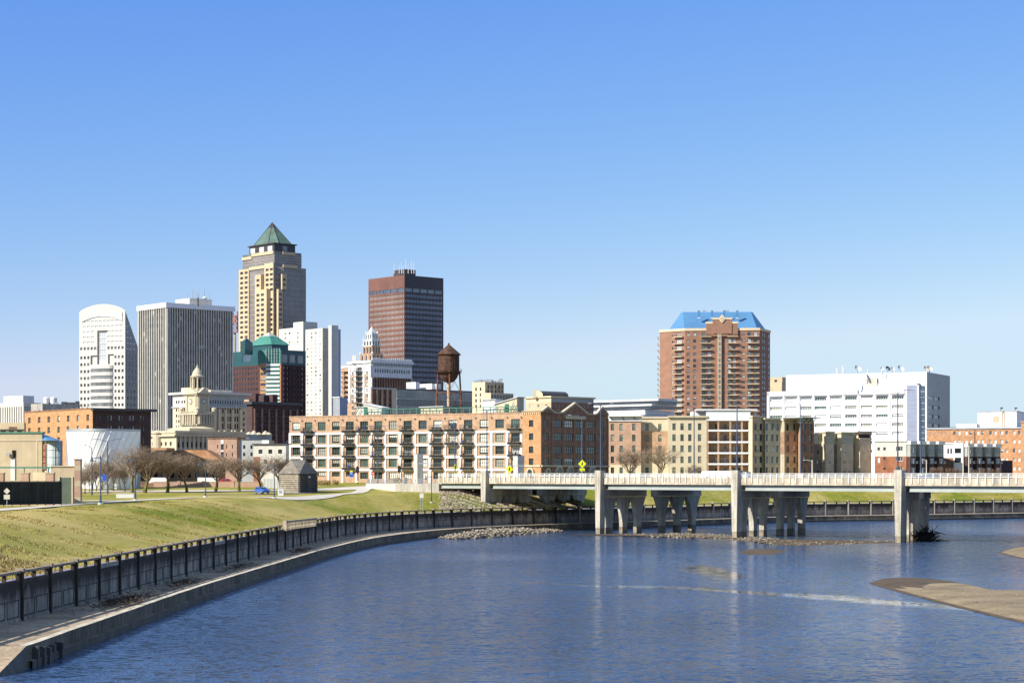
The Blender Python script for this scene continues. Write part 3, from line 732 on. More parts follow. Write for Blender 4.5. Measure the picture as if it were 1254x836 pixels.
def arch_tower():
    b = box_bld('office_tower', 'pale stone office tower with arched top and curved glass bay', 97, 153.3, 186, 1150, 24, 380, 10.4)
    zs = b.top; fl, fr = b.fl, b.fr; apex = Z(371, 1150)
    cols = [99.6, 103.9, 108.2, 141.5, 145.8, 150.1]; rows = [436.5, 445, 453.6, 462, 470.4, 478.7, 487, 495.3, 503.5]
    b.grid(fl, cols, rows, 2.6, 3.6, fm=None, gm=['glass_dim', 'glass_grey', 'glass_dim'], blind=0, r=.5)
    b.grid(fl, [99.6, 103.9, 108.2, 112.5, 116.6, 133, 137.3, 141.5, 145.8, 150.1], [425.3], 2.8, 3.6, fm=None, gm='glass_grey', blind=0, r=.5)
    up = [103.5, 108.5, 113.5, 118.5, 123.5, 128.5, 133.5, 138.5, 143.5, 148.5]
    b.grid(fl, [c for c in up], [385.5, 391.8, 398.2], 3.8, 1.5, fm=None, gm='glass_pale', blind=0, r=.3)
    b.grid(fl, [c for c in up if not 117 < c < 131], [404.6, 411.2, 417.6], 3.8, 1.5, fm=None, gm='glass_pale', blind=0, r=.3)
    b.grid(fl, [126.3], [409 + 7 * i for i in range(5)], 8.6, 6.0, fm='stone_white', gm='glass_pale', blind=0, r=.25, nx=3, nz=1)
    mat('stone_shaded', (.33, .32, .31), .8, .06)  # flank of the same tower, its shade put into the stone colour
    b.grid(fr, lin(156, 168, 4), rows, 2.6, 3.6, fm='frame_grey', gm='glass_blue', blind=0, r=.4)
    b.grid(fr, lin(156, 168, 4), [391.8 + 7 * i for i in range(6)], 2.2, 1.4, fm=None, gm='glass_pale', blind=0, r=.3, skip={(2, 0), (3, 0), (3, 1), (3, 2), (2, 1)})
    L = fl.L; xs = lin(0, L, 17)
    b.wall(fl, b.z0, zs - 1, 'stone_white', .5)
    # arched head of the front, and the roof that falls away behind it
    drop = 44.0; pts = [(u, zs + (apex - zs) * math.sin(math.pi * u / L) ** .72) for u in xs]
    D = (fr.B - fr.A).length; dn = fr.d
    def bk(u, z, k): q = fl.pt(u, z); return (q.x + dn.x * D * k, q.y + dn.y * D * k, z - drop * k)
    for i in range(16):
        (u0, z0), (u1, z1) = pts[i], pts[i + 1]
        b.mb.face([fl.pt(u0, zs - 1), fl.pt(u1, zs - 1), fl.pt(u1, z1), fl.pt(u0, z0)], 'stone_white')
        b.mb.face([fl.pt(u0, z0), fl.pt(u1, z1), bk(u1, z1, 1), bk(u0, z0, 1)], 'metal_grey')
    z1_ = zs - drop
    b.wall(fr, b.z0, z1_, 'stone_shaded', .4)
    b.ops[id(fr)] = [o for o in b.ops.get(id(fr), [])]
    # sloping upper side wall: strips, each storey shortened by the slope
    n_ = 14
    for i in range(n_):
        za = z1_ + drop * i / n_; zb = z1_ + drop * (i + 1) / n_; ua = D * (1 - i / n_); ub = D * (1 - (i + 1) / n_)
        b.mb.face([fr.pt(0, za), fr.pt(ua, za), fr.pt(ub, zb), fr.pt(0, zb)], 'stone_shaded')
    w_ = [];
    for q in b.w:
        if q[0] is fr and q[2] + q[4] > z1_: 
            if q[1] + q[3] < D * (1 - (q[2] + q[4] - z1_) / drop) - .4: w_.append(q[:5] + (-.12,) + q[6:])
        else: w_.append(q)
    b.w = w_; b.ops[id(fr)] = []
    b.wall(b.fb, b.z0, zs - drop, 'stone_white'); b.wall(b.fk, b.z0, zs - drop, 'stone_white')
    q0, q1 = b.fk.A, b.fk.B; b.mb.face([(q0.x, q0.y, zs - drop), (q1.x, q1.y, zs - drop), (q1.x, q1.y, zs)], 'stone_white')
    b.done()
    mb = MB()     # raised band following the arch
    for i in range(1, 15):
        (u0, z0), (u1, z1) = pts[i], pts[i + 1]
        for o, c, w_, m_ in ((.5, 2.0, 4.2, 'stone_white'),):
            p = [fl.pt(u0, z0 - c - w_, .35), fl.pt(u1, z1 - c - w_, .35), fl.pt(u1, z1 - c, .35), fl.pt(u0, z0 - c, .35)]
            mb.face(p, m_)
        mb.face([fl.pt(u0, z0 - 7.2, .5), fl.pt(u1, z1 - 7.2, .5), fl.pt(u1, z1 - 6.2, .5), fl.pt(u0, z0 - 6.2, .5)], 'white_bright')
        mb.face([fl.pt(u0, z0 - 7.2, .5), fl.pt(u0, z0 - 7.2, 0), fl.pt(u1, z1 - 7.2, 0), fl.pt(u1, z1 - 7.2, .5)], 'stone_white')
    b.part('arch_band', mb)
    mb = MB()     # bowed bay of curving window bands
    u0, u1 = fl.u(111), fl.u(138.5); zt = b.z(446.5); zz = b.z0; nn = 12; k = 0
    def bow(u): t = (u - u0) / (u1 - u0) * 2 - 1; return .1 + 1.7 * (1 - t * t) ** .5
    step = 8.4 * 1150 / F
    z = zt
    while z > zz:
        for (za, zb, m_, ins) in ((z - step * .5, z, 'stone_white', .35), (z - step, z - step * .5, 'glass_grey', 0)):
            za = max(za, zz)
            for i in range(nn):
                a = u0 + (u1 - u0) * i / nn; c = u0 + (u1 - u0) * (i + 1) / nn
                mb.face([fl.pt(a, za, bow(a) + ins), fl.pt(c, za, bow(c) + ins), fl.pt(c, zb, bow(c) + ins), fl.pt(a, zb, bow(a) + ins)], m_)
                if ins:
                    mb.face([fl.pt(a, zb, 0), fl.pt(a, zb, bow(a) + ins), fl.pt(c, zb, bow(c) + ins), fl.pt(c, zb, 0)], m_)
                    mb.face([fl.pt(a, za, bow(a)), fl.pt(a, za, bow(a) + ins), fl.pt(c, za, bow(c) + ins), fl.pt(c, za, bow(c))], m_)
        z -= step
    b.part('curved_bay', mb)
    mb = MB()     # projecting fins that frame the slot
    for (a, c, y0, y1) in ((119.4, 121.2, 403.6, 445), (121.2, 131, 403.6, 405.4), (111.2, 113, 434, 445), (113, 119.4, 434, 435.6), (132.5, 134.2, 433, 445), (134.2, 139, 433, 434.6)):
        fl.box(mb, fl.u(a), fl.u(c), .0, .25, b.z(y1), b.z(y0), 'metal_dark')
    b.part('slot_frame', mb)
arch_tower()

def finned_tower():
    b = box_bld('office_tower', 'dark office tower striped by thin white vertical fins under a white fascia', 171, 204.3, 284, 1050, 50, 376.5, 10.4)
    mat('fin_glass', (.075, .08, .085), .18, .3, .05, spec=.6); mat('fin_glass_lit', (.16, .15, .135), .3, .45, .06, spec=.6)  # lit face gets a lighter glass: sunlight put into the colour
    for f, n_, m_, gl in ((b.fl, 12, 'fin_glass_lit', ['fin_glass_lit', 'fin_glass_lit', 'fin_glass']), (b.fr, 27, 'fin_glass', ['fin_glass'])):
        for i in range(n_):     # glazed bays: storeys of glass and spandrel
            mb = MB(); a = f.L * i / n_ + .05; c = f.L * (i + 1) / n_ - .05; z = b.z0
            while z < b.top - 1:
                g = random.choice(gl) if random.random() > .05 else 'blind'
                mb.face([f.pt(a, z, 0), f.pt(c, z, 0), f.pt(c, z + 2.1, 0), f.pt(a, z + 2.1, 0)], g)
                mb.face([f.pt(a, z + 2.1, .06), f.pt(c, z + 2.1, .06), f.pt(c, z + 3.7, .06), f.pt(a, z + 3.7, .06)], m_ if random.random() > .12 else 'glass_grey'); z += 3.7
            b.part('glazing', mb)
        for i in range(n_ + 1):
            mb = MB(); u = f.L * i / n_; w = .50 if 0 < i < n_ else 1.0
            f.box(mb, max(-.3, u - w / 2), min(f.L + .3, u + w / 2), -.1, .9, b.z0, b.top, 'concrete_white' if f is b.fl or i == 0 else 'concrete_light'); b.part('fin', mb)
    mb = MB(); mb.prism(grow(b.fp, -.4), b.z0, b.top - .2, 'fin_glass'); b.part('core', mb)
    mb = MB(); mb.prism(grow(b.fp, 1.15), b.top, b.top + 2.6, 'white_bright'); b.part('fascia', mb)
    roofbox(b, 214.8, 259.6, 232, 14, 50, 365, None, 'concrete_white')
    mb = MB(); rn = random.Random(4)
    for x, h in ((229, 9), (236, 11), (243, 8), (250, 12), (241, 6), (256, 6)):
        p = P(x, 1062); z = Z(365, 1062); mb.tube((p.x, p.y, z), (p.x, p.y, z + h * .45), .25, .15, 'metal_grey', 5)
    p = P(251, 1058); mb.lathe((p.x, p.y), [(.2, Z(366.5, 1058)), (1.3, Z(365, 1058)), (1.2, Z(364, 1058)), (.2, Z(363.2, 1058))], 'white_bright', 10)
    p = P(242.5, 1055); mb.box(p.x - .3, p.x + .3, p.y, p.y + .6, Z(375, 1055), Z(364, 1055), 'rust'); b.part('roof_antennas', mb); b.done()
finned_tower()

def stepped_tower():
    b = box_bld('skyscraper', 'tallest tower, sand stone and dark glass with setbacks and a green pyramid roof', 292.2, 335.7, 374.5, 1450, TH, 325, 10.4)
    mat('tower_stone', (.52, .405, .26), .85, .05, .05); mat('tower_glass', (.165, .155, .16), .15, .3, .04, spec=.6)
    fl, fr = b.fl, b.fr; z = b.z
    # chamfered dark shaft
    L, C, Rr, K = b.fp; c1 = fl.pt(fl.L - 3.5, 0); c2 = fr.pt(8.5, 0)
    mb = MB(); mb.prism([L, Vector((c1.x, c1.y)), Vector((c2.x, c2.y)), Rr, K], b.z0, z(325.5), 'tower_glass'); b.part('shaft', mb)
    fc = Face((c1.x, c1.y), (c2.x, c2.y))
    # fine mullion grid
    mat('mullion_tan', (.42, .37, .31), .6, .05)
    for f, n_ in ((fl, 30), (fr, 26), (fc, 7)):
        mb = MB()
        for i in range(n_ + 1): f.box(mb, f.L * i / n_ - .09, f.L * i / n_ + .09, 0, .1, b.z0, z(325.6), 'mullion_tan')
        q = b.z0
        while q < z(325.6): f.box(mb, 0, f.L, 0, .13, q - .12, q + .12, 'mullion_tan'); q += 3.8
        b.part('mullions', mb)
    rows = [329.6 + 6.15 * i for i in range(23)]
    def slab(f, a, c, yt, yb, o, cols, r0=0, end=True):
        """stone pier standing proud of the glass, pierced by windows"""
        s0 = f.sub(0, f.L, o); u0, u1 = s0.u(a), s0.u(c); s = f.sub(u0, u1, o)
        rr = [q for q in rows if yt + 2.2 < q < yb - 1.5]
        b.grid(s, cols, rr, 3.7, 3.1, r=.7, fm=None, gm=['glass_dim', 'glass'], blind=0)
        b.wall(s, b.z(yb) if yb < 460 else b.z0, z(yt), 'tower_stone', .7)
        for fa in (Face(f.pt(u0, 0, 0).xy, f.pt(u0, 0, o).xy), Face(f.pt(u1, 0, o).xy, f.pt(u1, 0, 0).xy)):
            b.wall(fa, b.z(yb) if yb < 460 else b.z0, z(yt), 'tower_stone')
        p = [f.pt(u0, z(yt), o), f.pt(u1, z(yt), o), f.pt(u1, z(yt), 0), f.pt(u0, z(yt), 0)]; b.mb.face(p, 'tower_stone')
    slab(fl, 292.4, 304.6, 325, 470, .8, [296, 301.4])
    slab(fl, 304.7, 323.5, 323.4, 327.2, .9, [])
    slab(fl, 323.6, 334.6, 321.6, 360, 1.0, [327.2, 332.3])
    slab(fl, 327, 334.6, 360.0, 470, 1.0, [331.9])
    slab(fl, 312.2, 319.4, 335, 354.0, 3.8, [315.9])
    slab(fl, 312.0, 326.4, 354.0, 470, 4.4, [315.9, 321.4])
    slab(fl, 319.8, 323.2, 350, 354.0, 1.0, [])
    slab(fr, 345.6, 351, 335, 354, 2.6, [348])
    slab(fr, 340.9, 346.2, 354, 470, 2.9, [343.3])
    slab(fr, 347, 364.6, 322.8, 326.6, .8, [])
    b.done('stone_facing')
    L1 = b.fp
    def tier(xl, xc, xr, yt, yb, dy, m, cap=None, ye=None):
        fp = corner(xl, xc, xr, 1450 + dy, TH); mb = MB(); mb.prism(fp, Z(yb, 1450 + dy), Z(yt, 1450 + dy), m); o = b.part('setback', mb)
        if cap: mb = MB(); mb.prism(grow(fp, .7), Z(ye, 1450 + dy), Z(yt, 1450 + dy) + .1, cap); b.part('setback_band', mb)
        return fp
    f2 = tier(297.3, 335.9, 369, 307.2, 326, 5, 'tower_glass')
    for a, c, yt in ((297.1, 308.7, 310), (308.8, 335.5, 307), (346, 361, 307.2)):
        f = Face(f2[0], f2[1]) if c < 340 else Face(f2[1], f2[2]); u0, u1 = f.u(a), f.u(c); mb = MB()
        f.box(mb, u0, u1, -1, .7, Z(yt + 3.6, 1455), Z(yt, 1455), 'tower_stone'); b.part('setback_band', mb)
    for f, n_ in ((Face(f2[0], f2[1]), 26), (Face(f2[1], f2[2]), 22)):
        mb = MB()
        for i in range(n_ + 1): f.box(mb, f.L * i / n_ - .1, f.L * i / n_ + .1, 0, .12, Z(324, 1455), Z(310, 1455), 'mullion_tan')
        for y in (313, 316.5, 320): f.box(mb, 0, f.L, 0, .14, Z(y, 1455) - .12, Z(y, 1455) + .12, 'mullion_tan')
        b.part('mullions', mb)
    f3 = tier(305.4, 335.9, 361.5, 297.4, 308, 9, 'steel_dark')
    mb = MB(); mb.prism(grow(f3, 1.0), Z(298.4, 1459), Z(297, 1459), 'steel_dark'); b.part('eave', mb)
    for f, cs in ((Face(f3[0], f3[1]), (309.7, 320.5, 330.8)), (Face(f3[1], f3[2]), (348.8,))):
        for c in cs:
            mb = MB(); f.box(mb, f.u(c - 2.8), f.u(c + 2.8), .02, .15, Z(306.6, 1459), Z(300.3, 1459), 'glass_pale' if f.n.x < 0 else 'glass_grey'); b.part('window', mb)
    # eight-sided pyramid: green copper below, dark tip
    c = sum(f3, Vector((0, 0))) / 4; zb = Z(297, 1459); zt = Z(271.9, 1475)
    ring = []
    q = grow(f3, .4)
    for i in range(4):
        a, d = q[i], q[(i + 1) % 4]; ring += [a + (d - a) * .22, a + (d - a) * .78]
    mb = MB(); k = .74
    for i in range(8):
        a, d = ring[i], ring[(i + 1) % 8]; am = a + (c - a) * k; dm = d + (c - d) * k; zm = zb + (zt - zb) * k
        mb.face([(a.x, a.y, zb), (d.x, d.y, zb), (dm.x, dm.y, zm), (am.x, am.y, zm)], 'verdigris'); mb.face([(am.x, am.y, zm), (dm.x, dm.y, zm), (c.x, c.y, zt)], 'steel_dark')
        mb.tube((a.x, a.y, zb), (c.x, c.y, zt), .35, .2, 'steel_dark', 5)
    b.part('pyramid_roof', mb)
stepped_tower()

def brown_tower():
    b = box_bld('skyscraper', 'rust brown steel skyscraper with flat top and continuous window bands behind the water tower', 451.2, 495.3, 543, 1322, TH, 336.6, 10.4)
    rows = [361.5 + 6.43 * i for i in range(26)]
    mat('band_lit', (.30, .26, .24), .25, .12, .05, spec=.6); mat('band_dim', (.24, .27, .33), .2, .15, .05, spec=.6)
    for f, m_, cs in ((b.fl, 'steel_brown', (452.4, 494.2)), (b.fr, 'steel_dark', (496.2, 541.8))):  # right face: shade put into darker steel and dimmer bands
        u0, u1 = f.u(cs[0]), f.u(cs[1]); n_ = 26
        for i, q in enumerate([354.6] + rows):
            zc = b.z(q); h = 1.25 if i == 0 else 1.05
            b.ops.setdefault(id(f), []).append((u0, u1, zc - h, zc + h))
            mb = MB(); p = f.pt
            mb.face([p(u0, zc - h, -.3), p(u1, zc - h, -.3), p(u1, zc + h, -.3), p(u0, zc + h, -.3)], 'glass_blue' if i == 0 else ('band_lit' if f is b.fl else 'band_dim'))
            if i:
                for k in range(1, n_): u = u0 + (u1 - u0) * k / n_; f.box(mb, u - .13, u + .13, -.28, -.05, zc - h, zc + h, m_)
            else:
                for k in (1, 2, 3, 4): u = u0 + (u1 - u0) * k / 5; f.box(mb, u - .3, u + .3, -.28, -.05, zc - h, zc + h, m_)
            b.part('window_band', mb)
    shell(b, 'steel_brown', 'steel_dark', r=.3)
    roofbox(b, 482, 509, 496, 12, TH, 329.5, None, 'steel_dark')
    mb = MB(); z = Z(329.5, 1335)
    for x, h in ((482.8, 4.5), (492, 5), (497, 7), (500, 4), (504, 6), (507, 5), (494, 2.5), (489, 2.5)):
        p = P(x, 1335); mb.tube((p.x, p.y, z - 3), (p.x, p.y, z + h), .28, .12, 'white_paint', 5)
    b.part('roof_antennas', mb); b.done()
brown_tower()

def green_roof_block():
    b = box_bld('office_building', 'dark red brick office block with teal glass corner bay and green hipped roof', 285, 331, 374.5, 1150, TH, 427.5, 10.4)
    z = b.z; fl, fr = b.fl, b.fr; mat('brick_maroon', (.075, .036, .034), .9, .1, .2); mat('teal_panel', (.02, .075, .085), .3, .1, .2, spec=.5)
    L, C, Rr, K = b.fp; c1 = fl.pt(fl.u(318.3), 0); c2 = fr.pt(fr.u(344.2), 0)
    fl2 = Face(L, c1.xy); fr2 = Face(c2.xy, Rr); fc = Face(c1.xy, c2.xy)
    rows = [449.5 + 6.5 * i for i in range(10)]
    b.grid(fl2, lin(289.5, 314, 3), [436], 9.2, 9, fm='teal_panel', gm='glass_blue', blind=0, nx=3, nz=1, r=.3)
    b.grid(fl2, lin(288, 315, 9), rows, 2.0, 2.5, fm=None, gm='glass_dim', blind=0, r=.3)
    b.grid(fr2, [349, 358.5, 368.3], [438], 7.4, 10.5, fm='teal_panel', gm='glass_grey', blind=0, nx=1, nz=1, r=.3)
    b.grid(fr2, [348, 352.5, 357, 361.5, 366, 370.5], rows, 1.7, 2.6, fm=None, gm='glass_blue', blind=0, r=.3)
    for f in (fl2, fr2): b.wall(f, b.z0, b.top, 'brick_maroon', .3, bands=[(b.top + 1, 'teal_panel'), (z(446), 'brick_maroon')])
    uu = lambda px: fc.u(px)
    sgn = [(fc.L * .0, fc.L * .30, 'brick_gold'), (fc.L * .30, fc.L * .94, 'white'), (fc.L * .94, fc.L, 'brick_gold')]
    for i, (a, c, m_) in enumerate(sgn):
        s = fc.sub(a, c)
        if m_ == 'brick_gold':
            if i == 0: b.grid(s, [s.L / 2], [z(q + 1) for q in rows[:8]], min(3.2, s.L - .8), 1.6, px=False, fm='frame_grey', gm='glass_blue', r=.25, nx=2, nz=1)
            b.wall(s, b.z0, z(444), m_, .3); b.wall(s, z(444), b.top, 'copper_green')
        else:
            mb = MB(); q = b.z0; k = 0
            s.box(mb, 0, s.L, -.4, 0, b.z0, b.top + 1, 'glass_teal')
            while q < z(446):
                s.box(mb, 0, s.L, 0, .25, q, q + 1.3, 'white_paint'); s.box(mb, 0, s.L, 0, .12, q + 1.3, q + 1.75, 'copper_green'); q += 2.45
            for k in range(6): s.box(mb, s.L * k / 5 - .08, s.L * k / 5 + .08, .1, .3, z(446), b.top + 1, 'white_paint')
            for y in (429, 433, 437, 441, 445): s.box(mb, 0, s.L, .05, .22, z(y) - .12, z(y) + .12, 'copper_green')
            b.part('corner_bay', mb)
    b.wall(b.fb, b.z0, b.top, 'brick_maroon'); b.wall(b.fk, b.z0, b.top, 'brick_maroon')
    b.mb.face([(p.x, p.y, b.top) for p in (L, c1, c2, Rr, K)], 'teal_panel'); b.done()
    mb = MB()
    for s in range(8): u = fr2.L * (s + .5) / 8; fr2.box(mb, u - .12, u + .12, 0, .5, b.z0, z(447), 'brick_maroon')
    b.part('pilasters', mb)
    # upper drum, gable turret, hipped roof
    fp = corner(305, 333, 353, 1165, TH); mb = MB(); mb.prism(fp, b.top, Z(421.5, 1165), 'teal_panel'); b.part('attic', mb)
    mb = MB(); e = grow(fp, .8); c = sum(fp, Vector((0, 0))) / 4; zt = Z(409.5, 1175); t = [p + (c - p) * .62 for p in e]; zm = Z(411.5, 1175); zb = Z(421.5, 1165)
    for i in range(4):
        a, d, d2, a2 = e[i], e[(i + 1) % 4], t[(i + 1) % 4], t[i]
        mb.face([(a.x, a.y, zb), (d.x, d.y, zb), (d2.x, d2.y, zm), (a2.x, a2.y, zm)], 'copper_green')
        mb.face([(a2.x, a2.y, zm), (d2.x, d2.y, zm), (c.x, c.y, Z(406.3, 1175))], 'siding_grey')
    b.part('hipped_roof', mb)
    fp = corner(294.3, 300, 309.5, 1147, 25); mb = MB(); za = b.top - 3; zb = Z(419, 1147); zt = Z(413, 1147); mb.prism(fp, za, zb, 'teal_panel')
    m1 = (fp[1] + fp[2]) / 2; m2 = (fp[0] + fp[3]) / 2; mid = (m1 + m2) / 2
    for i in range(4):
        a, d = fp[i], fp[(i + 1) % 4]; mb.face([(a.x, a.y, zb), (d.x, d.y, zb), (mid.x, mid.y, zt)], 'teal_panel')
    b.part('corner_turret', mb)
green_roof_block()

def white_blocks():
    b = box_bld('hotel_building', 'cream concrete slab building of stepped blocks with small square windows right of tallest tower', 374, 395, 402.2, 1250, 50, 401.6, 10.4)
    rows = [407 + 4.72 * i for i in range(24)]; 
    b.grid(b.fl, [376.6, 381.6, 386.8, 392.2], rows, 2.1, 2.0, fm=None, gm=['glass_pale', 'glass_grey', 'glass', 'glass_pale', 'glass_pale'], blind=.3, r=.25)
    shell(b, 'stone_cream' if 0 else 'concrete_white', 'concrete_light')
    def blk(xl, xc, xr, Y, yt, m, m2=None, cols=(), rr=(), name='wing'):
        fp = corner(xl, xc, xr, Y, 50); fl, fr = Face(fp[0], fp[1]), Face(fp[1], fp[2]); z1 = Z(yt, Y)
        mb = MB(); mb.prism(fp, b.z0, z1, m); o = b.part(name, mb)
        for c in cols:
            for q in rr:
                mw = MB(); g = random.choice(['glass_pale', 'glass', 'glass_grey']); fl.box(mw, fl.u(c - 1), fl.u(c + 1), .02, .06, Z(q + 1, Y), Z(q - 1, Y), g); w = mw.build('window', o, b.off)
        return o
    blk(402.2, 406, 414.3, 1244, 398, 'concrete_white')
    mb = MB(); mb.prism(corner(410, 414.4, 417.2, 1255, 50), b.z0, Z(403, 1255), 'panel_blue'); b.part('stair_tower', mb)
    blk(359.2, 371.3, 383, 1268, 393.6, 'concrete_white', cols=(364.6,), rr=[407, 412.4, 418])
    blk(341.6, 359.3, 372, 1286, 401.3, 'concrete_white', cols=(349.5, 354.6), rr=[407.5, 413, 418.5])
    mb = MB(); mb.prism(corner(374, 378, 388.7, 1292, 50), b.z0, Z(394, 1292), 'concrete_light'); b.part('penthouse', mb)
    b.done()
white_blocks()

def red_mast():
    t = empty('lattice_mast', (*P(287.6, 1300), 10.4), 'orange red lattice antenna mast between the striped tower and the tallest tower', 'mast'); off = t.location.copy()
    mat('mast_red', (.36, .11, .06), .6, .1); p = P(287.6, 1300); w = 1.7; mb = MB(); z0, z1 = 60, Z(381, 1300)
    cs = [(p.x - w, p.y - w), (p.x + w, p.y - w), (p.x + w, p.y + w), (p.x - w, p.y + w)]
    for c in cs: mb.tube((*c, Z(407, 1300)), (*c, z1), .35, .3, 'mast_red', 4)
    mb.tube((p.x, p.y, 10.4), (p.x, p.y, Z(407, 1300)), 1.0, .9, 'concrete', 8)
    z = Z(407, 1300); k = 0
    while z < z1 - 3:
        for i in range(4):
            a, c = cs[i], cs[(i + 1) % 4]; mb.tube((*a, z), (*c, z + 3), .14, .14, 'mast_red', 4); mb.tube((*c, z), (*a, z + 3), .14, .14, 'mast_red', 4); mb.tube((*a, z), (*c, z), .14, .14, 'mast_red', 4)
        z += 3
    mb.tube((p.x, p.y, z1), (p.x, p.y, Z(374, 1300)), .3, .1, 'mast_red', 5); mb.build('mast', t, off)
    for y, dx, r in ((384, -1.5, 1.2), (393, .6, 1.7), (388, 1.4, 1.1), (397, -1.3, 1.0)):
        q = P(287.6 + dx, 1297); m2 = MB(); z = Z(y, 1297); m2.tube((q.x, q.y, z), (q.x - 1.2, q.y - 1.6, z), r * .4, r, 'mast_red', 10); m2.build('dish', t, off)
red_mast()

def crown_hotel():
    b = box_bld('tower_building', 'white and brick early tower block with stepped spire and dark balconies left of brown skyscraper', 427.2, 454.6, 504.4, 800, TH, 444, 10.4)
    fl, fr = b.fl, b.fr; z = b.z; rows = [456 + 7.1 * i for i in range(8)]
    b.grid(fl, [431.8, 449.3], rows, 2.2, 4.2, gm='glass', blind=.3, r=.3, nx=1)
    b.grid(fl, [440.5], [451 + 6.6 * i for i in range(9)], 6, 4.6, gm=['glass', 'glass_dim'], blind=.15, r=.6, nx=3, nz=1)
    rr = [453.5, 458.5]
    cs = lin(460, 501, 15)
    b.grid(fr, cs, [453.5], 2.0, 4.6, fm=None, gm='glass_blue', blind=.3, r=.4); b.grid(fr, cs, [465.5, 471.5], 2.0, 4.8, fm=None, gm='glass_dim', blind=.1, r=.5)
    b.grid(fr, cs, [481 + 7 * i for i in range(6)], 1.5, 5.0, fm=None, gm='glass_dim', blind=0, r=.5)
    shell(b, 'white_paint', 'white_paint', bands=[(b.top + 1, 'white_paint'), (z(457.5), 'brick_loft'), (z(474), 'white_paint'), (z(481.5), 'brick_loft')],
          bandsr=[(b.top + 1, 'white_paint'), (z(461.5), 'brick_brown'), (z(473.8), 'white_paint'), (z(475.8), 'brick_brown')], r=.4)
    mb = MB()
    for i in range(17): u = fl.L * 0 + fr.L * i / 16; fr.box(mb, max(0, u - .35), min(fr.L, u + .35), 0, .45, z(474), z(462), 'brick_brown' if 0 < i < 16 else 'white_paint')
    b.part('pilasters', mb); mb = MB()
    for i in range(0, 17, 2): u = fr.L * i / 16; fr.box(mb, max(0, u - .45), min(fr.L, u + .45), 0, .6, b.z0, z(475.8), 'brick_loft' if i else 'brick_brown')
    b.part('pilasters', mb)
    mb = MB()
    for a, c in ((427.3, 429.6), (434, 436.6), (444.6, 447), (452, 454.5)): fl.box(mb, fl.u(a), fl.u(c), 0, .3, b.z0 if a > 500 else z(492), z(446), 'white_paint')
    b.part('quoins', mb)
    cornice(b, .6, b.top, b.top + 1.0, 'white_paint'); 
    mb = MB()
    for i in range(21): u = fr.L * (i + .5) / 21; fr.box(mb, u - .35, u + .35, .3, .55, b.top + 1.0, b.top + 2.0, 'white_paint'); 
    for i in range(15): u = fr.L * (i + .5) / 15; fr.box(mb, u - .3, u + .3, .0, .5, z(447.5), b.top, 'siding_grey')
    b.part('parapet', mb)
    for i in range(9):    # iron balconies
        y = 454.2 + 6.6 * i; mb = MB(); fl.box(mb, fl.u(436.3), fl.u(444.6), 0, 1.5, z(y), z(y) + .2, 'black_metal')
        for k in range(9): u = fl.u(436.3) + (fl.u(444.6) - fl.u(436.3)) * k / 8; fl.box(mb, u - .03, u + .03, 1.42, 1.5, z(y) + .2, z(y) + 1.2, 'black_metal')
        fl.box(mb, fl.u(436.3), fl.u(444.6), 1.4, 1.52, z(y) + 1.2, z(y) + 1.28, 'black_metal'); b.part('balcony', mb)
    # rear annex with fire stair
    fp = corner(418.8, 430, 440, 812, TH); mb = MB(); mb.prism(fp, b.z0, Z(447, 812), 'brick_loft'); mb.prism(grow(fp, .3), Z(450, 812), Z(447.6, 812), 'white_paint'); b.part('annex', mb)
    f = Face(fp[0], fp[1]); mb = MB()
    for i in range(7): f.box(mb, 1.2, 4.2, .05, 1.3, Z(455 + 6 * i, 812), Z(454.6 + 6 * i, 812), 'rust'); mb.tube(f.pt(1.2, Z(455 + 6 * i, 812), 1.2), f.pt(4.2, Z(461 + 6 * i, 812), 1.2), .12, .12, 'rust', 4)
    b.part('fire_stair', mb)
    # stepped spire
    def st(xl, xc, xr, yt, yb, m, capm=None):
        fp = corner(xl, xc, xr, 812, TH); mb = MB(); mb.prism(fp, Z(yb, 812), Z(yt, 812), m); 
        fa, fb = Face(fp[0], fp[1]), Face(fp[1], fp[2])
        for ff in (fa, fb):
            for k in range(4): u = ff.L * k / 3; ff.box(mb, max(0, u - .3), min(ff.L, u + .3), 0, .16, Z(yb, 812), Z(yt, 812) + .25, m if not capm else capm)
            for k in range(3): u = ff.L * (k + .5) / 3; ff.box(mb, u - .45, u + .45, .02, .06, Z(yb - 1, 812), Z(yt + 1.8, 812), 'glass')
        for p in fp[:3]: mb.lathe(p, [(.42, Z(yt, 812)), (.42, Z(yt, 812) + .5), (.05, Z(yt, 812) + .9)], 'white_paint', 8)
        b.part('spire_tier', mb); return fp
    st(441.4, 456, 469, 432.7, 444.2, 'brick_loft'); st(444.8, 455.7, 465.6, 423, 433, 'brick_loft'); st(445.2, 455.6, 465, 415.5, 423.5, 'white_paint'); fp = st(448.4, 455.4, 462.3, 407.6, 415.6, 'white_paint')
    mb = MB(); c = sum(fp, Vector((0, 0))) / 4; e = grow(fp, -.3)
    for i in range(4): a, d = e[i], e[(i + 1) % 4]; mb.face([(a.x, a.y, Z(407.6, 812)), (d.x, d.y, Z(407.6, 812)), (c.x, c.y, Z(399, 812))], 'white_paint')
    b.part('spire', mb)
    p = P(432.6, 803); mb = MB(); mb.box(p.x - .9, p.x + .9, p.y + 4, p.y + 5.8, b.top, Z(434.6, 805), 'white_paint'); b.part('chimney', mb); b.done()
crown_hotel()

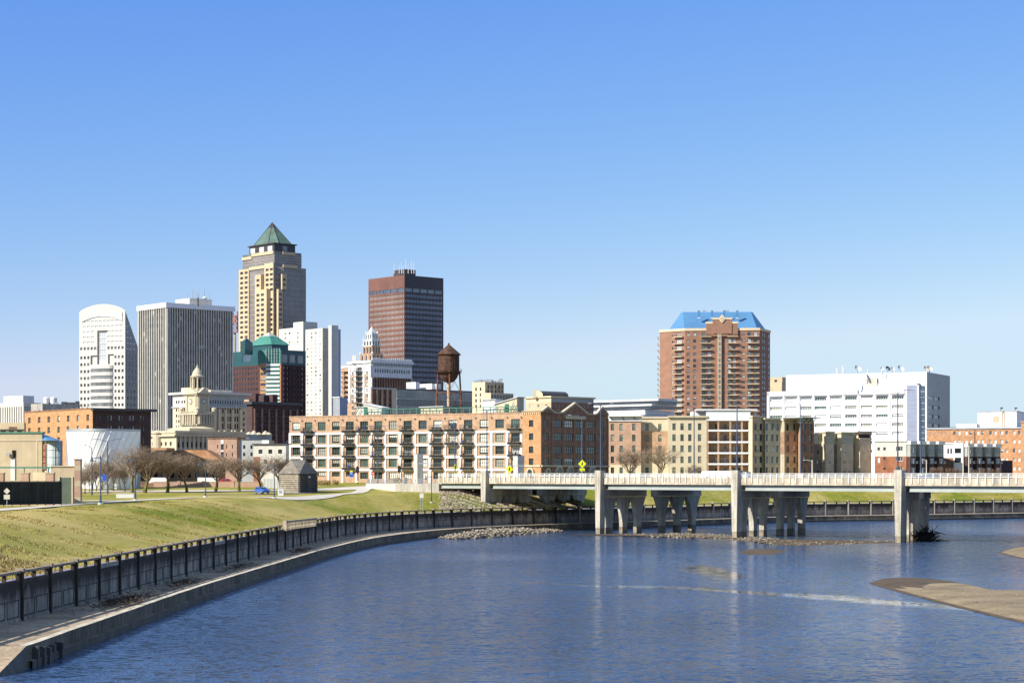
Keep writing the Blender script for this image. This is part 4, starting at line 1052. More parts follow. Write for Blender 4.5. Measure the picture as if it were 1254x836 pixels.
def glass_slab():
    b = box_bld('office_building', 'low dark glass office slab with white rooftop boxes behind the water tower', 480, 485.8, 578.5, 750, TH, 475.3, 10.4)
    z = b.z; fr = b.fr; mb = MB(); n_ = 40
    for i in range(n_ + 1): fr.box(mb, fr.L * i / n_ - .09, fr.L * i / n_ + .09, 0, .12, b.z0, b.top - 1, 'frame_grey')
    b.part('mullions', mb); mb = MB()
    for y in (487, 497, 507): fr.box(mb, 0, fr.L, .14, .3, z(y + 1.6), z(y), 'siding_grey')
    b.part('spandrels', mb)
    for y0, y1 in ((477, 486.8), (489, 496.8), (499, 506.8)):
        mb = MB(); fr.box(mb, .2, fr.L - .2, .02, .06, z(y1), z(y0), 'glass_grey' if y0 != 489 else 'glass_dim'); b.part('window_band', mb)
    mb = MB(); mb.prism(b.fp, b.z0, b.top, 'metal_dark'); b.part('wall', mb)
    for a, c, e, y in ((502.6, 509, 514, 467.7), (517.7, 529, 533, 469.6), (533.2, 536, 540, 470)): roofbox(b, a, c, e, 8, TH, y, None, 'white_paint')
    b.done()
glass_slab()

def deco_tower():
    b = box_bld('office_building', 'small stepped beige stone tower right of the water tower', 578.3, 594, 617, 700, TH, 467.5, 10.4)
    b.grid(b.fl, [583, 588.5], [476, 483, 490, 497], 2.0, 4, fm='frame_dark', gm='glass', blind=.1, r=.3)
    b.grid(b.fr, [598, 602.5, 607, 611.5, 615], [473, 479], 1.6, 4.5, fm='frame_dark', gm='glass', blind=.1, r=.4)
    shell(b, 'stone_beige', 'stone_tan')
    fp = corner(589, 601, 628.8, 690, TH); f = Face(fp[1], fp[2]); mb = MB(); mb.prism(fp, b.z0, Z(480.8, 690), 'stone_beige')
    for k in range(8): u = f.L * (k + .5) / 8; f.box(mb, u - .45, u + .45, .02, .08, Z(497, 690), Z(483, 690), 'glass')
    b.part('lower_block', mb)
    mb = MB(); rn = random.Random(3)
    for x in (583, 588, 592, 597, 602, 605, 609, 613): p = P(x, 706); mb.box(p.x - .7, p.x + .7, p.y, p.y + 1.2, b.top, b.top + rn.uniform(.6, 1.6), 'metal_grey')
    b.part('roof_units', mb); b.done()
deco_tower()

def tan_block():
    b = box_bld('office_building', 'tan brick office block with a barrel roofed penthouse behind the gabled brick building', 644.3, 674.9, 727, 660, TH, 486.5, 10.4)
    z = b.z; b.grid(b.fl, [649.5, 659.2, 668.8], [496.4, 504], 2.6, 3.2, r=.25, gm='glass', blind=.3); b.grid(b.fr, lin(677, 725, 12), [496.2, 503], 1.8, 2.6, r=.25, gm='glass_blue', blind=.3, nx=1)
    shell(b, 'stucco_tan', 'brick_brown', bands=[(b.top + 1, 'stone_beige'), (z(492), 'stucco_tan')], bandsr=[(b.top + 1, 'siding_grey'), (z(492), 'brick_brown')])
    cornice(b, .5, b.top, b.top + .5, 'stone_beige')
    fp = corner(654, 664.5, 696, 668, TH); zb = b.top; zt = Z(478.2, 668); mb = MB(); fl = Face(fp[0], fp[1]); D = fp[3] - fp[0]
    for i in range(8):
        t0, t1 = i / 8, (i + 1) / 8
        def q(t, s): p = fp[0] + (fp[1] - fp[0]) * t; p = p + (fp[2] - fp[1]) * s; return (p.x, p.y, zb + (zt - zb) * math.sin(math.pi * (.12 + .76 * t)) ** .5)
        mb.face([q(t0, 0), q(t1, 0), q(t1, 1), q(t0, 1)], 'metal_dark'); a, c = q(t0, 0), q(t1, 0); mb.face([(a[0], a[1], zb), (c[0], c[1], zb), c, a], 'stone_beige'); a, c = q(t0, 1), q(t1, 1); mb.face([(a[0], a[1], zb), (c[0], c[1], zb), c, a], 'stone_beige')
    a, c = q(1, 0), q(1, 1); mb.face([(a[0], a[1], zb), (c[0], c[1], zb), c, a], 'metal_dark'); b.part('penthouse', mb)
    p = P(655, 664); mb = MB(); mb.box(p.x - .6, p.x + .6, p.y, p.y + 1, zb, Z(477, 664), 'stone_beige'); b.part('chimney', mb); b.done()
tan_block()

def terraced_offices():
    b = box_bld('office_building', 'white terraced office building with long ribbon windows left of the blue roofed high rise', 715, 784.4, 830, 730, 40, 511.5, 10.4)
    z = b.z; mb = MB()
    def lvl(xr0, xc, y0, y1, m, g=0): fp = corner(700, xc, xr0, 730 + g, 40); mb = MB(); mb.prism(fp, Z(y1, 730 + g), Z(y0, 730 + g), m); return mb
    b.part('wall', lvl(826, 784.4, 507.6, 590, 'white_paint'))
    for y0, y1, xc, xr in ((488.4, 490.4, 806, 830), (494.4, 496.6, 798, 828), (501.8, 507.5, 790, 826)):
        b.part('parapet_band', lvl(xr, xc, y0, y1, 'white_paint', 3)); b.part('window_band', lvl(xr - 1, xc - .6, y1, y1 + 4.2, 'glass_dim', 4))
    b.part('roof', lvl(829, 806.5, 487.6, 488.4, 'metal_grey', 3)); b.done()
terraced_offices()

def blue_roof():
    b = Bld('apartment_tower', 'tall brick apartment tower with bright blue hipped roof and stacked balconies', 1050, 10.4, P(885, 1050))
    z = b.z; Y = 1050
    A = P(808, 1062); B = P(838.8, 1050); C = P(930.2, 1046); D = P(943, 1066); E = D + Vector((-6, 26)); G = A + Vector((4, 26))
    top = Z(405, 1050); fL, fC, fR = Face(A, B), Face(B, C), Face(C, D)
    rows = [409.5, 417.6, 425.6, 433.6, 441.3] + [448 + 6.62 * i for i in range(18)]
    g = ['glass', 'glass_pale', 'glass_green', 'glass_grey']
    b.grid(fL, [823.7], rows, 1.6, 2.4, fm=None, gm=['glass', 'glass_pale'], blind=.3, r=.2); b.grid(fL, [831.5], rows, 6.4, 5.0, fm='frame_grey', nx=3, nz=1, gm=g, blind=.15, r=.3)
    b.grid(fC, [842.8, 850.7], rows, 3.6, 3.6, fm='frame_dark', gm=g, blind=.3, r=.25, nx=2, nz=1); b.grid(fC, [862, 868.4], rows, 4.8, 5.0, fm='frame_grey', nx=2, nz=1, gm=g, blind=.2, r=.3)
    b.grid(fC, [886.8], rows, 1.6, 2.6, fm=None, gm='glass', blind=.2, r=.2); b.grid(fC, [893.3, 899.2], rows, 4, 5, fm='frame_grey', nx=2, nz=1, gm=g, blind=.3, r=.3)
    b.grid(fC, [910.3], rows, 4.2, 2.8, fm='frame_dark', gm=g, blind=.4, r=.25, nx=3, nz=1); b.grid(fC, [917.5, 925], rows, 4.4, 4.8, fm='frame_grey', nx=2, nz=1, gm=g, blind=.3, r=.3)
    b.grid(fR, [934.2, 936.6, 941.6], rows, 1.4, 3.8, fm='frame_white', gm='glass_blue', blind=.4, r=.2, nx=1)
    for f in (fL, fC, fR): b.wall(f, b.z0, top, 'brick_tower', .3)
    for f in (Face(D, E), Face(E, G), Face(G, A)): b.wall(f, b.z0, top, 'brick_tower')
    b.done()
    mb = MB(); fp = [A, B, C, D, E, G]; mb.prism(grow(fp, .4), top, top + 1.3, 'stone_beige'); b.part('cornice', mb)
    # hipped blue roof
    r0 = [P(819, 1062), P(838, 1055), P(927, 1052), P(938, 1064), P(934, 1088), P(824, 1088)]; zb = top + 1.3
    k0 = [P(834.5, 1072), P(836.5, 1070), P(919.5, 1069), P(921.5, 1071), P(919, 1078), P(837, 1078)]; zt = Z(382, 1070); mb = MB()
    for i in range(6): a, c, c2, a2 = r0[i], r0[(i + 1) % 6], k0[(i + 1) % 6], k0[i]; mb.face([(a.x, a.y, zb), (c.x, c.y, zb), (c2.x, c2.y, zt), (a2.x, a2.y, zt)], 'roof_blue')
    mb.face([(p.x, p.y, zt) for p in k0], 'roof_blue')
    for i in range(46):   # standing seams
        t = i / 45; a = r0[1] + (r0[2] - r0[1]) * t; c = k0[1] + (k0[2] - k0[1]) * t; mb.tube((a.x, a.y - .03, zb), (c.x, c.y - .03, zt), .06, .06, 'roof_blue', 3)
    o = b.part('roof', mb)
    for x in (855.9, 872.1, 887.0, 903):
        p = P(x, 1058.5); m2 = MB(); m2.box(p.x - .55, p.x + .55, p.y, p.y + 1.2, Z(388.5, 1058), Z(379.8, 1058), 'roof_blue'); m2.box(p.x - .6, p.x + .6, p.y - .04, p.y + 1.2, Z(389.6, 1058), Z(388.5, 1058), 'white_paint'); m2.build('flue', o, b.off)
    for x in (862.8, 890.7): p = P(x, 1072); m2 = MB(); m2.box(p.x - 1, p.x + 1, p.y, p.y + 1.5, Z(383, 1072), Z(379.5, 1072), 'metal_grey'); m2.build('vent', o, b.off)
    p = P(838.7, 1072); m2 = MB(); m2.tube((p.x, p.y, zt), (p.x, p.y, zt + 2.5), .1, .06, 'metal_grey', 4); m2.build('rod', o, b.off)
    # central pavilion crown with diamond
    for a, c, yt, o_ in ((864.7, 903.5, 396.8, 1.2), (872.8, 896.2, 391.8, 1.6)):
        mb = MB(); u0, u1 = fC.u(a), fC.u(c); fC.box(mb, u0, u1, -1.2, o_, z(412) if a < 870 else z(409), z(yt), 'brick_tower'); fC.box(mb, u0 - .3, u1 + .3, -1.4, o_ + .25, z(yt), z(yt) + 1.0, 'stone_beige'); b.part('crown', mb)
    mb = MB(); uc = fC.u(884.2); zc = z(390.9); r = 2.0
    for rr, oo, m_ in ((r, 2.1, 'stone_beige'), (r * .6, 2.25, 'stucco_tan')):
        q = [fC.pt(uc - rr, zc, oo), fC.pt(uc, zc - rr * 1.15, oo), fC.pt(uc + rr, zc, oo), fC.pt(uc, zc + rr * 1.15, oo)]; qb = [fC.pt(uc - rr, zc, 1.0), fC.pt(uc, zc - rr * 1.15, 1.0), fC.pt(uc + rr, zc, 1.0), fC.pt(uc, zc + rr * 1.15, 1.0)]
        mb.face(q, m_)
        for i in range(4): mb.face([qb[i], qb[(i + 1) % 4], q[(i + 1) % 4], q[i]], m_)
    b.part('diamond_ornament', mb)
    mb = MB(); u0, u1 = fC.u(878.8), fC.u(883.4)
    fC.box(mb, u0, u1, 0, 1.5, b.z0, z(404.5), 'stucco_tan')
    q = z(405.5)
    while q > b.z0 + 3: fC.box(mb, u0 + .45, u1 - .45, 1.51, 1.58, q - 2.2, q, 'glass_grey'); q -= 2.9
    b.part('stair_bay', mb)
    n_ = 0; rest = MB()
    for f, a, c in ((fL, 825.9, 837.4), (fC, 857.6, 871.4), (fC, 890.6, 904), (fC, 914.4, 929)):
        for q in rows:
            mb = MB() if n_ < 100 else rest; u0, u1 = f.u(a), f.u(c); zz = z(q + 2.6); f.box(mb, u0, u1, 0, 1.7, zz - .25, zz, 'stone_beige')
            for k in range(12): u = u0 + (u1 - u0) * k / 11; f.box(mb, max(u0, u - .03), min(u1, u + .03), 1.6, 1.68, zz, zz + 1.05, 'frame_dark')
            f.box(mb, u0, u1, 1.58, 1.7, zz + 1.05, zz + 1.15, 'frame_dark')
            if n_ < 100: b.part('balcony', mb)
            n_ += 1
    fS = Face(G, A)
    for q in rows[:18]:
        zz = z(q + 2.6); fS.box(rest, fS.L - 9, fS.L - 3, 0, 1.5, zz - .25, zz, 'stone_beige'); fS.box(rest, fS.L - 9, fS.L - 3, 1.4, 1.5, zz, zz + 1.1, 'metal_grey')
    tag(b.part('balcony', rest), kind='stuff')
blue_roof()

def hospital():
    b = box_bld('hospital_building', 'large bright white hospital block with ribbon windows and shaded end wall', 939.3, 1135, 1163.3, 800, 27, 455.3, 10.4)
    z = b.z; fl, fr = b.fl, b.fr
    # main block is set back a little at its upper part
    up = corner(962, 1135, 1163.3, 800.01, 27)
    u2 = Face(fl.A, fl.B)
    cols = [950.6, 968.6, 986.8, 1004.8, 1023.2, 1042, 1061, 1080, 1099.4]; rr = [477.6 + 0, 488.2, 499.4, 511, 523, 534, 545]
    zz = [489.3 - 3.2 + 11.0 * i for i in range(7)]
    for i, c in enumerate(cols):
        b.grid(fl, [c], [q for q in zz], 14.2, 4.2, r=.5, nx=5, nz=1, fm='frame_white', gm=['glass_green', 'glass_grey', 'glass_green', 'glass_pale'], blind=.5, bm='white_bright', t=.12)
    b.grid(fr, [1140, 1147.3], [486.5, 497.6, 509, 520, 531], 7, 4.4, r=.4, nx=3, nz=1, fm='frame_grey', gm='glass_blue', blind=.2)
    zl = z(476.0)
    b.wall(fl, b.z0, zl, 'white_bright', .5); b.wall(fr, b.z0, b.top, 'panel_grey' if 0 else 'siding_grey', .4);  # end wall of the white block, shade put into its grey
    ua = fl.u(962.5)
    s = fl.sub(ua, fl.L); b._q(s, 0, s.L, zl, b.top, 'white_bright')
    s2 = Face(fl.sub(ua, fl.L).A, fl.sub(ua, fl.L).A + fr.d * fr.L); s3 = Face(s2.B, s2.A); b._q(s3, 0, s3.L, zl, b.top, 'white_bright')
    b.wall(b.fb, b.z0, b.top, 'siding_grey'); b.wall(b.fk, b.z0, zl, 'white_bright')
    L, C, Rr, K = b.fp; A2 = s.A; K2 = A2 + (Rr - C)
    b.mb.face([(p.x, p.y, b.top) for p in (A2, C, Rr, K2)], 'roofing'); b.mb.face([(p.x, p.y, zl) for p in (L, A2, K2, K)], 'roofing'); b.done()
    mb = MB(); x = 0
    for i, c in enumerate(cols): fl.box(mb, fl.u(c - 7.6), fl.u(c + 7.6), 0, .8, z(482.6), z(482.1), 'siding_grey')
    b.part('sun_shades', mb); mb = MB()
    fl.box(mb, fl.u(939.6), fl.u(942.6), 0, .5, b.z0, zl, 'white_bright'); fl.box(mb, fl.u(939.6), fl.u(1108), 0, .5, z(481.2), zl + .1, 'white_bright')
    for c in (959.6, 977.8, 996, 1014, 1032.5, 1051.5, 1070.5, 1089.7): fl.box(mb, fl.u(c - .8), fl.u(c + .8), 0, .3, b.z0, z(481.2), 'white_bright')
    b.part('white_frame', mb)
    mb = MB(); fl.box(mb, fl.u(1110.8), fl.u(1124), 0, .4, b.z0, z(471.2), 'panel_blue'); 
    for i in range(22): q = z(471.2) - (i + 1) * 1.8; fl.box(mb, fl.u(1110.8), fl.u(1124), .4, .43, q, q + .12, 'siding_grey')
    b.part('metal_panel', mb)
    mb = MB(); fl.box(mb, fl.u(1124.2), fl.u(1126.2), 0, 1.2, b.z0, z(470.6), 'white_bright'); fl.box(mb, fl.u(1124), fl.u(1127.2), 0, 1.5, z(470.6), z(469.4), 'metal_dark'); b.part('white_fin', mb)
    mb = MB(); fl.box(mb, fl.u(1126.4), fl.u(1132.6), 0, .3, b.z0, z(472.2), 'glass_blue')
    for i in range(20): q = z(472.2) - (i + 1) * 2.4; fl.box(mb, fl.u(1126.4), fl.u(1132.6), .3, .36, q, q + .2, 'metal_grey')
    b.part('stair_glazing', mb)
    mb = MB(); fl.box(mb, fl.u(1058.4), fl.u(1074.8), -.1, .05, z(471), z(461), 'concrete_light'); fl.box(mb, fl.u(1074), fl.u(1075.2), .05, .3, z(470.6), z(461.5), 'siding_grey'); b.part('louvre', mb)
    mb = MB()
    for x, y0, h in ((1024.8, 455, 4), (1026, 456, 3), (1031.8, 454, 5.5), (1033.2, 456, 4), (1063, 456, 3), (1080, 452, 3), (1096, 452, 2), (1135, 451, 3)):
        p = P(x, 806); mb.tube((p.x, p.y, b.top - .2), (p.x, p.y, b.top + h * .55), .22, .16, 'white_paint', 5)
    b.part('roof_antennas', mb)
    for x, r, m_ in ((1050, 1.6, 'white_paint'), (1087, 1.2, 'metal_dark'), (1093, 1.0, 'white_paint'), (1102.5, 1.6, 'white_paint'), (1134, 1.3, 'concrete_light'), (1138, 1.4, 'concrete_light'), (1080, .9, 'white_paint')):
        p = P(x, 808); mb = MB(); zc = b.top + 1.6; mb.tube((p.x, p.y, b.top - .2), (p.x, p.y, zc), .2, .15, 'metal_grey', 5)
        d = Vector((.4, -.7, .6)).normalized(); a = Vector((p.x, p.y, zc)); mb.tube(a, a + d * r * .35, r * .35, r, m_, 14, cap=False); b.part('satellite_dish', mb)
    b = box_bld('small_building', 'small yellow ochre rooftop block between the brick tower and the hospital', 943, 958, 966, 960, 30, 461.6, 10.4)
    b.grid(b.fl, [950], [466], 3, 3, fm=None, gm='glass', blind=0); shell(b, 'stucco_tan'); mb = MB(); mb.prism(corner(950, 957.5, 962, 955, 30), b.z0, Z(467.5, 955), 'stucco_tan'); b.part('lower_block', mb); b.done()
hospital()
# ---------------------------------------------------------------- middle distance buildings
def clock_courthouse():
    b = box_bld('office_building', 'cream stone commercial block with arcaded grey flank behind the clock tower', 211.6, 241, 303.3, 790, TH, 482, 10.4)
    z = b.z; b.grid(b.fl, [216.2, 219, 223, 226], [491, 501, 508, 515, 522], 1.7, 3.6, fm=None, gm='glass', blind=.2, r=.4)
    cs = lin(258, 300, 15); b.grid(b.fr, cs, [491.5], 1.5, 4.6, fm=None, gm='glass_blue', blind=.2, r=.3); b.grid(b.fr, cs[:13], [502, 512, 521, 530], 1.8, 6, fm=None, gm='glass_dim', blind=.1, r=.6); b.grid(b.fr, [298.6], [504.5, 511.5, 518.5, 525.5], 2, 3.6, fm=None, gm='glass', blind=.1, r=.4)
    shell(b, 'stone_cream', 'stone_cream', bands=[(b.top + 1, 'stone_white'), (z(497.5), 'stucco_cream')], bandsr=[(b.top + 1, 'siding_grey'), (z(498.5), 'stone_beige')])
    cornice(b, 1.3, b.top, b.top + .9, 'stone_white'); cornice(b, .5, z(498), z(497), 'stone_white', 'string_course')
    mb = MB()
    for x in (262, 267.5, 275.5, 284, 293.5): b.fr.box(mb, b.fr.u(x) - .5, b.fr.u(x) + .5, 0, 1.0, b.z0, z(500), 'stone_beige')
    b.part('pilasters', mb); roofbox(b, 222, 256, 234, 6, TH, 474.2, None, 'stone_beige'); roofbox(b, 254, 284, 258, 10, TH, 477, None, 'concrete_light'); b.done()
    # courthouse with clock tower
    b = box_bld('courthouse', 'ornate cream stone courthouse with domed clock tower before the striped dark tower', 221.8, 241.8, 262, 730, 46, 504.5, 10.4)
    z = b.z
    b.grid(b.fl, [228.5, 231.2, 234, 236.8], [513.2], 1.7, 8.5, fm='stone_beige', gm='glass_grey', blind=.1, r=.5, nx=1); b.grid(b.fl, [228.5, 232.5, 236.8], [522.2], 1.6, 2.4, fm=None, gm='glass_grey', blind=0)
    b.grid(b.fr, [246.6, 250, 253.4], [513.4], 2.0, 9.5, fm=None, gm='glass_dim', blind=.1, r=.7)
    shell(b, 'stone_cream', 'stone_cream', r=.5)
    mb = MB()
    for f, xs in ((b.fl, (223, 225.5, 227, 229.9, 232.6, 235.4, 238.4, 240.6)), (b.fr, (243, 245, 248.3, 251.7, 255, 257.8, 260.4))):
        for x in xs: u = f.u(x); q = f.pt(u, 0, .7); mb.lathe(q.xy, [(.42, z(519)), (.38, z(508)), (.55, z(507.4))], 'stone_cream', 8)
    b.part('columns', mb)
    cornice(b, .9, z(507.3), z(505.4), 'stone_cream'); cornice(b, .6, z(520.3), z(519), 'stone_cream', 'base_course')
    mb = MB()
    for f in (b.fl, b.fr):
        k = 0; u = 0
        while u < f.L: mb_ = f.pt(u, 0, .6); mb.lathe(mb_.xy, [(.2, z(505.4)), (.28, z(504.4)), (.15, z(503.4))], 'stone_cream', 6); u += .9
        f.box(mb, 0, f.L, .45, .75, z(503.4), z(502.9), 'stone_cream')
    for p in b.fp[:3]: mb.lathe(p, [(.9, z(505)), (.9, z(500.5)), (1.1, z(500.3)), (.8, z(499)), (.3, z(498.2)), (.1, z(496.8))], 'stone_cream', 10)
    b.part('balustrade', mb)
    tw = corner(227, 242, 256.4, 732, 46); mb = MB(); mb.prism(tw, b.top - 2, Z(481.5, 732), 'stone_cream')
    e = grow(tw, 1.0); mb.prism(e, Z(482.3, 732), Z(480.4, 732), 'stone_cream'); mb.prism(grow(tw, .5), Z(484, 732), Z(483.3, 732), 'stone_cream'); o = b.part('clock_tower', mb)
    fa, fb = Face(tw[0], tw[1]), Face(tw[1], tw[2])
    for f, x in ((fa, 233.4), (fb, 249.3)):
        mb = MB(); zc = Z(490.8, 732); u = f.u(x); c = f.pt(u, zc)
        nv = Vector((f.n.x, f.n.y, 0))
        mb.tube(c + nv * .02, c + nv * .22, 1.25, 1.25, 'stone_beige', 24); mb.tube(c + nv * .22, c + nv * .26, 1.02, 1.02, 'frame_dark' , 24); mb.tube(c + nv * .26, c + nv * .29, .80, .80, 'white_paint', 24)
        for h in range(12):
            t = h * math.pi / 6; d = Vector((f.d.x * math.sin(t), f.d.y * math.sin(t), math.cos(t))); mb.tube(c + nv * .31 + d * .64, c + nv * .31 + d * .78, .045, .045, 'black_text', 4)
        for t, l, w in ((R(300), .42, .06), (R(60), .6, .045)):
            d = Vector((f.d.x * math.sin(t), f.d.y * math.sin(t), math.cos(t))); mb.tube(c + nv * .33, c + nv * .33 + d * l, w, w * .6, 'black_text', 4)
        w = mb.build('clock_face', o, b.off)
        # pediment
        mb = MB(); zz = Z(480.4, 732); p0, p1, p2 = f.pt(.4, zz, .6), f.pt(f.L - .4, zz, .6), f.pt(f.L / 2, zz + 1.9, .6); b0, b1, b2 = f.pt(.4, zz, -1), f.pt(f.L - .4, zz, -1), f.pt(f.L / 2, zz + 1.9, -1)
        mb.face([p0, p1, p2], 'stone_cream'); mb.face([p0, p2, b2, b0], 'stone_cream'); mb.face([p2, p1, b1, b2], 'stone_cream')
        for i in (-1, 1): f.box(mb, f.L / 2 + i * f.L * .36 - .35, f.L / 2 + i * f.L * .36 + .35, 0, .35, b.top - 1, Z(484, 732), 'stone_cream')
        b.part('pediment', mb)
    c = sum(tw, Vector((0, 0))) / 4; zz = lambda y: Z(y, 735); mb = MB(); rr = 2.35
    mb.lathe(c, [(rr + .5, zz(480)), (rr + .5, zz(476.5)), (rr + .15, zz(476)), (rr - .7, zz(475.9)), (rr - .7, zz(462)), (rr + .2, zz(461.8)), (rr + .35, zz(460.2)), (rr - .1, zz(459.8)), (rr - .35, zz(458.6)), (rr - .7, zz(455)), (rr - 1.3, zz(452)), (.6, zz(450.4)), (.45, zz(449.8)), (.5, zz(448.2)), (.15, zz(447.6)), (.12, zz(445.6))], 'stone_cream', 20); b.part('domed_lantern', mb, smooth=False)
    mb = MB()
    for i in range(8):
        t = i * math.pi / 4 + .2; mb.lathe((c.x + math.cos(t) * rr, c.y + math.sin(t) * rr), [(.3, zz(476)), (.26, zz(462))], 'stone_cream', 8)
        t += math.pi / 8; q = Vector((c.x + math.cos(t) * (rr - .68), c.y + math.sin(t) * (rr - .68))); f = Face(q - Vector((-math.sin(t), math.cos(t))) * .4, q + Vector((-math.sin(t), math.cos(t))) * .4)
        f.box(mb, 0, .8, 0, .05, zz(474), zz(464), 'frame_dark')
    for i in range(4):
        p = c + (tw[i] - c) * .55; mb.lathe(p, [(.5, zz(480)), (.45, zz(478)), (.5, zz(461.5)), (.3, zz(460)), (.1, zz(458))] if i == 99 else [(.5, zz(480)), (.45, zz(477)), (.2, zz(476)), (.1, zz(474.5))], 'stone_cream', 8)
    b.part('lantern_columns', mb); b.done()
clock_courthouse()

def dark_warehouse():
    b = box_bld('warehouse', 'dark brown brick warehouse with a fine cornice right of the clock tower', 302.2, 309, 366, 690, 46, 493.5, 10.4)
    b.grid(b.fr, lin(313, 364, 20), [503, 506.8, 512, 517.5, 523.5, 529.5, 535.5], 1.1, 2.6, fm=None, gm=['glass_dim', 'glass', 'glass_blue'], blind=.1, r=.3)
    shell(b, 'brick_dark', 'brick_dark'); mb = MB()
    for k in range(7): u = b.fr.L * (k + .3) / 6.6; b.fr.box(mb, u - .35, u + .35, 0, .4, b.z0, b.z(500), 'brick_brown')
    b.part('pilasters', mb); cornice(b, 1.0, b.top - .4, b.top + .6, 'metal_dark')
    for x0, xc, x1, y in ((303, 305, 309, 489), (311, 313, 319, 482), (320, 323, 329, 484), (330, 334, 340, 483)): roofbox(b, x0, xc, x1, 12, 46, y, None, 'brick_dark' if x0 > 305 else 'brick_pink', 'roof_unit') if x0 != 311 else roofbox(b, x0, x1, xc, 12, 46, y, None, 'brick_dark', 'roof_unit')
    b.done()
dark_warehouse()

def low_beauxarts():
    b = box_bld('city_hall', 'long low cream classical stone building with corner turrets and shaded pilastered flank', 183, 215, 300, 600, 50, 529, 10.2)
    z = b.z; b.grid(b.fl, [187, 197.5, 203, 209], [543], 2.2, 5, fm=None, gm='glass', blind=.2, r=.4); b.grid(b.fr, lin(219, 295, 15), [544], 2.3, 7, fm=None, gm='glass_dim', blind=.1, r=.5)
    shell(b, 'stone_cream', 'stone_tan' if 0 else 'stone_cream', r=.4); cornice(b, .8, z(534), z(532), 'stone_cream'); cornice(b, .3, b.top - .2, b.top + .5, 'stone_cream')
    mb = MB()
    for i in range(17): u = b.fr.L * (i + .0) / 16; b.fr.box(mb, max(0, u - .3), min(b.fr.L, u + .3), 0, .5, b.z0, z(534), 'stone_cream')
    b.part('pilasters', mb)
    for x, dy, r in ((186, 20, 1.9), (193.5, 8, 1.7), (258, 30, 1.8)):
        p = P(x, 600 + dy); mb = MB(); mb.lathe(p, [(r, b.z0), (r, Z(531, p.y)), (r + .3, Z(530.7, p.y)), (r + .3, Z(529.6, p.y)), (r * .9, Z(529, p.y)), (r * .6, Z(527.5, p.y)), (.2, Z(526.6, p.y))], 'stone_cream', 14); b.part('turret', mb)
    fp = corner(205, 232, 262, 622, 50); mb = MB(); q = grow(fp, -2.5); mb.prism(fp, b.top - 1, Z(524, 622), 'stone_cream', top=None); mb.prism(fp, Z(524, 622), Z(521.5, 622), 'stone_beige', top=q); b.part('attic', mb)
    rn = random.Random(5); mb = MB()
    for x in (262, 268, 275, 284, 288, 296):
        p = P(x, 640); mb.lathe(p, [(1.0, b.top), (.9, b.top + .5), (.5, b.top + .8), (.2, b.top + 1.0 + rn.random() * .6)], 'stone_cream', 9)
    b.part('finials', mb); b.done()
    b = box_bld('city_building', 'grey roofed low stone block between city hall and the lofts', 262, 300, 333, 640, 46, 531.5, 10.2)
    shell(b, 'stone_cream', 'siding_grey'); mb = MB()
    for x, h in ((305, 1.5), (311, 2.2), (317, 1.2), (325, 2), (329, 1.2)): p = P(x, 645); mb.lathe(p, [(1.2, b.top), (.7, b.top + h * .4), (.2, b.top + h * .6)], 'stone_cream', 8)
    b.part('roof_ornaments', mb); b.done()
low_beauxarts()

def small_offices():
    b = box_bld('office_building', 'plain pink brick office with narrow windows and one white vertical strip', 254.4, 290, 296, 575, 12, 537.3, 10.0)
    b.grid(b.fl, [266.5, 277.5, 284.6], [546.5, 556.5, 567], 1.3, 4.5, fm='frame_grey', gm='glass_blue', blind=.2, nx=1); b.grid(b.fl, [272.3], [547, 556.5, 567], 3.2, 6.2, fm=None, gm='glass_blue', blind=0)
    shell(b, 'brick_pink'); mb = MB(); b.fl.box(mb, b.fl.u(270.6), b.fl.u(274), .02, .1, b.z(543.3), b.z(538.2), 'white_paint'); b.fl.box(mb, b.fl.u(270.6), b.fl.u(274), .02, .1, b.z(553), b.z(551), 'white_paint'); b.part('white_strip', mb); cornice(b, .15, b.top, b.top + .3, 'brick_brown', 'coping'); b.done()
    b = box_bld('office_building', 'pale grey flat roofed office between the pink brick office and the cream house', 290.5, 330, 336, 590, 12, 539, 10.0)
    b.grid(b.fl, [299, 308], [547, 556, 566], 2.6, 4.6, fm='frame_dark', gm='glass', blind=.2); shell(b, 'siding_grey'); mb = MB(); f = b.fl; f.box(mb, f.u(321), f.u(329.5), .02, .12, b.z(545), b.z(538.6), 'white_paint'); b.part('white_panel', mb); b.done()
    b = box_bld('office_building', 'white flat roofed studio building with dark roof edge left of the lofts', 310.4, 351.5, 354, 560, 14, 544.4, 10.2)
    b.grid(b.fl, [319, 331, 343], [552.6], 5, 5, fm='frame_dark', gm='glass', blind=.3, nx=2); b.grid(b.fl, [325, 338], [565], 4, 5, fm='frame_dark', gm='glass', blind=.3); shell(b, 'concrete_white'); cornice(b, .35, b.top, b.top + .35, 'metal_dark', 'roof_edge')
    f = b.fl; mb = MB(); f.box(mb, f.u(310.6), f.u(318), .02, .15, b.z0, b.z(559), 'brick_red'); b.part('brick_base', mb); b.done()
small_offices()

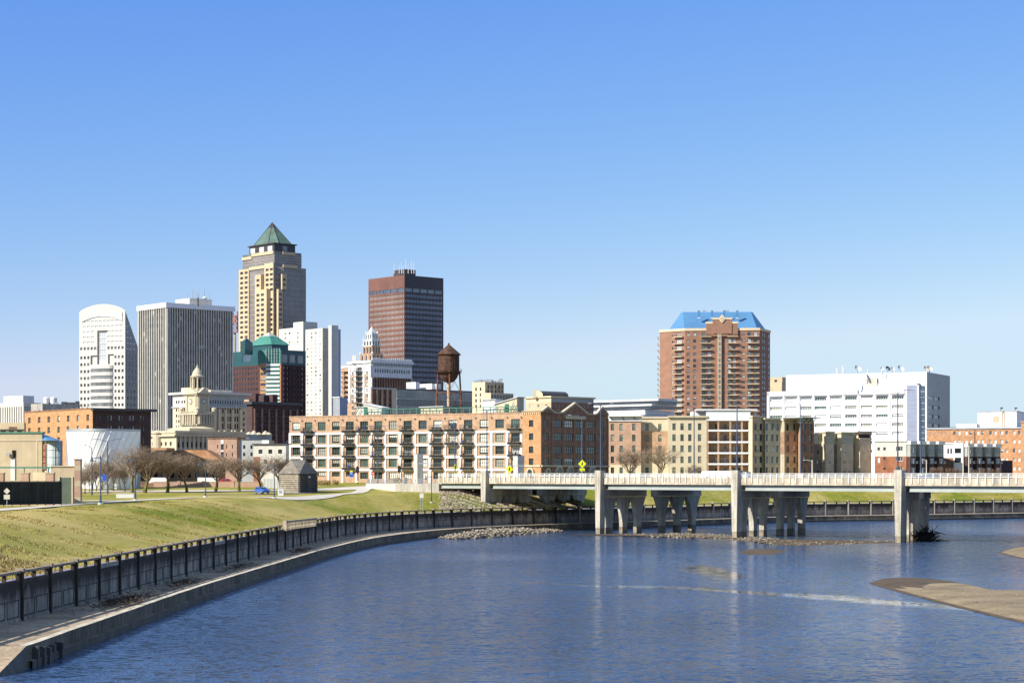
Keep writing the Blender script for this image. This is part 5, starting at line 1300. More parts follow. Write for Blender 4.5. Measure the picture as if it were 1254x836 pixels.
def depot():
    b = box_bld('depot_building', 'long low orange brick depot with brown hipped roof behind the bare trees', 172, 268, 276, 545, 10, 563, 9.3)
    b.grid(b.fl, lin(180, 262, 9), [581], 5, 7, fm='frame_dark', gm='glass', blind=.1, r=.3); shell(b, 'brick_orange')
    mb = MB(); e = grow(b.fp, .8); c = sum(e, Vector((0, 0))) / 4
    r = [e[0] + (c - e[0]) * .4, e[1] + (c - e[1]) * .4, e[2] + (c - e[2]) * .4, e[3] + (c - e[3]) * .4]; zt = Z(551, 550)
    mat('roof_tile', (.34, .17, .085), .9, .2, .5)
    for i in range(4): a, d, d2, a2 = e[i], e[(i + 1) % 4], r[(i + 1) % 4], r[i]; mb.face([(a.x, a.y, b.top), (d.x, d.y, b.top), (d2.x, d2.y, zt), (a2.x, a2.y, zt)], 'roof_tile')
    mb.face([(p.x, p.y, zt) for p in r], 'roof_tile'); b.part('hipped_roof', mb); b.done()
    b = box_bld('brick_building', 'orange brick block with plain wall behind the tree row left of the depot', 150, 204, 214, 575, 10, 548, 9.8); shell(b, 'brick_orange'); b.done()
depot()

def corner_warehouse():
    b = box_bld('warehouse', 'orange brick warehouse with a dark shaded flank of paired windows at far left', 30, 113.5, 185, 520, 52, 500.3, 9.2)
    z = b.z; cs = [35.9, 47.9, 59.7, 71.7, 83.4, 95.4, 107.4]
    for c in cs: k = b.fl.u(c); Y_ = b.fl.pt(k, 0).y; b.grid(b.fl, [c], [CX * 0 + HY - (HY - q) * Y_ / 520 * 520 / Y_ for q in (510.8, 524.3, 537.5, 551)], 3.0, 8, fm='frame_grey', gm='glass_dim', blind=.3, nx=1, r=.35)
    for c in (119.4, 123, 132.9, 136.6, 146.4, 150.1, 159.8, 163.5, 173, 176.6): b.grid(b.fr, [c], [511, 524, 537.5, 551], 1.9, 6.6, fm='frame_grey', gm=['glass_dim', 'glass_pale'], blind=.3, nx=1, r=.3)
    shell(b, 'brick_gold', 'brick_dark', r=.35); mb = MB(); b.fr.box(mb, -.3, b.fr.L + 1.2, -.5, 1.0, b.top - .5, b.top + .2, 'metal_dark'); b.part('cornice', mb); mb = MB(); b.fl.box(mb, 0, b.fl.L - .35, -.4, .15, b.top + .0, b.top + .3, 'brick_brown')  # same brick on the flank, its shade put into the dark colour
    rn = random.Random(1)
    for i in range(14): u = b.fl.L * (i + .3) / 14.4; b.fl.box(mb, u, u + .5, .0, .2, b.top + .3, b.top + .5, 'brick_brown')
    b.part('coping', mb); b.done()
corner_warehouse()

def far_left():
    b = box_bld('office_building', 'white concrete office with vertical fins and white penthouse at the far left edge', -40, 28.7, 50, 700, 40, 492.6, 9.8)
    cs = lin(-30, 26, 21); b.grid(b.fl, cs, [508], 1.3, 21, fm=None, gm='glass_grey', blind=0, r=.5); b.grid(b.fr, lin(31, 48, 8), [508], 1.0, 22, fm=None, gm='glass_dim', blind=0, r=.5)
    shell(b, 'concrete_white', 'concrete_light', r=.5); roofbox(b, 4.5, 28.3, 41.8, 12, 40, 484, None, 'white_paint') if 0 else None
    fp = corner(4.5, 28.3, 41.8, 722, 40); mb = MB(); mb.prism(fp, b.top, Z(484.2, 722), 'white_paint'); b.part('penthouse', mb); b.done()
    b = box_bld('office_building', 'low grey concrete block with two white rooftop tanks left of the arched tower', 38, 52, 98, 680, 46, 494, 9.8)
    b.grid(b.fr, lin(55, 90, 9), [504, 514], 1.5, 5, fm=None, gm='glass_dim', blind=0, r=.4); shell(b, 'concrete', 'concrete')
    for x in (57.3, 65.6):
        p = P(x, 695); mb = MB(); mb.lathe(p, [(1.2, b.top - .1), (1.25, Z(488.5, 695)), (1.25, Z(487.2, 695)), (.8, Z(486.2, 695))], 'white_paint', 14); mb.box(p.x - 1.5, p.x + 1.5, p.y - 1, p.y + 1, b.top - .1, b.top + .8, 'metal_grey'); b.part('roof_tank', mb)
    mb = MB()
    for x, w, h in ((78, 6, 1.0), (86, 9, .8), (94, 4, 1.2)): p = P(x, 690); mb.box(p.x - w * .14, p.x + w * .14, p.y, p.y + 2, b.top, b.top + h, 'metal_dark')
    b.part('roof_unit', mb); b.done()
    b = box_bld('shop_building', 'low tan building with a dark window strip behind the beige foreground building', -60, 29.5, 32, 440, 8, 517.5, 8.6)
    b.grid(b.fl, [-10, 4, 14, 24], [528.5], 6, 3.2, fm='frame_dark', gm='glass', blind=0); shell(b, 'stucco_tan'); mb = MB(); b.fl.box(mb, 0, b.fl.L, 0, .3, b.z(526.3), b.z(525.3), 'metal_dark'); b.part('canopy', mb); mb = MB()
    for i in range(9): b.fl.box(mb, b.fl.u(11 + i * 1.1), b.fl.u(11.7 + i * 1.1), .02, .1, b.z(524.6), b.z(522.4), 'brick_brown')
    b.part('wall_sign', mb); b.done()
far_left()

def silver_hall():
    # drum segment clad in bright metal with leaning seams
    Y0 = 490; t = empty('exhibition_hall', (*P(117, Y0), 9.3), 'curved silver metal clad hall with slanting seams behind the lamp post', 'building'); off = t.location.copy()
    mat('silver', (.86, .87, .90), .42, .05, .12, metal=.35); mat('silver_seam', (.78, .75, .66), .4, .03, metal=.3)
    zt = Z(525.8, Y0 + 2); zb = 9.2; c = P(119, Y0 + 16); r = 17.2; n_ = 64; mb = MB(); xl, xr = P(71, Y0), P(163.8, Y0)
    hw = (xr.x - xl.x) / 2; cx = (xr.x + xl.x) / 2; dep = 9.0
    def pp(s, k): x = cx + s * (hw - (1 - k) * .5); y = Y0 + dep * (s * s) - 0 + (1 - k) * .9; return (x, y)
    for i in range(n_):
        s0, s1 = -1 + 2 * i / n_, -1 + 2 * (i + 1) / n_
        for j in range(6):
            k0, k1 = j / 6, (j + 1) / 6; a, b_ = pp(s0, k0), pp(s1, k0); c_, d = pp(s1, k1), pp(s0, k1)
            mb.face([(*a, zb + (zt - zb) * k0), (*b_, zb + (zt - zb) * k0), (*c_, zb + (zt - zb) * k1), (*d, zb + (zt - zb) * k1)], 'silver')
    o = mb.build('metal_wall', t, off, smooth=True); mb = MB()
    for i in range(-8, 22):
        mb = MB()
        for j in range(12):
            k0, k1 = j / 12, (j + 1) / 12; s0 = -1 + .14 * i - .0 + k0 * .55; s1 = -1 + .14 * i + k1 * .55
            if abs(s0) > 1 or abs(s1) > 1: continue
            a, b_ = pp(s0, k0), pp(s1, k1); mb.tube((a[0], a[1] - .03, zb + (zt - zb) * k0), (b_[0], b_[1] - .03, zb + (zt - zb) * k1), .09, .09, 'silver_seam', 4)
        if mb.f: mb.build('seam', t, off)
    mb = MB(); top = [pp(-1 + 2 * i / 32, 1) for i in range(33)]
    mb.face([(x, y, zt) for x, y in top], 'metal_grey')
    for i in range(32): a, b_ = top[i], top[i + 1]; mb.face([(a[0], a[1] - .15, zt - .35), (b_[0], b_[1] - .15, zt - .35), (b_[0], b_[1] - .15, zt + .2), (a[0], a[1] - .15, zt + .2)], 'metal_grey')
    mb.face([(*top[0], zb), (*top[-1], zb), (*top[-1], zt), (*top[0], zt)], 'metal_grey'); mb.build('roof', t, off)
silver_hall()

def beige_foreground():
    b = box_bld('arena_building', 'beige stucco building with blue turret roof and green rail at the left edge', -60, 51.5, 54, 300, 6, 530.5, 8.4)
    z = b.z; f = b.fl
    b.grid(f, [17.4], [555.8], 5.6, 10, fm=None, gm='glass', blind=0, r=.6); shell(b, 'stucco_tan', r=.6)
    cornice(b, .15, b.top, b.top + .25, 'trim_green', 'roof_edge'); mb = MB()
    f.box(mb, 0, f.L, .0, .10, z(539.6), z(538.9), 'stucco_cream'); f.box(mb, f.u(45), f.u(46), 0, .06, 9, z(539.5), 'stucco_cream'); b.part('string_course', mb)
    mb = MB(); f.box(mb, f.u(13.4), f.u(18.7), .02, .15, 8.6, z(561), 'white_paint'); b.part('white_door', mb); mb = MB(); c = f.pt(f.u(11.5), z(556), .5); mb.box(c.x - .25, c.x + .25, c.y - .2, c.y + .3, c.z - .2, c.z + .2, 'metal_grey'); f.box(mb, f.u(11), f.u(12), 0, .5, c.z - .08, c.z + .08, 'metal_dark'); b.part('wall_lamp', mb); b.done()
    # turret
    b2 = b; c = P(63.5, 302); zt = Z(539.5, 300); mb = MB(); r = 1.6
    a0 = P(50.8, 299.6); mb.prism([P(51.6, 300.5), P(58.2, 300), P(58.4, 305), P(51.6, 305)], 8.4, zt, 'stucco_cream'); b.part('turret_pier', mb)
    mb = MB(); q = [P(52.6, 300.3), P(56.6, 300)]; ff = Face(q[0], q[1])
    for i in range(4): ff.box(mb, 0, ff.L, .0, .15, Z(551 + 8 * i - .5, 298), Z(544.3 + 8 * i - .8, 298), 'brick_red')
    b.part('brick_panel', mb); mb = MB()
    cc = P(66.8, 299.6); rr = 1.15; mat('drum_glass', (.50, .56, .52), .25, .1, .5, spec=.6)
    mb.lathe(cc, [(1.15, 8.4), (1.15, zt)], 'drum_glass', 24); b.part('glass_drum', mb, smooth=True); mb = MB()
    for i in range(24): t = i * math.pi / 12; mb.tube((cc.x + 1.17 * math.cos(t), cc.y + 1.17 * math.sin(t), 8.4), (cc.x + 1.17 * math.cos(t), cc.y + 1.17 * math.sin(t), zt), .025, .025, 'frame_grey', 4)
    for k in range(7): mb.lathe(cc, [(1.16, 10 + k * 1.1), (1.19, 10 + k * 1.1), (1.19, 10.05 + k * 1.1), (1.16, 10.05 + k * 1.1)], 'frame_grey', 24)
    b.part('mullions', mb); mb = MB(); fp = [P(51.0, 299), P(59, 296.8), P(70.5, 297.5), P(76.2, 303), P(66, 309), P(51, 309)]; ap = Vector((*P(51.2, 304), Z(530.3, 304)))
    for i in range(6): a, d = fp[i], fp[(i + 1) % 6]; mb.face([(a.x, a.y, zt), (d.x, d.y, zt), ap], 'roof_blue')
    mb.face([(p.x, p.y, zt) for p in reversed(fp)], 'white_paint'); b.part('turret_roof', mb)
    # low wing and pillar
    mb = MB(); f = Face(P(44, 293), P(97.8, 293))
    f.box(mb, f.u(62), f.u(92), -4, 0, 8.4, Z(570, 293), 'stucco_tan'); f.box(mb, f.u(62), f.u(92), -4.1, .15, Z(571, 293), Z(570, 293), 'stucco_cream'); f.box(mb, f.u(73.5), f.u(88), .02, .1, 8.4, Z(584.5, 293), 'frame_green'); f.box(mb, f.u(72), f.u(73.5), 0, .25, 8.4, Z(583.2, 293), 'stucco_cream'); f.box(mb, f.u(88), f.u(89.5), 0, .25, 8.4, Z(583.2, 293), 'stucco_cream'); b.part('entrance_wing', mb)
    mb = MB(); g = Face(P(91, 290), P(98.4, 290)); 
    for i in range(8): y0 = 562.5 + i * 6.5; g.box(mb, 0, g.L, -1.2 - (i % 2) * .01, .02 - (i % 2) * .015, max(8.4, Z(y0 + 6.5, 290)), Z(y0, 290), 'brick_pink' if i % 3 != 1 else 'stucco_tan')
    g.box(mb, -.1, g.L + .1, -1.3, .12, Z(562.5, 290), Z(561.8, 290), 'metal_dark'); b.part('brick_pillar', mb)
    # screen wall with brick piers, green rail
    t = empty('screen_wall', (*P(35, 282), 8.4), 'tan terrace wall with brick piers topped by a green pipe rail', 'wall'); off = t.location.copy(); f = Face(P(-70, 284), P(72, 282)); mb = MB()
    f.box(mb, 0, f.L, -.4, 0, 8.3, Z(588, 283), 'stucco_tan'); mb.prism([P(40, 287), P(60, 284), P(60, 285), P(40, 288)], Z(588, 285), Z(578, 285), 'stucco_tan'); mb.build('wall', t, off)
    for x in (-30, 0, 31, 61): 
        mb = MB(); u = f.u(x); w = .55 if x != 61 else .6; f.box(mb, u - w, min(f.L, u + w), -.5, .15, 8.3, Z(579.5, 283), 'brick_pink'); f.box(mb, u - w - .07, min(f.L, u + w + .07), -.55, .22, Z(579.5, 283), Z(578.4, 283), 'stucco_tan'); mb.build('pier', t, off)
        mb = MB(); c = f.pt(u - .2, 0, -.1); mb.tube((c.x, c.y, Z(578.4, 283)), (c.x, c.y, Z(573, 283)), .09, .09, 'trim_green', 6); mb.build('rail_post', t, off)
    mb = MB(); f.box(mb, 0, f.L - 1, -.2, 0, Z(573.2, 283), Z(571.3, 283), 'trim_green'); mb.build('pipe_rail', t, off)
    t = empty('screened_fence', (*P(35, 270), 8.4), 'dark green fabric screened fence in front of the beige building', 'fence'); off = t.location.copy(); f = Face(P(-60, 262), P(75, 276)); mb = MB(); mat('screen_fabric', (.035, .038, .03), .9, .25, .8, streak=.3)
    n_ = 26
    for i in range(n_):
        u0, u1 = f.L * i / n_, f.L * (i + 1) / n_; z0_ = 8.75; mb.face([f.pt(u0, z0_, .03 * (i % 3)), f.pt(u1, z0_, .03 * ((i + 1) % 3)), f.pt(u1, 11.9, .02 * ((i + 1) % 2)), f.pt(u0, 11.9, .02 * (i % 2))], 'screen_fabric')
    mb.build('fabric', t, off); mb = MB()
    for z_ in (8.8, 11.95): mb.tube(f.pt(0, z_, .02), f.pt(f.L, z_, .02), .04, .04, 'metal_dark', 5)
    mb.build('rail', t, off)
    for i in range(14): mb = MB(); q = f.pt(f.L * i / 13, 0, .08); mb.tube((q.x, q.y, 8.3), (q.x, q.y, 12.05), .05, .05, 'metal_dark', 6); mb.build('post', t, off)
beige_foreground()

def log_cabin():
    b = Bld('log_cabin', 'small weathered log cabin with grey shingle roof beside the lawn', 455, 8.9, P(366, 455), 'cabin')
    A, C, D = P(343.5, 463), P(366.4, 455), P(387.6, 467); K = A + D - C; zw = 13.05; zr = Z(562.8, 460); fl, fr = Face(A, C), Face(C, D); mb = MB()
    rows = 9
    for i in range(rows):
        z0, z1 = 8.5 + (zw - 8.5) * i / rows, 8.5 + (zw - 8.5) * (i + 1) / rows
        for f, m_ in ((fl, 'wood_old'), (fr, 'wood_dark')):  # lit wall paler, other wall darker: light put into the wood colour
            a, c = f.pt(-.1, (z0 + z1) / 2, .05), f.pt(f.L + .1, (z0 + z1) / 2, .05); mb.tube(a, c, (z1 - z0) * .52, (z1 - z0) * .52, m_, 8)
    b.part('log_wall', mb); mb = MB(); mb.prism([A, C, D, K], 8.5, zw, 'wood_dark')
    m1 = (A + K) / 2 + (C - A) * .0; 
    b.part('core', mb); mb = MB()   # ridge runs parallel to the lit left wall; hip towards the right
    e = grow([A, C, D, K], .55); r1 = (e[0] + e[3]) / 2 * .6 + (e[1] + e[2]) / 2 * .4; r2 = (e[0] + e[3]) / 2 * .35 + (e[1] + e[2]) / 2 * .65
    mid0 = (e[0] + e[1]) / 2; mid1 = (e[3] + e[2]) / 2; r1 = P(356.5, 463.5); r2 = P(374.5, 464.5); Zt = zr
    v = [(p.x, p.y, zw) for p in e]; a, c = (r1.x, r1.y, Zt), (r2.x, r2.y, Zt)
    mb.face([v[0], v[1], a], 'shingle'); mb.face([v[1], v[2], c, a], 'shingle'); mb.face([v[2], v[3], c], 'shingle'); mb.face([v[3], v[0], a, c], 'shingle'); b.part('shingle_roof', mb)
    for t0, t1, zz in ((.38, .62, 11.6),): mb = MB(); fr.box(mb, fr.L * t0, fr.L * t1, .3, .36, 8.7, zz, 'wood_dark'); o = b.part('door', mb)
    mb = MB(); fr.box(mb, fr.L * .42, fr.L * .56, .35, .42, 12.0, 12.5, 'panel_blue'); b.part('wall_plaque', mb)
log_cabin()

def lofts():
    Yr, Yl = 552, 590; C = P(640, Yr); L = P(354.3, Yl); b = Bld('loft_apartments', 'long five storey orange brick loft building with white frame grid and black balconies', Yr, 10.0, C)
    f = Face(L, C); top = Z(505.9, Yr); k = lambda py, px: 0
    # heights: interpolate the pixel rows at the right end
    zr = lambda py: Z(py, Yr)
    rows = [518.3, 535.4, 550.6, 566.2, 582.2]; hts = [11, 10.4, 10.4, 10.4, 8.5]
    cols = [362.6, 377.9, 394, 411.2, 428.4, 445.8, 463.2, 481, 499.2, 517.5, 535.7, 554.3, 573.3, 592.5, 611.8, 631.3]
    balc = {1, 4, 6, 8, 10, 12, 15}; extra = {5: [0], 11: [0, 1]}
    for ci, c in enumerate(cols):
        wpx = 11.2
        for ri, q in enumerate(rows):
            zc = zr(q); h = hts[ri] * Yr / F
            if ri == 4 and ci in (0, 2, 3, 4): zc += .4; h = 1.3
            if ri == 4 and ci in (1,): continue
            u = f.u(c); w = 2.75
            b.ops.setdefault(id(f), []).append((u - w / 2, u + w / 2, zc - h / 2, zc + h / 2))
            bl = (random.choice(['blind', 'blind', 'curtain']), random.choice([.3, .5, .8, .97])) if random.random() < .5 else None
            if ri == 4 and ci > 4: bl = ('blind', .97) if random.random() < .5 else None
            b.w.append((f, u, zc - h / 2, w, h, .35, 4, 2, 'frame_green', random.choice(['glass', 'glass', 'glass_green']), bl, 'window', .13))
    b.wall(f, b.z0, top, 'brick_loft', .35)
    back = [L + Vector((10, 24)), C + Vector((10, 24))]; fr = Face(C, back[1]); b.wall(fr, b.z0, top, 'brick_loft'); b.wall(Face(back[1], back[0]), b.z0, top, 'brick_loft'); b.wall(Face(back[0], L), b.z0, top, 'brick_loft')
    b.mb.face([(p.x, p.y, top) for p in (L, C, back[1], back[0])], 'roofing')
    b.done(); mb = MB(); f.box(mb, 0, f.L, -.4, .12, top, top + .28, 'brick_loft'); b.part('coping', mb)
    zt = zr(527.6)
    for i, q in enumerate((527.9, 543.6, 558.9, 574.7)):
        mb = MB(); f.box(mb, 0, f.L, 0, .32, zr(q + 1.5), zr(q - 1.1), 'white_bright'); b.part('white_beam', mb)
    us = [f.u(c) for c in cols]; mids = [.35] + [(us[i] + us[i + 1]) / 2 for i in range(15)] + [f.L - .35]
    for i, u in enumerate(mids):
        mb = MB(); f.box(mb, u - .36, u + .36, 0, .30, b.z0, zr(527.6), 'white_bright'); b.part('white_pilaster', mb)
        mb = MB(); c = f.pt(u, zr(510.8), .35); f.box(mb, u - .1, u + .1, .02, .4, c.z - .15, c.z + .2, 'metal_dark'); b.part('wall_bracket', mb)
    mb = MB()
    for ci in range(16):
        if ci in balc: continue
        for ri in (1, 2, 3): u = us[ci]; f.box(mb, u - 1.6, u + 1.6, .0, .1, zr(rows[ri]) - hts[ri] * Yr / F / 2 - .15, zr(rows[ri]) - hts[ri] * Yr / F / 2, 'stone_cream')
    b.part('sills', mb)
    mat('balcony_junk', (.12, .10, .07), .9, .4, 1.5)
    for ci, c in enumerate(cols):
        rr = range(4) if ci in balc else extra.get(ci, [])
        for ri in rr:
            u = us[ci]; zz = zr(rows[ri]) - hts[ri] * Yr / F / 2 - .05; w = 1.95; mb = MB()
            f.box(mb, u - w, u + w, .32, 1.75, zz - .35, zz - .05, 'black_metal')
            for z_ in (zz + .45, zz + 1.05): f.box(mb, u - w, u + w, 1.68, 1.75, z_ - .04, z_ + .04, 'black_metal')
            for s in (-1, 1): f.box(mb, u + s * w - .04, u + s * w + .04, .32, 1.7, zz + 1.0, zz + 1.08, 'black_metal')
            for k_ in range(17): x = u - w + 2 * w * k_ / 16; f.box(mb, x - .02, x + .02, 1.69, 1.73, zz, zz + 1.05, 'black_metal')
            o = b.part('balcony', mb)
            if random.random() < .75:
                m2 = MB()
                for _ in range(random.randint(1, 4)): x = u + random.uniform(-1.4, 1.4); h = random.uniform(.3, .9); m2.ico(f.pt(x, zz + h / 2, 1.1), (.28, .28, h / 2 + .1), random.choice(['balcony_junk', 'blue_sign', 'white_paint', 'frame_green', 'balcony_junk', 'balcony_junk']), .2)
                b.part('balcony_clutter', m2)
            # privacy hoods under each slab
            m3 = MB(); f.box(m3, u - 1.9, u + 1.9, .33, 1.5, zz - .75, zz - .38, 'metal_dark'); b.part('slab_edge', m3)
    # roof terraces: green steel deck, sheds
    g = Face(*[q + Vector((2, 5)) for q in (P(437, 578), P(634, 551))]); z0 = top
    mb = MB(); a, c = g.u(447), g.u(634); g.box(mb, a, c, -3, 0, top + .0, top + .3, 'trim_green')
    for i in range(24): u = a + (c - a) * i / 23; g.box(mb, u - .09, u + .09, -.2, 0, top + .45, top + 2.0, 'trim_green')
    g.box(mb, a, c, -.15, -.02, top + 1.95, top + 2.15, 'trim_green'); g.box(mb, a, c, -.12, -.05, top + 1.2, top + 1.3, 'trim_green'); b.part('roof_deck', mb)
    mb = MB(); g.box(mb, a, c, -.10, -.08, top + .5, top + 1.9, 'glass_pale'); mb = MB()
    def shed(x0, x1, y0, y1, m_, slope=0, name='roof_shed'):
        mb = MB(); u0, u1 = g.u(x0), g.u(x1); zt = Z(y0, 565); zt2 = Z(y1, 565); 
        p = [g.pt(u0, top, -1), g.pt(u1, top, -1), g.pt(u1, top, -5), g.pt(u0, top, -5)]
        q = [g.pt(u0, zt, -1), g.pt(u1, zt2, -1), g.pt(u1, zt2, -5), g.pt(u0, zt, -5)]
        for i in range(4): mb.face([p[i], p[(i + 1) % 4], q[(i + 1) % 4], q[i]], m_)
        e = [g.pt(u0 - .4, zt + .05, -.6), g.pt(u1 + .4, zt2 + .05, -.6), g.pt(u1 + .4, zt2 + .05, -5.4), g.pt(u0 - .4, zt + .05, -5.4)]; e2 = [Vector(v) + Vector((0, 0, .18)) for v in e]
        mb.face(list(reversed(e)), 'white_paint'); mb.face(e2, 'white_paint')
        for i in range(4): mb.face([e[i], e[(i + 1) % 4], e2[(i + 1) % 4], e2[i]], 'white_paint')
        return b.part(name, mb)
    shed(443.5, 465, 491.5, 497.5, 'concrete_white'); shed(434, 444, 495.5, 496, 'concrete_white'); shed(513, 540, 497.5, 497.2, 'stone_cream'); shed(588.5, 604, 490.2, 490, 'white_paint'); shed(604, 631, 496, 487.6, 'stone_cream')
    mb = MB()
    for x in (446, 619): p = g.pt(g.u(x), top, -.6); mb.box(p.x - .5, p.x + .5, p.y - .1, p.y + .5, top, top + 2.9, 'trim_green')
    for x0, x1 in ((434, 440), (624, 630)): mb.tube(g.pt(g.u(x0), top, 0), g.pt(g.u(x1), top + 2.6, 0), .12, .12, 'trim_green', 5); mb.tube(g.pt(g.u(x0), top + 1, 0), g.pt(g.u(x1), top + 3.6, 0), .08, .08, 'trim_green', 5)
    b.part('roof_stair', mb)
    b = box_bld('plant_housing', 'pale grey metal rooftop box at the left end of the loft roof terrace', 408, 416, 425.5, 600, 50, 486.5, 20, cat='rooftop unit'); shell(b, 'metal_grey', 'panel_blue'); mb = MB()
    for i in range(5): m9 = MB(); b.fl.box(m9, b.fl.L * i / 5, b.fl.L * i / 5 + .05, 0, .06, 20, b.top, 'siding_grey'); b.part('seam', m9)
    b.fl.box(mb, -.2, b.fl.L + .2, -.5, .2, b.top, b.top + .25, 'white_paint'); b.part('roof_edge', mb); b.done()
lofts()

def water_tower():
    Y = 575; p = P(549.6, Y); z = lambda py: Z(py, Y); t = empty('water_tower', (p.x, p.y, z(506)), 'rusty brown riveted water tank with conical roof on four legs above the lofts', 'water tower'); off = t.location.copy()
    r = 12.9 * Y / F; mb = MB(); n_ = 28
    mb.lathe(p, [(.15, z(469)), (r * .45, z(467.6)), (r * .78, z(463)), (r * .96, z(457.5)), (r, z(454.5)), (r, z(434))], 'rust', n_); o = mb.build('tank', t, off, smooth=False)
    mb = MB()
    for y in (455.3, 448, 441): mb.lathe(p, [(r + .01, z(y)), (r + .05, z(y)), (r + .05, z(y) + .12), (r + .01, z(y) + .12)], 'rust', n_)
    mb.build('rivet_band', o, off); mb = MB(); mb.lathe(p, [(r + .45, z(434.6)), (r + .5, z(434)), (.35, z(422.3)), (.25, z(421.8)), (.3, z(420.9)), (.1, z(419.6))], 'rust', n_); mb.build('conical_roof', t, off)
    mb = MB(); q = p + Vector((1.0, -r * .45)); mb.box(q.x, q.x + .9, q.y, q.y + .9, z(430.2), z(428), 'rust'); mb.build('roof_hatch', t, off)
    mb = MB(); mb.lathe(p, [(r + .1, z(456.2)), (r + .75, z(456.2)), (r + .75, z(455.8)), (r + .1, z(455.8))], 'rust', n_)
    for i in range(28): a = i * 2 * math.pi / 28; mb.tube((p.x + (r + .7) * math.cos(a), p.y + (r + .7) * math.sin(a), z(456)), (p.x + (r + .7) * math.cos(a), p.y + (r + .7) * math.sin(a), z(452)), .03, .03, 'rust', 4)
    for a0 in range(28):
        for zz in (z(452), z(454)): a, c = a0 * 2 * math.pi / 28, (a0 + 1) * 2 * math.pi / 28; mb.tube((p.x + (r + .7) * math.cos(a), p.y + (r + .7) * math.sin(a), zz), (p.x + (r + .7) * math.cos(c), p.y + (r + .7) * math.sin(c), zz), .03, .03, 'rust', 4)
    mb.build('walkway', t, off)
    tops = []; mat('rust_leg', (.17, .065, .035), .85, .3, .9)
    for a in (-84, 6, 96, 186):
        a = R(a); c0 = Vector((p.x + (r + .05) * math.cos(a), p.y + (r + .05) * math.sin(a), z(454))); c1 = Vector((p.x + (r + .75) * math.cos(a), p.y + (r + .75) * math.sin(a), z(507.5))); tops.append((c0, c1)); mb = MB(); mb.tube(c1, c0, .28, .26, 'rust_leg', 6); mb.build('leg', t, off)
    mb = MB()
    for i in range(4):
        for (s, e) in ((0, .5), (.5, 1)):
            a0, a1 = tops[i]; b0, b1 = tops[(i + 1) % 4]; mb.tube(a0.lerp(a1, s), b0.lerp(b1, e), .05, .05, 'rust', 4); mb.tube(b0.lerp(b1, s), a0.lerp(a1, e), .05, .05, 'rust', 4)
        mb.tube(tops[i][0].lerp(tops[i][1], .5), tops[(i + 1) % 4][0].lerp(tops[(i + 1) % 4][1], .5), .12, .12, 'rust_leg', 4)
    mb.build('cross_bracing', t, off); mb = MB(); mb.tube((p.x, p.y, z(507)), (p.x, p.y, z(468)), .5, .55, 'stone_tan', 12); mb.build('riser_pipe', t, off)
    mb = MB(); l = Vector((p.x + 1.15, p.y - r * .95)); mb.tube((l.x, l.y, z(456)), (l.x, l.y, z(430)), .06, .06, 'rust', 4); mb.tube((l.x + .5, l.y, z(456)), (l.x + .5, l.y, z(430)), .06, .06, 'rust', 4); mb.build('ladder', t, off)
    mb = MB(); mb.prism([p + Vector(v) for v in ((-5, -5), (5, -5), (5, 5), (-5, 5))], z(509.5), z(506.3), 'concrete'); mb.build('footing', t, off)
water_tower()

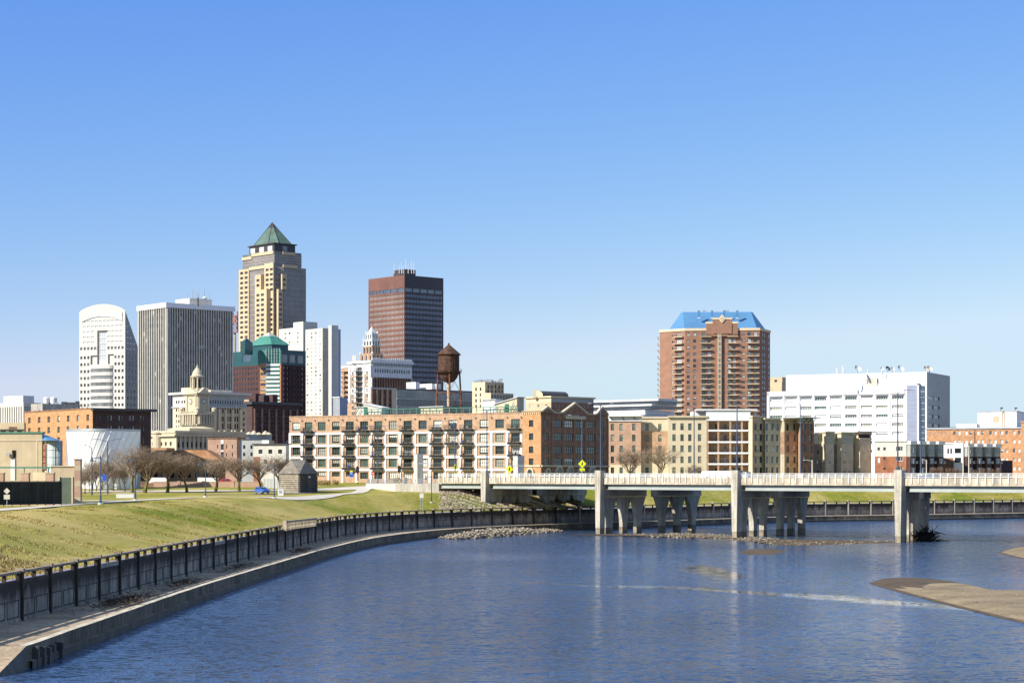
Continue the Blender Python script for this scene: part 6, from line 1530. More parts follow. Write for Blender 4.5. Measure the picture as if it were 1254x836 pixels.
def gabled_brick():
    b = box_bld('brick_building', 'gabled dark red brick building with arched ground floor windows right of the lofts', 639.8, 662, 744.8, 535, 38, 505.2, 10.0)
    z = b.z; fl, fr = b.fl, b.fr
    b.grid(fl, [650.4], [518, 534.2, 550.3, 565], 5.4, 8, fm='frame_dark', gm='glass', blind=.2, nx=2, r=.35)
    for c, w in ((669.6, 4), (682.7, 9.4), (696.5, 9.4), (710.3, 9.4), (723.5, 9.4), (737, 4)): b.grid(fr, [c], [518, 534.2, 550.3, 565], w * 1.08, 8.8, fm='frame_dark', gm=['glass', 'glass_green', 'glass_dim'], blind=.25, nx=4 if w > 5 else 2, r=.15)
    b.wall(fl, b.z0, z(503), 'brick_gold', .35, bands=[(99, 'brick_gold')]); b.wall(fr, b.z0, b.top, 'brick_brown', .15)  # one brick: light and shade of the two faces put into the colours
    b.wall(b.fb, b.z0, b.top, 'brick_brown'); b.wall(b.fk, b.z0, b.top, 'brick_brown'); b.mb.face([(p.x, p.y, b.top - .02) for p in b.fp], 'roofing'); b.done()
    mb = MB()       # gables with pale copings
    for x0, xa, x1, y0, ya in ((662.6, 670, 678.5, 505.5, 499.6), (688.2, 704, 719.5, 505.5, 495.2), (730, 737.3, 744.6, 505.5, 499.6)):
        u0, ua, u1 = fr.u(x0), fr.u(xa), fr.u(x1); za = Z(ya - .6, fr.pt(ua, 0).y); zb = b.top - .01
        for o0, o1 in ((-.5, .35),):
            A_, M_, C_ = fr.pt(u0, zb, o1), fr.pt(ua, za, o1), fr.pt(u1, zb, o1); A2, M2, C2 = fr.pt(u0, zb, o0), fr.pt(ua, za, o0), fr.pt(u1, zb, o0)
            mb.face([A_, C_, M_], 'brick_brown'); mb.face([A2, M2, C2], 'brick_brown')
            for s, e, s2, e2 in ((A_, M_, A2, M2), (M_, C_, M2, C2)):
                up = Vector((0, 0, .5)); mb.face([s, e, e + up, s + up], 'stone_cream'); mb.face([s + up, e + up, e2 + up, s2 + up], 'stone_cream')
    b.part('gable', mb)
    mb = MB(); fr.box(mb, fr.u(688.2), fr.u(719.5), 0, .34, z(512), b.top - .02, 'brick_brown'); fr.box(mb, fr.u(691.5), fr.u(716), .35, .42, z(511.5), z(507.4), 'stone_cream'); b.part('stone_tablet', mb)
    for x in (662.4, 676.3, 689.5, 703.4, 717, 730.2, 744.3):
        mb = MB(); u = fr.u(x); fr.box(mb, max(0, u - .35), min(fr.L, u + .35), 0, .2, b.z0, z(509), 'brick_tower'); b.part('pilaster', mb)
    mb = MB(); fr.box(mb, 0, fr.L, 0, .62, z(571.2), z(569.2), 'stone_cream'); fl.box(mb, 0, fl.L, 0, .25, z(571.2), z(569.2), 'stone_cream'); b.part('stone_band', mb)
    mb = MB(); fl.box(mb, -.1, fl.L, -.4, .25, z(503), z(502.4), 'stone_cream')
    for i in range(9): fl.box(mb, fl.L * (i + .2) / 9, fl.L * (i + .6) / 9, 0, .22, z(506.5), z(504.6), 'stone_cream')
    fr.box(mb, fr.u(678.5), fr.u(688.2), -.4, .3, b.top, b.top + .3, 'stone_cream'); fr.box(mb, fr.u(719.5), fr.u(730), -.4, .3, b.top, b.top + .3, 'stone_cream'); b.part('coping', mb)
    for f, x, w in ((fl, 650.4, .85), (fr, 669.6, .8), (fr, 683.2, 1.3), (fr, 696.8, 1.3), (fr, 710.4, 1.3), (fr, 723.6, 1.3)):
        mb = MB(); u = f.u(x); zb = z(583); n_ = 12; zs = z(578.6)
        def arc(s, r_): return u + r_ * math.cos(math.pi * (1 - s)), zs + r_ * 1.15 * math.sin(math.pi * s)
        pts = [arc(i / n_, w) for i in range(n_ + 1)]; po = [arc(i / n_, w + .38) for i in range(n_ + 1)]
        mb.face([f.pt(u - w, zb, .52)] + [f.pt(u + w, zb, .52)] + [f.pt(a, c, .52) for a, c in reversed(pts)], 'glass')
        for i in range(n_): mb.face([f.pt(*pts[i], .66), f.pt(*pts[i + 1], .66), f.pt(*po[i + 1], .66), f.pt(*po[i], .66)], 'stone_cream'); mb.face([f.pt(*po[i], .66), f.pt(*po[i + 1], .66), f.pt(*po[i + 1], .0), f.pt(*po[i], 0)], 'stone_cream'); mb.face([f.pt(*pts[i], .66), f.pt(*pts[i], .5), f.pt(*pts[i + 1], .5), f.pt(*pts[i + 1], .66)], 'stone_cream')
        for s in (-1, 1): a, c = sorted((u + s * w, u + s * (w + .38))); f.box(mb, a, c, 0, .66, zb, zs, 'stone_cream')
        b.part('arched_window', mb)
gabled_brick()
# ---------------------------------------------------------------- apartments beyond the bridge
def apartments():
    Y = 640; rows = [522.7, 536, 549.4, 562.7, 576]; zz = lambda py: Z(py, Y)
    b = Bld('apartment_building', 'five storey apartment block of pink brick and cream bays with a white crowned balcony section', Y, 10.0, P(840, Y))
    def seg(x0, x1, Y0, Y1, cols, ytop, m, bands=None, w=4.2, h=8.2, cm='white_paint', ch=.5, co=.4):
        f = Face(P(x0, Y0), P(x1, Y1))
        if cols: b.grid(f, cols, rows, w, h, fm='frame_green', gm=['glass_green', 'glass', 'glass_green'], blind=.35, bm='curtain', nx=2, nz=1, r=.25)
        b.wall(f, b.z0, zz(ytop), m, .25, bands=bands)
        mb = MB(); f.box(mb, -.05, f.L + .05, -.5, co, zz(ytop), zz(ytop) + ch, cm); b.part('cornice', mb)
        return f
    seg(745.2, 785, 642, 640, [750, 760.7, 776.2], 515.5, 'brick_pink', bands=[(zz(515), 'brick_pink'), (zz(569), 'stucco_cream')])
    mb = MB(); f = Face(P(745.2, 642), P(786, 640)); f.box(mb, 0, f.L, -1, .1, zz(515.5) + .5, zz(509.6), 'white_bright'); f.box(mb, -.2, f.L + .6, -1, 1.7, zz(509.6), zz(508.6), 'white_paint')
    for x in (751, 765, 779): mb.tube(f.pt(f.u(x), zz(515), .1), f.pt(f.u(x - 2.5), zz(510), 1.5), .12, .12, 'black_metal', 5)
    b.part('overhanging_cornice', mb)
    seg(785, 817.8, 643, 642, [792.3, 808.1], 511.8, 'brick_gold' if 0 else 'stucco_cream', bands=[(99, 'stucco_cream'), (zz(527.3), 'brick_loft'), (zz(556.5), 'stucco_cream')], cm='stucco_cream')
    e = Face(P(817.8, 642), P(818, 636)); b.wall(e, b.z0, zz(511.8), 'stucco_cream')
    seg(818, 866, 636, 636, [825.5, 835.3, 844.8, 856.8], 511.5, 'stucco_cream', cm='stone_cream', ch=.6, co=.7)
    # recessed balconies
    f = Face(P(866, 639.5), P(917.2, 639.5)); ff = Face(P(866, 636), P(917.2, 636))
    b.grid(f, [877.5, 888, 898.8, 905.5], [523.5, 537, 550.4, 563.8, 577], 3.6, 8.6, fm='frame_dark', gm=['glass', 'glass_pale', 'glass'], blind=.4, nx=2, nz=1, r=.2)
    b.wall(f, b.z0, zz(515), 'brick_loft')
    b._q(Face(P(866, 636), P(866.05, 639.5)), 0, 3.5, b.z0, zz(515), 'stucco_cream'); b._q(Face(P(917.2, 639.5), P(917.2, 636)), 0, 3.5, b.z0, zz(515), 'stucco_cream')
    for x in (866.6, 879.7, 894.4, 908.6, 917.6): mb = MB(); u = ff.u(x); ff.box(mb, u - .28, u + .28, -.5, 0, b.z0, zz(515), 'brick_loft' if x < 917 else 'stucco_cream'); b.part('pier', mb)
    for q in (527.3, 541.3, 554.7, 568, 581): mb = MB(); ff.box(mb, .3, ff.L - .1, -3.5, .12, zz(q + 1.1), zz(q - 1.1), 'white_bright'); b.part('balcony_slab', mb)
    for q in (527.3, 541.3, 554.7, 568):
        mb = MB(); 
        for z_ in (.45, 1.0): ff.box(mb, .3, ff.L - .2, -.1, -.06, zz(q - 1.1) + z_, zz(q - 1.1) + z_ + .05, 'black_metal')
        for k in range(40): u = .3 + (ff.L - .6) * k / 39; ff.box(mb, u, u + .03, -.09, -.07, zz(q - 1.1), zz(q - 1.1) + 1, 'black_metal')
        b.part('balcony_rail', mb)
    mb = MB(); g = Face(P(866, 636), P(917.2, 636)); g.box(mb, -.3, g.L + .4, -6, .25, zz(515.3), zz(503.2), 'white_bright'); g.box(mb, -3.5, g.L + 2.6, -7, .7, zz(502.8), zz(501.3), 'white_bright'); g2 = Face(P(848, 642), P(930, 642)); g2.box(mb, 0, g2.L - 5, -8, 0, zz(512), zz(503.3), 'white_bright'); b.part('white_crown', mb)
    seg(917.4, 921.4, 636, 634.5, [], 511.3, 'stucco_cream')
    # saw-tooth wings: lit edge, then shaded flank
    def tooth(x0, x1, Y0, th, cols, ytop, m, bands=None, cm='stone_cream', co=.4, x00=None):
        C = P(x0, Y0); k = (x1 - CX) / F; c, s = math.cos(R(th)), math.sin(R(th)); q = (k * C.y - C.x) / (s - k * c); D = C + Vector((s, c)) * q; f = Face(C, D)
        b.grid(f, cols, rows, 3.0, 8.0, fm='frame_green', gm=['glass_blue', 'glass', 'glass_dim'], blind=.15, nx=1, nz=2, r=.25); b.wall(f, b.z0, zz(ytop), m, .25, bands=bands)
        mb = MB(); f.box(mb, -.3, f.L + .1, -.5, co, zz(ytop), zz(ytop) + .45, cm); b.part('cornice', mb); return f
    f = tooth(921.4, 937, 634.5, 46, [925, 932], 511.3, 'stone_tan'); f2 = tooth(937, 955.6, f.B.y - 2, 60, [939, 946, 952], 513.6, 'siding_olive', bands=[(99, 'siding_olive'), (zz(569), 'stone_tan')])
    s = Face(P(955.6, f2.B.y), P(960.6, 640)); b.wall(s, b.z0, zz(514), 'stucco_cream', bands=[(99, 'stucco_cream'), (zz(528.6), 'brick_loft'), (zz(556), 'stucco_cream')]); f3 = tooth(960.6, 977, 640, 50, [964.5, 973], 513.6, 'brick_pink', bands=[(99, 'siding_olive'), (zz(528.6), 'brick_pink'), (zz(556), 'stone_tan')], cm='white_paint')
    s = Face(P(977, f3.B.y), P(980.7, 638)); b.wall(s, b.z0, zz(516), 'brick_loft'); f4 = tooth(980.7, 996.8, 638, 52, [985, 992.5], 518, 'brick_brown', cm='stone_cream', co=.1)
    mb = MB(); f4.box(mb, .2, f4.L - .2, -2, -.1, zz(518), zz(512), 'siding_grey'); c4 = [f4.pt(-1.5, 0, 2.2), f4.pt(f4.L + 1, 0, 2.2), f4.pt(f4.L + 1, 0, -5), f4.pt(-4.5, 0, -5)]; mb.prism([v.xy for v in c4], zz(511.8), zz(510.8), 'siding_grey')
    for u in (1.2, 3.2, 5): mb.tube(f4.pt(u, zz(517.5), .1), f4.pt(u + .3, zz(512), 1.9), .12, .12, 'black_metal', 5)
    b.part('flat_canopy', mb)
    mb = MB()
    for x0, x1, yt in ((746, 816, 517), (819, 918, 514), (922, 976, 516)): mb.prism([P(x0, 644), P(x1, 645), P(x1, 665), P(x0, 665)], b.z0, zz(yt), 'roofing')
    b.part('core', mb); b.done()
apartments()

def olive_block():
    Y = 655; b = Bld('apartment_building', 'dark taupe brick apartment block with olive upper floor and narrow lit edges', Y, 10.2, P(1030, Y)); z = b.z
    rows = [537.5, 553.6, 565.8, 578]; mat('brick_mid', (.36, .29, .23), .9, .12, .6, fine=3.0)
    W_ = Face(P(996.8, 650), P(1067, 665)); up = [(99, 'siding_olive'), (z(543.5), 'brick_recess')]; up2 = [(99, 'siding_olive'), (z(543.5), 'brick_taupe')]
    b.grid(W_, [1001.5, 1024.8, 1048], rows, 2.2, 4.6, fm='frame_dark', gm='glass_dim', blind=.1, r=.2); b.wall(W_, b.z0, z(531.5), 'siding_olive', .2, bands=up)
    mb = MB(); W_.box(mb, -.2, W_.L, -.5, .35, z(531.5), z(531.5) + .4, 'white_paint'); b.part('cornice', mb)
    for x0, x1, yt, cols, o in ((1009, 1021.2, 530, (1016.8,), 1.9), (1028.2, 1045, 530.4, (1034.6, 1041.2), 2.2), (1051, 1066.4, 537.6, (), 2.6)):
        s0 = W_.sub(0, W_.L, o); u0, u1 = s0.u(x0 + 2), s0.u(x1); s = s0.sub(u0, u1)
        b.grid(s, list(cols), rows, 3.6, 4.8, fm='frame_white', gm=['glass_blue', 'glass_pale', 'glass_grey'], blind=.2, nx=2, nz=1, r=.2)
        b.wall(s, b.z0, z(yt), 'brick_taupe', .2, bands=up2 if cols else None)
        for fa in (Face(W_.pt(u0, 0, 0).xy, W_.pt(u0, 0, o).xy), Face(W_.pt(u1, 0, o).xy, W_.pt(u1, 0, 0).xy)): b.wall(fa, b.z0, z(yt), 'stucco_cream' if cols else 'stone_beige')
        mb = MB(); W_.box(mb, u0 - .35, u1 + .2, -.5, o + .35, z(yt), z(yt) + .45, 'stone_cream'); b.part('cornice', mb)
    mb = MB(); W_.box(mb, W_.u(1048), W_.u(1064), -6, 1.2, z(537.5), z(528.5), 'stucco_cream'); W_.box(mb, W_.u(1048), W_.u(1062), 1.2, 1.26, z(535.5), z(531), 'brick_dark'); W_.box(mb, W_.u(1044), W_.u(1066), -8, 2.6, z(528.5), z(527.3), 'white_paint'); b.part('roof_pavilion', mb)
    b.mb.prism([P(997.5, 653), P(1066, 667), P(1066, 690), P(1000, 690)], b.z0, z(532.5), 'roofing'); b.done()
olive_block()

def townhouses(name_l, x0, x1, xr, n, Y, whitex):
    """end gable lit, row of bay-fronted houses in shade running right"""
    b = Bld('townhouse_row', name_l, Y, 10.2, P(x0, Y), 'townhouses'); z = b.z
    f = Face(P(x0, Y + 4), P(x1, Y)); 
    if whitex:
        b.grid(f, [1161.2, 1164.8], [552], 2.2, 6, fm='frame_dark', gm='glass', blind=0, nx=1, r=.2); b.grid(f, [1173.5], [551.5, 563], 8, 6.2, fm='frame_dark', gm='glass', blind=0, nx=2, nz=1, r=.3)
        b.wall(f, b.z0, z(543.4), 'white_paint', .25, bands=[(99, 'white_paint'), (z(560.5), 'brick_brown')])
        mb = MB(); f.box(mb, f.u(1168.6), f.L, 0, .5, z(580), z(543.6) + .3, 'white_bright'); 
        for p_ in ((1169.8, 1177.6, 548.4, 554.6), (1169.8, 1177.6, 560, 566)): f.box(mb, f.u(p_[0]), f.u(p_[1]), .51, .56, z(p_[3]), z(p_[2]), 'glass')
        b.part('white_bay', mb)
    else:
        b.grid(f, [1076, 1083.2], [549.2], 2.8, 3.6, fm='frame_dark', gm='glass', blind=0, r=.25); b.grid(f, [1101.5], [549.2, 561.6, 574], 8.6, 5.6, fm='frame_white', gm='glass', blind=.1, nx=3, nz=1, r=.25); b.grid(f, [1083.2], [561, 573.6], 2.8, 3, fm='frame_dark', gm='glass', blind=0, r=.25); b.grid(f, [1076], [563], 3.2, 6.4, fm='frame_white', gm='blind', blind=0, r=.2)
        b.wall(f, b.z0, z(540.2), 'stone_white', .25, bands=[(99, 'stone_white'), (z(558.6), 'brick_red')])
    mb = MB(); f.box(mb, -.1, f.L + .1, -.6, .35, z(540.2 if not whitex else 543.4), z(540.2 if not whitex else 543.4) + .45, 'white_paint'); b.part('cornice', mb)
    C = P(x1, Y); yt = 541.5 if not whitex else 544.6
    k = (xr - CX) / F; th = 58; c, s = math.cos(R(th)), math.sin(R(th)); q = (k * C.y - C.x) / (s - k * c); D = C + Vector((s, c)) * q; g = Face(C, D)
    b.wall(g, b.z0, z(yt + 1), 'siding_grey', bands=[(99, 'siding_grey'), (z(560), 'brick_dark')])
    b.wall(Face(P(x0 + 2, Y + 18), P(x0, Y + 4)), b.z0, z(yt), 'stone_white'); b.mb.face([(f.A.x, f.A.y, z(yt)), (f.B.x, f.B.y, z(yt)), (g.B.x, g.B.y, z(yt)), (g.B.x - 8, g.B.y + 14, z(yt))], 'roofing'); b.done()
    for i in range(n):
        u = g.L * (i + .08) / n; w = g.L / n * .58; mb = MB(); g.box(mb, u, u + w, 0, 1.5, b.z0, z(558.8), 'brick_dark'); g.box(mb, u, u + w, 0, 1.5, z(558.8), z(yt), 'siding_grey'); g.box(mb, u - .25, u + w + .25, -.5, 1.95, z(yt + 2.6), z(yt - 1.6), 'white_paint'); o = b.part('bay', mb)
        for y in (551.5, 564.5, 576):
            mb = MB(); g.box(mb, u + w * .15, u + w * .85, 1.52, 1.6, z(y + 3), z(y - 3), 'glass_blue'); g.box(mb, u + w * .47, u + w * .53, 1.6, 1.66, z(y + 3), z(y - 3), 'white_paint'); g.box(mb, u + w * .12, u + w * .88, 1.6, 1.64, z(y - 3), z(y - 3.4), 'white_paint'); mb.build('window', o, b.off)
        mb = MB(); u2 = u + w; g.box(mb, u2, g.L * (i + 1.05) / n, .02, .1, z(569), z(561.5), 'glass_dim'); g.box(mb, u2 + .1, u2 + g.L / n * .3, 0, 1.3, z(567.2), z(566.6), 'white_paint'); g.box(mb, u2 + .1, u2 + g.L / n * .3, 1.2, 1.3, z(566.6), z(564), 'frame_grey'); b.part('porch', mb)
townhouses('brick and white end townhouse row with grey shaded bays left of the bright white bay', 1071.6, 1110, 1155.5, 4, 650, False)
townhouses('townhouse row with a bright white bay window and white capped grey bays at right', 1155.6, 1180, 1225, 4, 665, True)

def mill():
    b = box_bld('mill_building', 'long orange brick mill building with paired white windows behind the townhouses', 1134.6, 1251, 1262, 760, 22, 524.6, 10.4)
    z = b.z; cols = [1169, 1174.6, 1183.2, 1188.8, 1197.8, 1203.4, 1213.2, 1218.9, 1227, 1232.8, 1241.9, 1248]
    b.grid(b.fl, cols, [529.5, 540.4, 551.6, 562.6, 573.6], 3.2, 4.8, r=.25, gm=['glass', 'glass_pale'], blind=.75, fm='frame_white'); b.grid(b.fl, [1140.5, 1146, 1154.5, 1160], [530], 3.2, 5, fm=None, gm='brick_pink', blind=0, r=.1)
    shell(b, 'brick_orange'); cornice(b, .4, b.top, b.top + .6, 'metal_grey'); mb = MB(); b.fl.box(mb, b.fl.u(1193), b.fl.u(1193.8), 0, .3, b.z0, b.top, 'brick_brown'); b.part('downpipe', mb)
    fp = corner(1197.4, 1244.8, 1266, 775, 22); mb = MB(); mb.prism(fp, b.top, Z(503.4, 775), 'white_bright'); mb.prism(grow(fp, .3), Z(503.4, 775), Z(502.6, 775), 'metal_grey'); o = b.part('penthouse', mb)
    f = Face(fp[0], fp[1]); mb = MB(); f.box(mb, f.u(1216), f.u(1223.4), .02, .12, Z(516.6, 775), Z(509, 775), 'stucco_tan'); mb.build('louvre', o, b.off); mb = MB(); 
    for x in (1227, 1229.5): f.box(mb, f.u(x), f.u(x) + .3, 0, .25, b.top, Z(503.4, 775), 'stucco_tan')
    mb.build('duct', o, b.off); mb = MB()
    for x in (1225, 1242.5): p = P(x, 776); zt = Z(502.6, 775); mb.tube((p.x, p.y, zt), (p.x + .5, p.y, zt + 1), .12, .12, 'metal_dark', 5); mb.box(p.x, p.x + 1, p.y - .2, p.y + .2, zt + .8, zt + 1.3, 'metal_dark')
    mb.build('roof_lamp', o, b.off)
    mb = MB(); mb.prism(corner(1171, 1196, 1200, 768, 22), b.top + .6, Z(518.4, 765), 'white_paint'); mb.prism(corner(1155, 1172, 1176, 775, 22), b.top + .6, Z(522, 765), 'metal_dark'); b.part('roof_unit', mb); b.done()
    b = box_bld('mill_building', 'taller orange brick corner block at the right edge beside the mill', 1250.6, 1300, 1330, 720, 24, 516.4, 10.4); b.grid(b.fl, [1256, 1262, 1270, 1276], [529, 541, 553], 3, 5, r=.25); shell(b, 'brick_orange'); cornice(b, .3, b.top, b.top + .5, 'brick_loft'); b.done()
    b = box_bld('garage_building', 'low dark brick garage in shade between townhouses and mill', 1222, 1226, 1240, 690, 55, 563.5, 10.4); shell(b, 'brick_dark'); b.done()
mill()

def gateway(name_l, x0, xc, x1, Y, yt, yb, bar):
    t = empty('gateway_pylon', (*P(xc, Y), 10.4), name_l, 'pylon'); off = t.location.copy(); C = P(xc, Y); fp = corner(x0, xc, x1, Y, 42); c = sum(fp, Vector((0, 0))) / 4; z0, z1 = Z(yb, Y), Z(yt, Y)
    tp = [c + (p - c) * 1.12 for p in fp]; mb = MB(); mb.prism(fp, z0, z1, 'concrete_light', top=tp); mb.build('concrete_blade', t, off); mb = MB(); mb.prism([c + (p - c) * 1.2 for p in fp], z1, z1 + .15, 'metal_grey'); mb.build('cap', t, off)
    mb = MB(); f = Face(P(bar[0], Y - 1.5), P(bar[1], Y - 1.5)); f.box(mb, 0, f.L, -.1, .1, Z(bar[2] + .6, Y), Z(bar[2] - .5, Y), 'metal_grey'); mb.build('cross_bar', t, off)
gateway('tall tapering concrete gateway blade beside the abutment railing', 507.3, 511.2, 517.7, 492, 556, 597, (512.8, 530, 567.2))
gateway('concrete gateway blade with steel bar in front of the gabled brick building', 629, 634, 641.5, 488, 558.6, 589, (623, 641, 570))
t = empty('stone_plinth', (*P(494.5, 488), 10.4), 'short grey concrete plinth left of the gateway blade', 'plinth'); mb = MB(); mb.prism(corner(493, 495, 498, 488, 42), 10.3, Z(585, 488), 'pylon_concrete'); mb.build('block', t, t.location.copy()); mb = MB(); mb.prism(grow(corner(493, 495, 498, 488, 42), .08), Z(585, 488), Z(584.4, 488), 'concrete_light'); mb.build('cap', t, t.location.copy())
# ---------------------------------------------------------------- lamps, signs, vehicles, trees
def park_lamp(loc, h, label):
    t = empty('park_lamp', loc, label, 'lamp post', 'dark blue lamp posts along the lawn'); s = h / 6.0
    mb = MB(); mb.lathe((0, 0), [(.42, -.4), (.42, .22), (.36, .25)], 'concrete_light', 14); mb.build('footing', t)
    mb = MB(); mb.lathe((0, 0), [(.20, .25), (.20, .33), (.15, .36), (.13, 1.4), (.10, 1.5), (.085, h)], 'lamp_blue', 12); mb.build('post', t)
    mb = MB(); z = h - .35; mb.tube((0, 0, z), (-1.25, 0, z), .06, .05, 'lamp_blue', 8); mb.tube((0, 0, z + .3), (-.5, 0, z + .02), .03, .03, 'lamp_blue', 6); mb.build('arm', t)
    mb = MB(); mb.lathe((-1.25, 0), [(.05, z + .1), (.08, z - .08), (.13, z - .12), (.17, z - .30), (.36, z - .44), (.36, z - .48), (.2, z - .5)], 'lamp_blue', 16); mb.build('lamp_shade', t)
    return t
for (px, py, h, lb) in ((123.2, 617.6, 7.4, 'dark blue lamp post nearest the beige building, largest on the lawn'), (165.8, 612.8, 6.9, 'dark blue lamp post beside the white concrete bench under the first tree'), (251.7, 608.6, 6.9, 'dark blue lamp post on the path before the middle of the tree row'), (335.8, 608.5, 6.6, 'dark blue lamp post beside the parked blue car')):
    q = GP(px, py); q.z = ground(q.x, q.y); top = {123.2: 557.5, 165.8: 560, 251.7: 564.5, 335.8: 567.3}[px]; h = Z(top, q.y) - q.z; park_lamp(q, h, lb)
Yp = 437; q = P(528.4, Yp); z_ = ground(q.x, q.y); park_lamp(Vector((q.x, q.y, z_)), Z(582, Yp) - z_, 'dark blue lamp post on the lawn in front of the bridge abutment')

def street_pole(x, Y, z0, yt, label, twin=0, arm=2.6, ped=True, group='tall blue street lights'):
    h = Z(yt, Y) - z0; p = P(x, Y); t = empty('street_light', (p.x, p.y, z0), label, 'street light', group)
    if ped: mb = MB(); mb.box(-.55, .55, -.55, .55, 0, 1.55, 'concrete_light'); mb.build('pedestal', t)
    mb = MB(); zb = 1.55 if ped else 0; mb.tube((0, 0, zb), (0, 0, zb + .8), .24, .18, 'lamp_blue', 10); mb.tube((0, 0, zb + .8), (0, 0, h), .17, .10, 'lamp_blue', 10); mb.build('pole', t)
    for s in ((-1, 1) if twin else (-1 if arm < 0 else 1,)):
        L = abs(arm); mb = MB(); pts = [(0, 0, h - .2), (s * L * .3, 0, h + .25), (s * L * .7, 0, h + .45), (s * L, 0, h + .42)]
        for a, c in zip(pts, pts[1:]): mb.tube(a, c, .06, .05, 'lamp_blue', 6)
        mb.build('arm', t); mb = MB(); mb.box(min(s * L, s * (L + .8)), max(s * L, s * (L + .8)), -.16, .16, h + .32, h + .48, 'metal_grey'); mb.build('lamp_head', t)
    return t
for x, yt, tw, arm, lb in ((596.3, 503, 0, 2.4, 'blue street light on the bridge at the first pylon from the left'), (735.6, 496, 1, 2.0, 'blue twin armed street light at the bridge pylon before the gabled building'), (902.6, 487, 0, 2.2, 'blue street light at the pylon beside the white box truck'), (1099.4, 480, 0, 2.4, 'blue street light at the rightmost bridge pylon')):
    k = (x - CX) / F; q = min(FP, key=lambda v: abs(v.x / v.y - k)); street_pole(x, q.y + 1.2, RZ, yt, lb, tw, arm)
for x, Y, yt, tw, arm, lb in ((557.2, 496, 517, 0, -2.4, 'blue street light behind the edge on pedestrian sign'), (712.6, 476, 510, 0, -2.6, 'blue street light carrying the yellow pedestrian sign before the gabled building'), (850, 452, 498.5, 0, -2.4, 'dark street light with long arm in front of the cream apartments'), (980.5, 430, 494.5, 0, -2.6, 'street light with arm to the left before the flat canopied brick wing'), (1127.7, 409, 488, 0, .8, 'blue street light before the hospital stair glazing')):
    street_pole(x, Y, RZ, yt, lb, tw, arm)
for x, Y, z0, yt, tw, arm, lb in ((462.5, 520, 10.4, 523.5, 1, 2.2, 'twin armed blue street light in front of the loft windows'), (131.8, 440, 8.5, 540, 1, 3.2, 'twin armed grey blue street light before the silver hall'), (112.5, 420, 8.5, 547.5, 0, -1.6, 'thin street light with left arm before the silver hall'), (374, 505, 9.8, 527, 0, 1.5, 'blue street light rising behind the log cabin'), (294.6, 520, 9.6, 538.5, 0, 1.5, 'blue street light before the grey office'), (350.8, 500, 9.5, 541, 0, 1.0, 'blue street light left of the lofts corner')):
    street_pole(x, Y, z0, yt, lb, tw, arm, ped=False)
for x, Y, yt, arm, lb in ((958.0, 600, 558, .05, 'plain grey concrete post before the tan brick wing'), (994.6, 600, 563, -2.2, 'pale lamp post with short arm before the taupe brick block'), (1134.5, 600, 562.5, -1.4, 'pale lamp post with short arm before the townhouse bays'), (1179.5, 590, 542, .05, 'white pole at the corner of the white bay window'), (1186.5, 600, 545, .05, 'pale utility post between the two townhouse rows')):
    p = P(x, Y); t = empty('lamp_post', (p.x, p.y, 9.5), lb, 'post'); h = Z(yt, Y) - 9.5; mb = MB(); mb.tube((0, 0, 0), (0, 0, h), .2, .14, 'concrete_light', 8); mb.build('post', t)
    mb = MB(); mb.lathe((0, 0), [(.35, 0), (.35, .4), (.22, .5)], 'concrete', 8); mb.build('footing', t)
    if arm < -1: mb = MB(); mb.tube((0, 0, h - .4), (arm * .6, 0, h), .07, .06, 'concrete_light', 6); mb.tube((arm * .6, 0, h), (arm, 0, h), .06, .05, 'concrete_light', 6); mb.build('arm', t); mb = MB(); mb.box(arm - .5, arm, -.14, .14, h - .08, h + .1, 'white_paint'); mb.build('lamp_head', t)

# signs -----------------------------------------------------------------
def ped_sign(px, py, Y, label, z0, rz=0, s=1.0):
    p = P(px, Y); zc = Z(py, Y); t = empty('pedestrian_sign', (p.x, p.y, z0), label, 'sign', 'yellow pedestrian crossing signs', rz); h = zc - z0; r = .95 * s
    mb = MB(); mb.tube((0, .06, 0), (0, .06, h + r * .8), .05, .05, 'metal_grey', 6); mb.build('post', t)
    def dia(mb, r, y0, y1, m): 
        a = [(-r, y0, h), (0, y0, h - r), (r, y0, h), (0, y0, h + r)]; c = [(x, y1, z) for x, _, z in a]; mb.face(a, m); mb.face(list(reversed(c)), m)
        for i in range(4): mb.face([c[i], c[(i + 1) % 4], a[(i + 1) % 4], a[i]], m)
    mb = MB(); dia(mb, r, -.03, 0, 'yellow_sign')
    # walking figure
    for a, c, w in (((.02, .30), (-.03, -.02), .10), ((-.03, -.02), (-.2, -.42), .06), ((-.03, -.02), (.16, -.4), .06), ((0, .26), (-.2, .02), .045), ((0, .26), (.22, .06), .045)):
        mb.tube((a[0] * s, -.04, h + a[1] * s), (c[0] * s, -.04, h + c[1] * s), w * s, w * s, 'black_text', 6)
    mb.tube((.04 * s, -.035, h + .45 * s), (.04 * s, -.055, h + .45 * s), .11 * s, .11 * s, 'black_text', 10); mb.build('diamond_panel', t)
    mb = MB(); mb.box(-.55 * s, .55 * s, -.03, 0, h - r - .75 * s, h - r - .1, 'yellow_sign'); mb.tube((-.3 * s, -.04, h - r - .3 * s), (.25 * s, -.04, h - r - .6 * s), .05, .05, 'black_text', 5); mb.tube((.25 * s, -.04, h - r - .6 * s), (.25 * s, -.04, h - r - .38 * s), .04, .04, 'black_text', 5); mb.tube((.25 * s, -.04, h - r - .6 * s), (.03 * s, -.04, h - r - .6 * s), .04, .04, 'black_text', 5); mb.build('arrow_plate', t)
ped_sign(623.8, 574.2, 480, 'yellow diamond pedestrian sign with arrow plate left of the concrete gateway blade', 11.5)
ped_sign(713.0, 567.6, 462, 'yellow diamond pedestrian sign hung on the street light before the gabled building', 11.5)
ped_sign(557.6, 571.8, 492, 'yellow pedestrian sign seen almost edge on before the lofts', 11.5, R(62), .95)
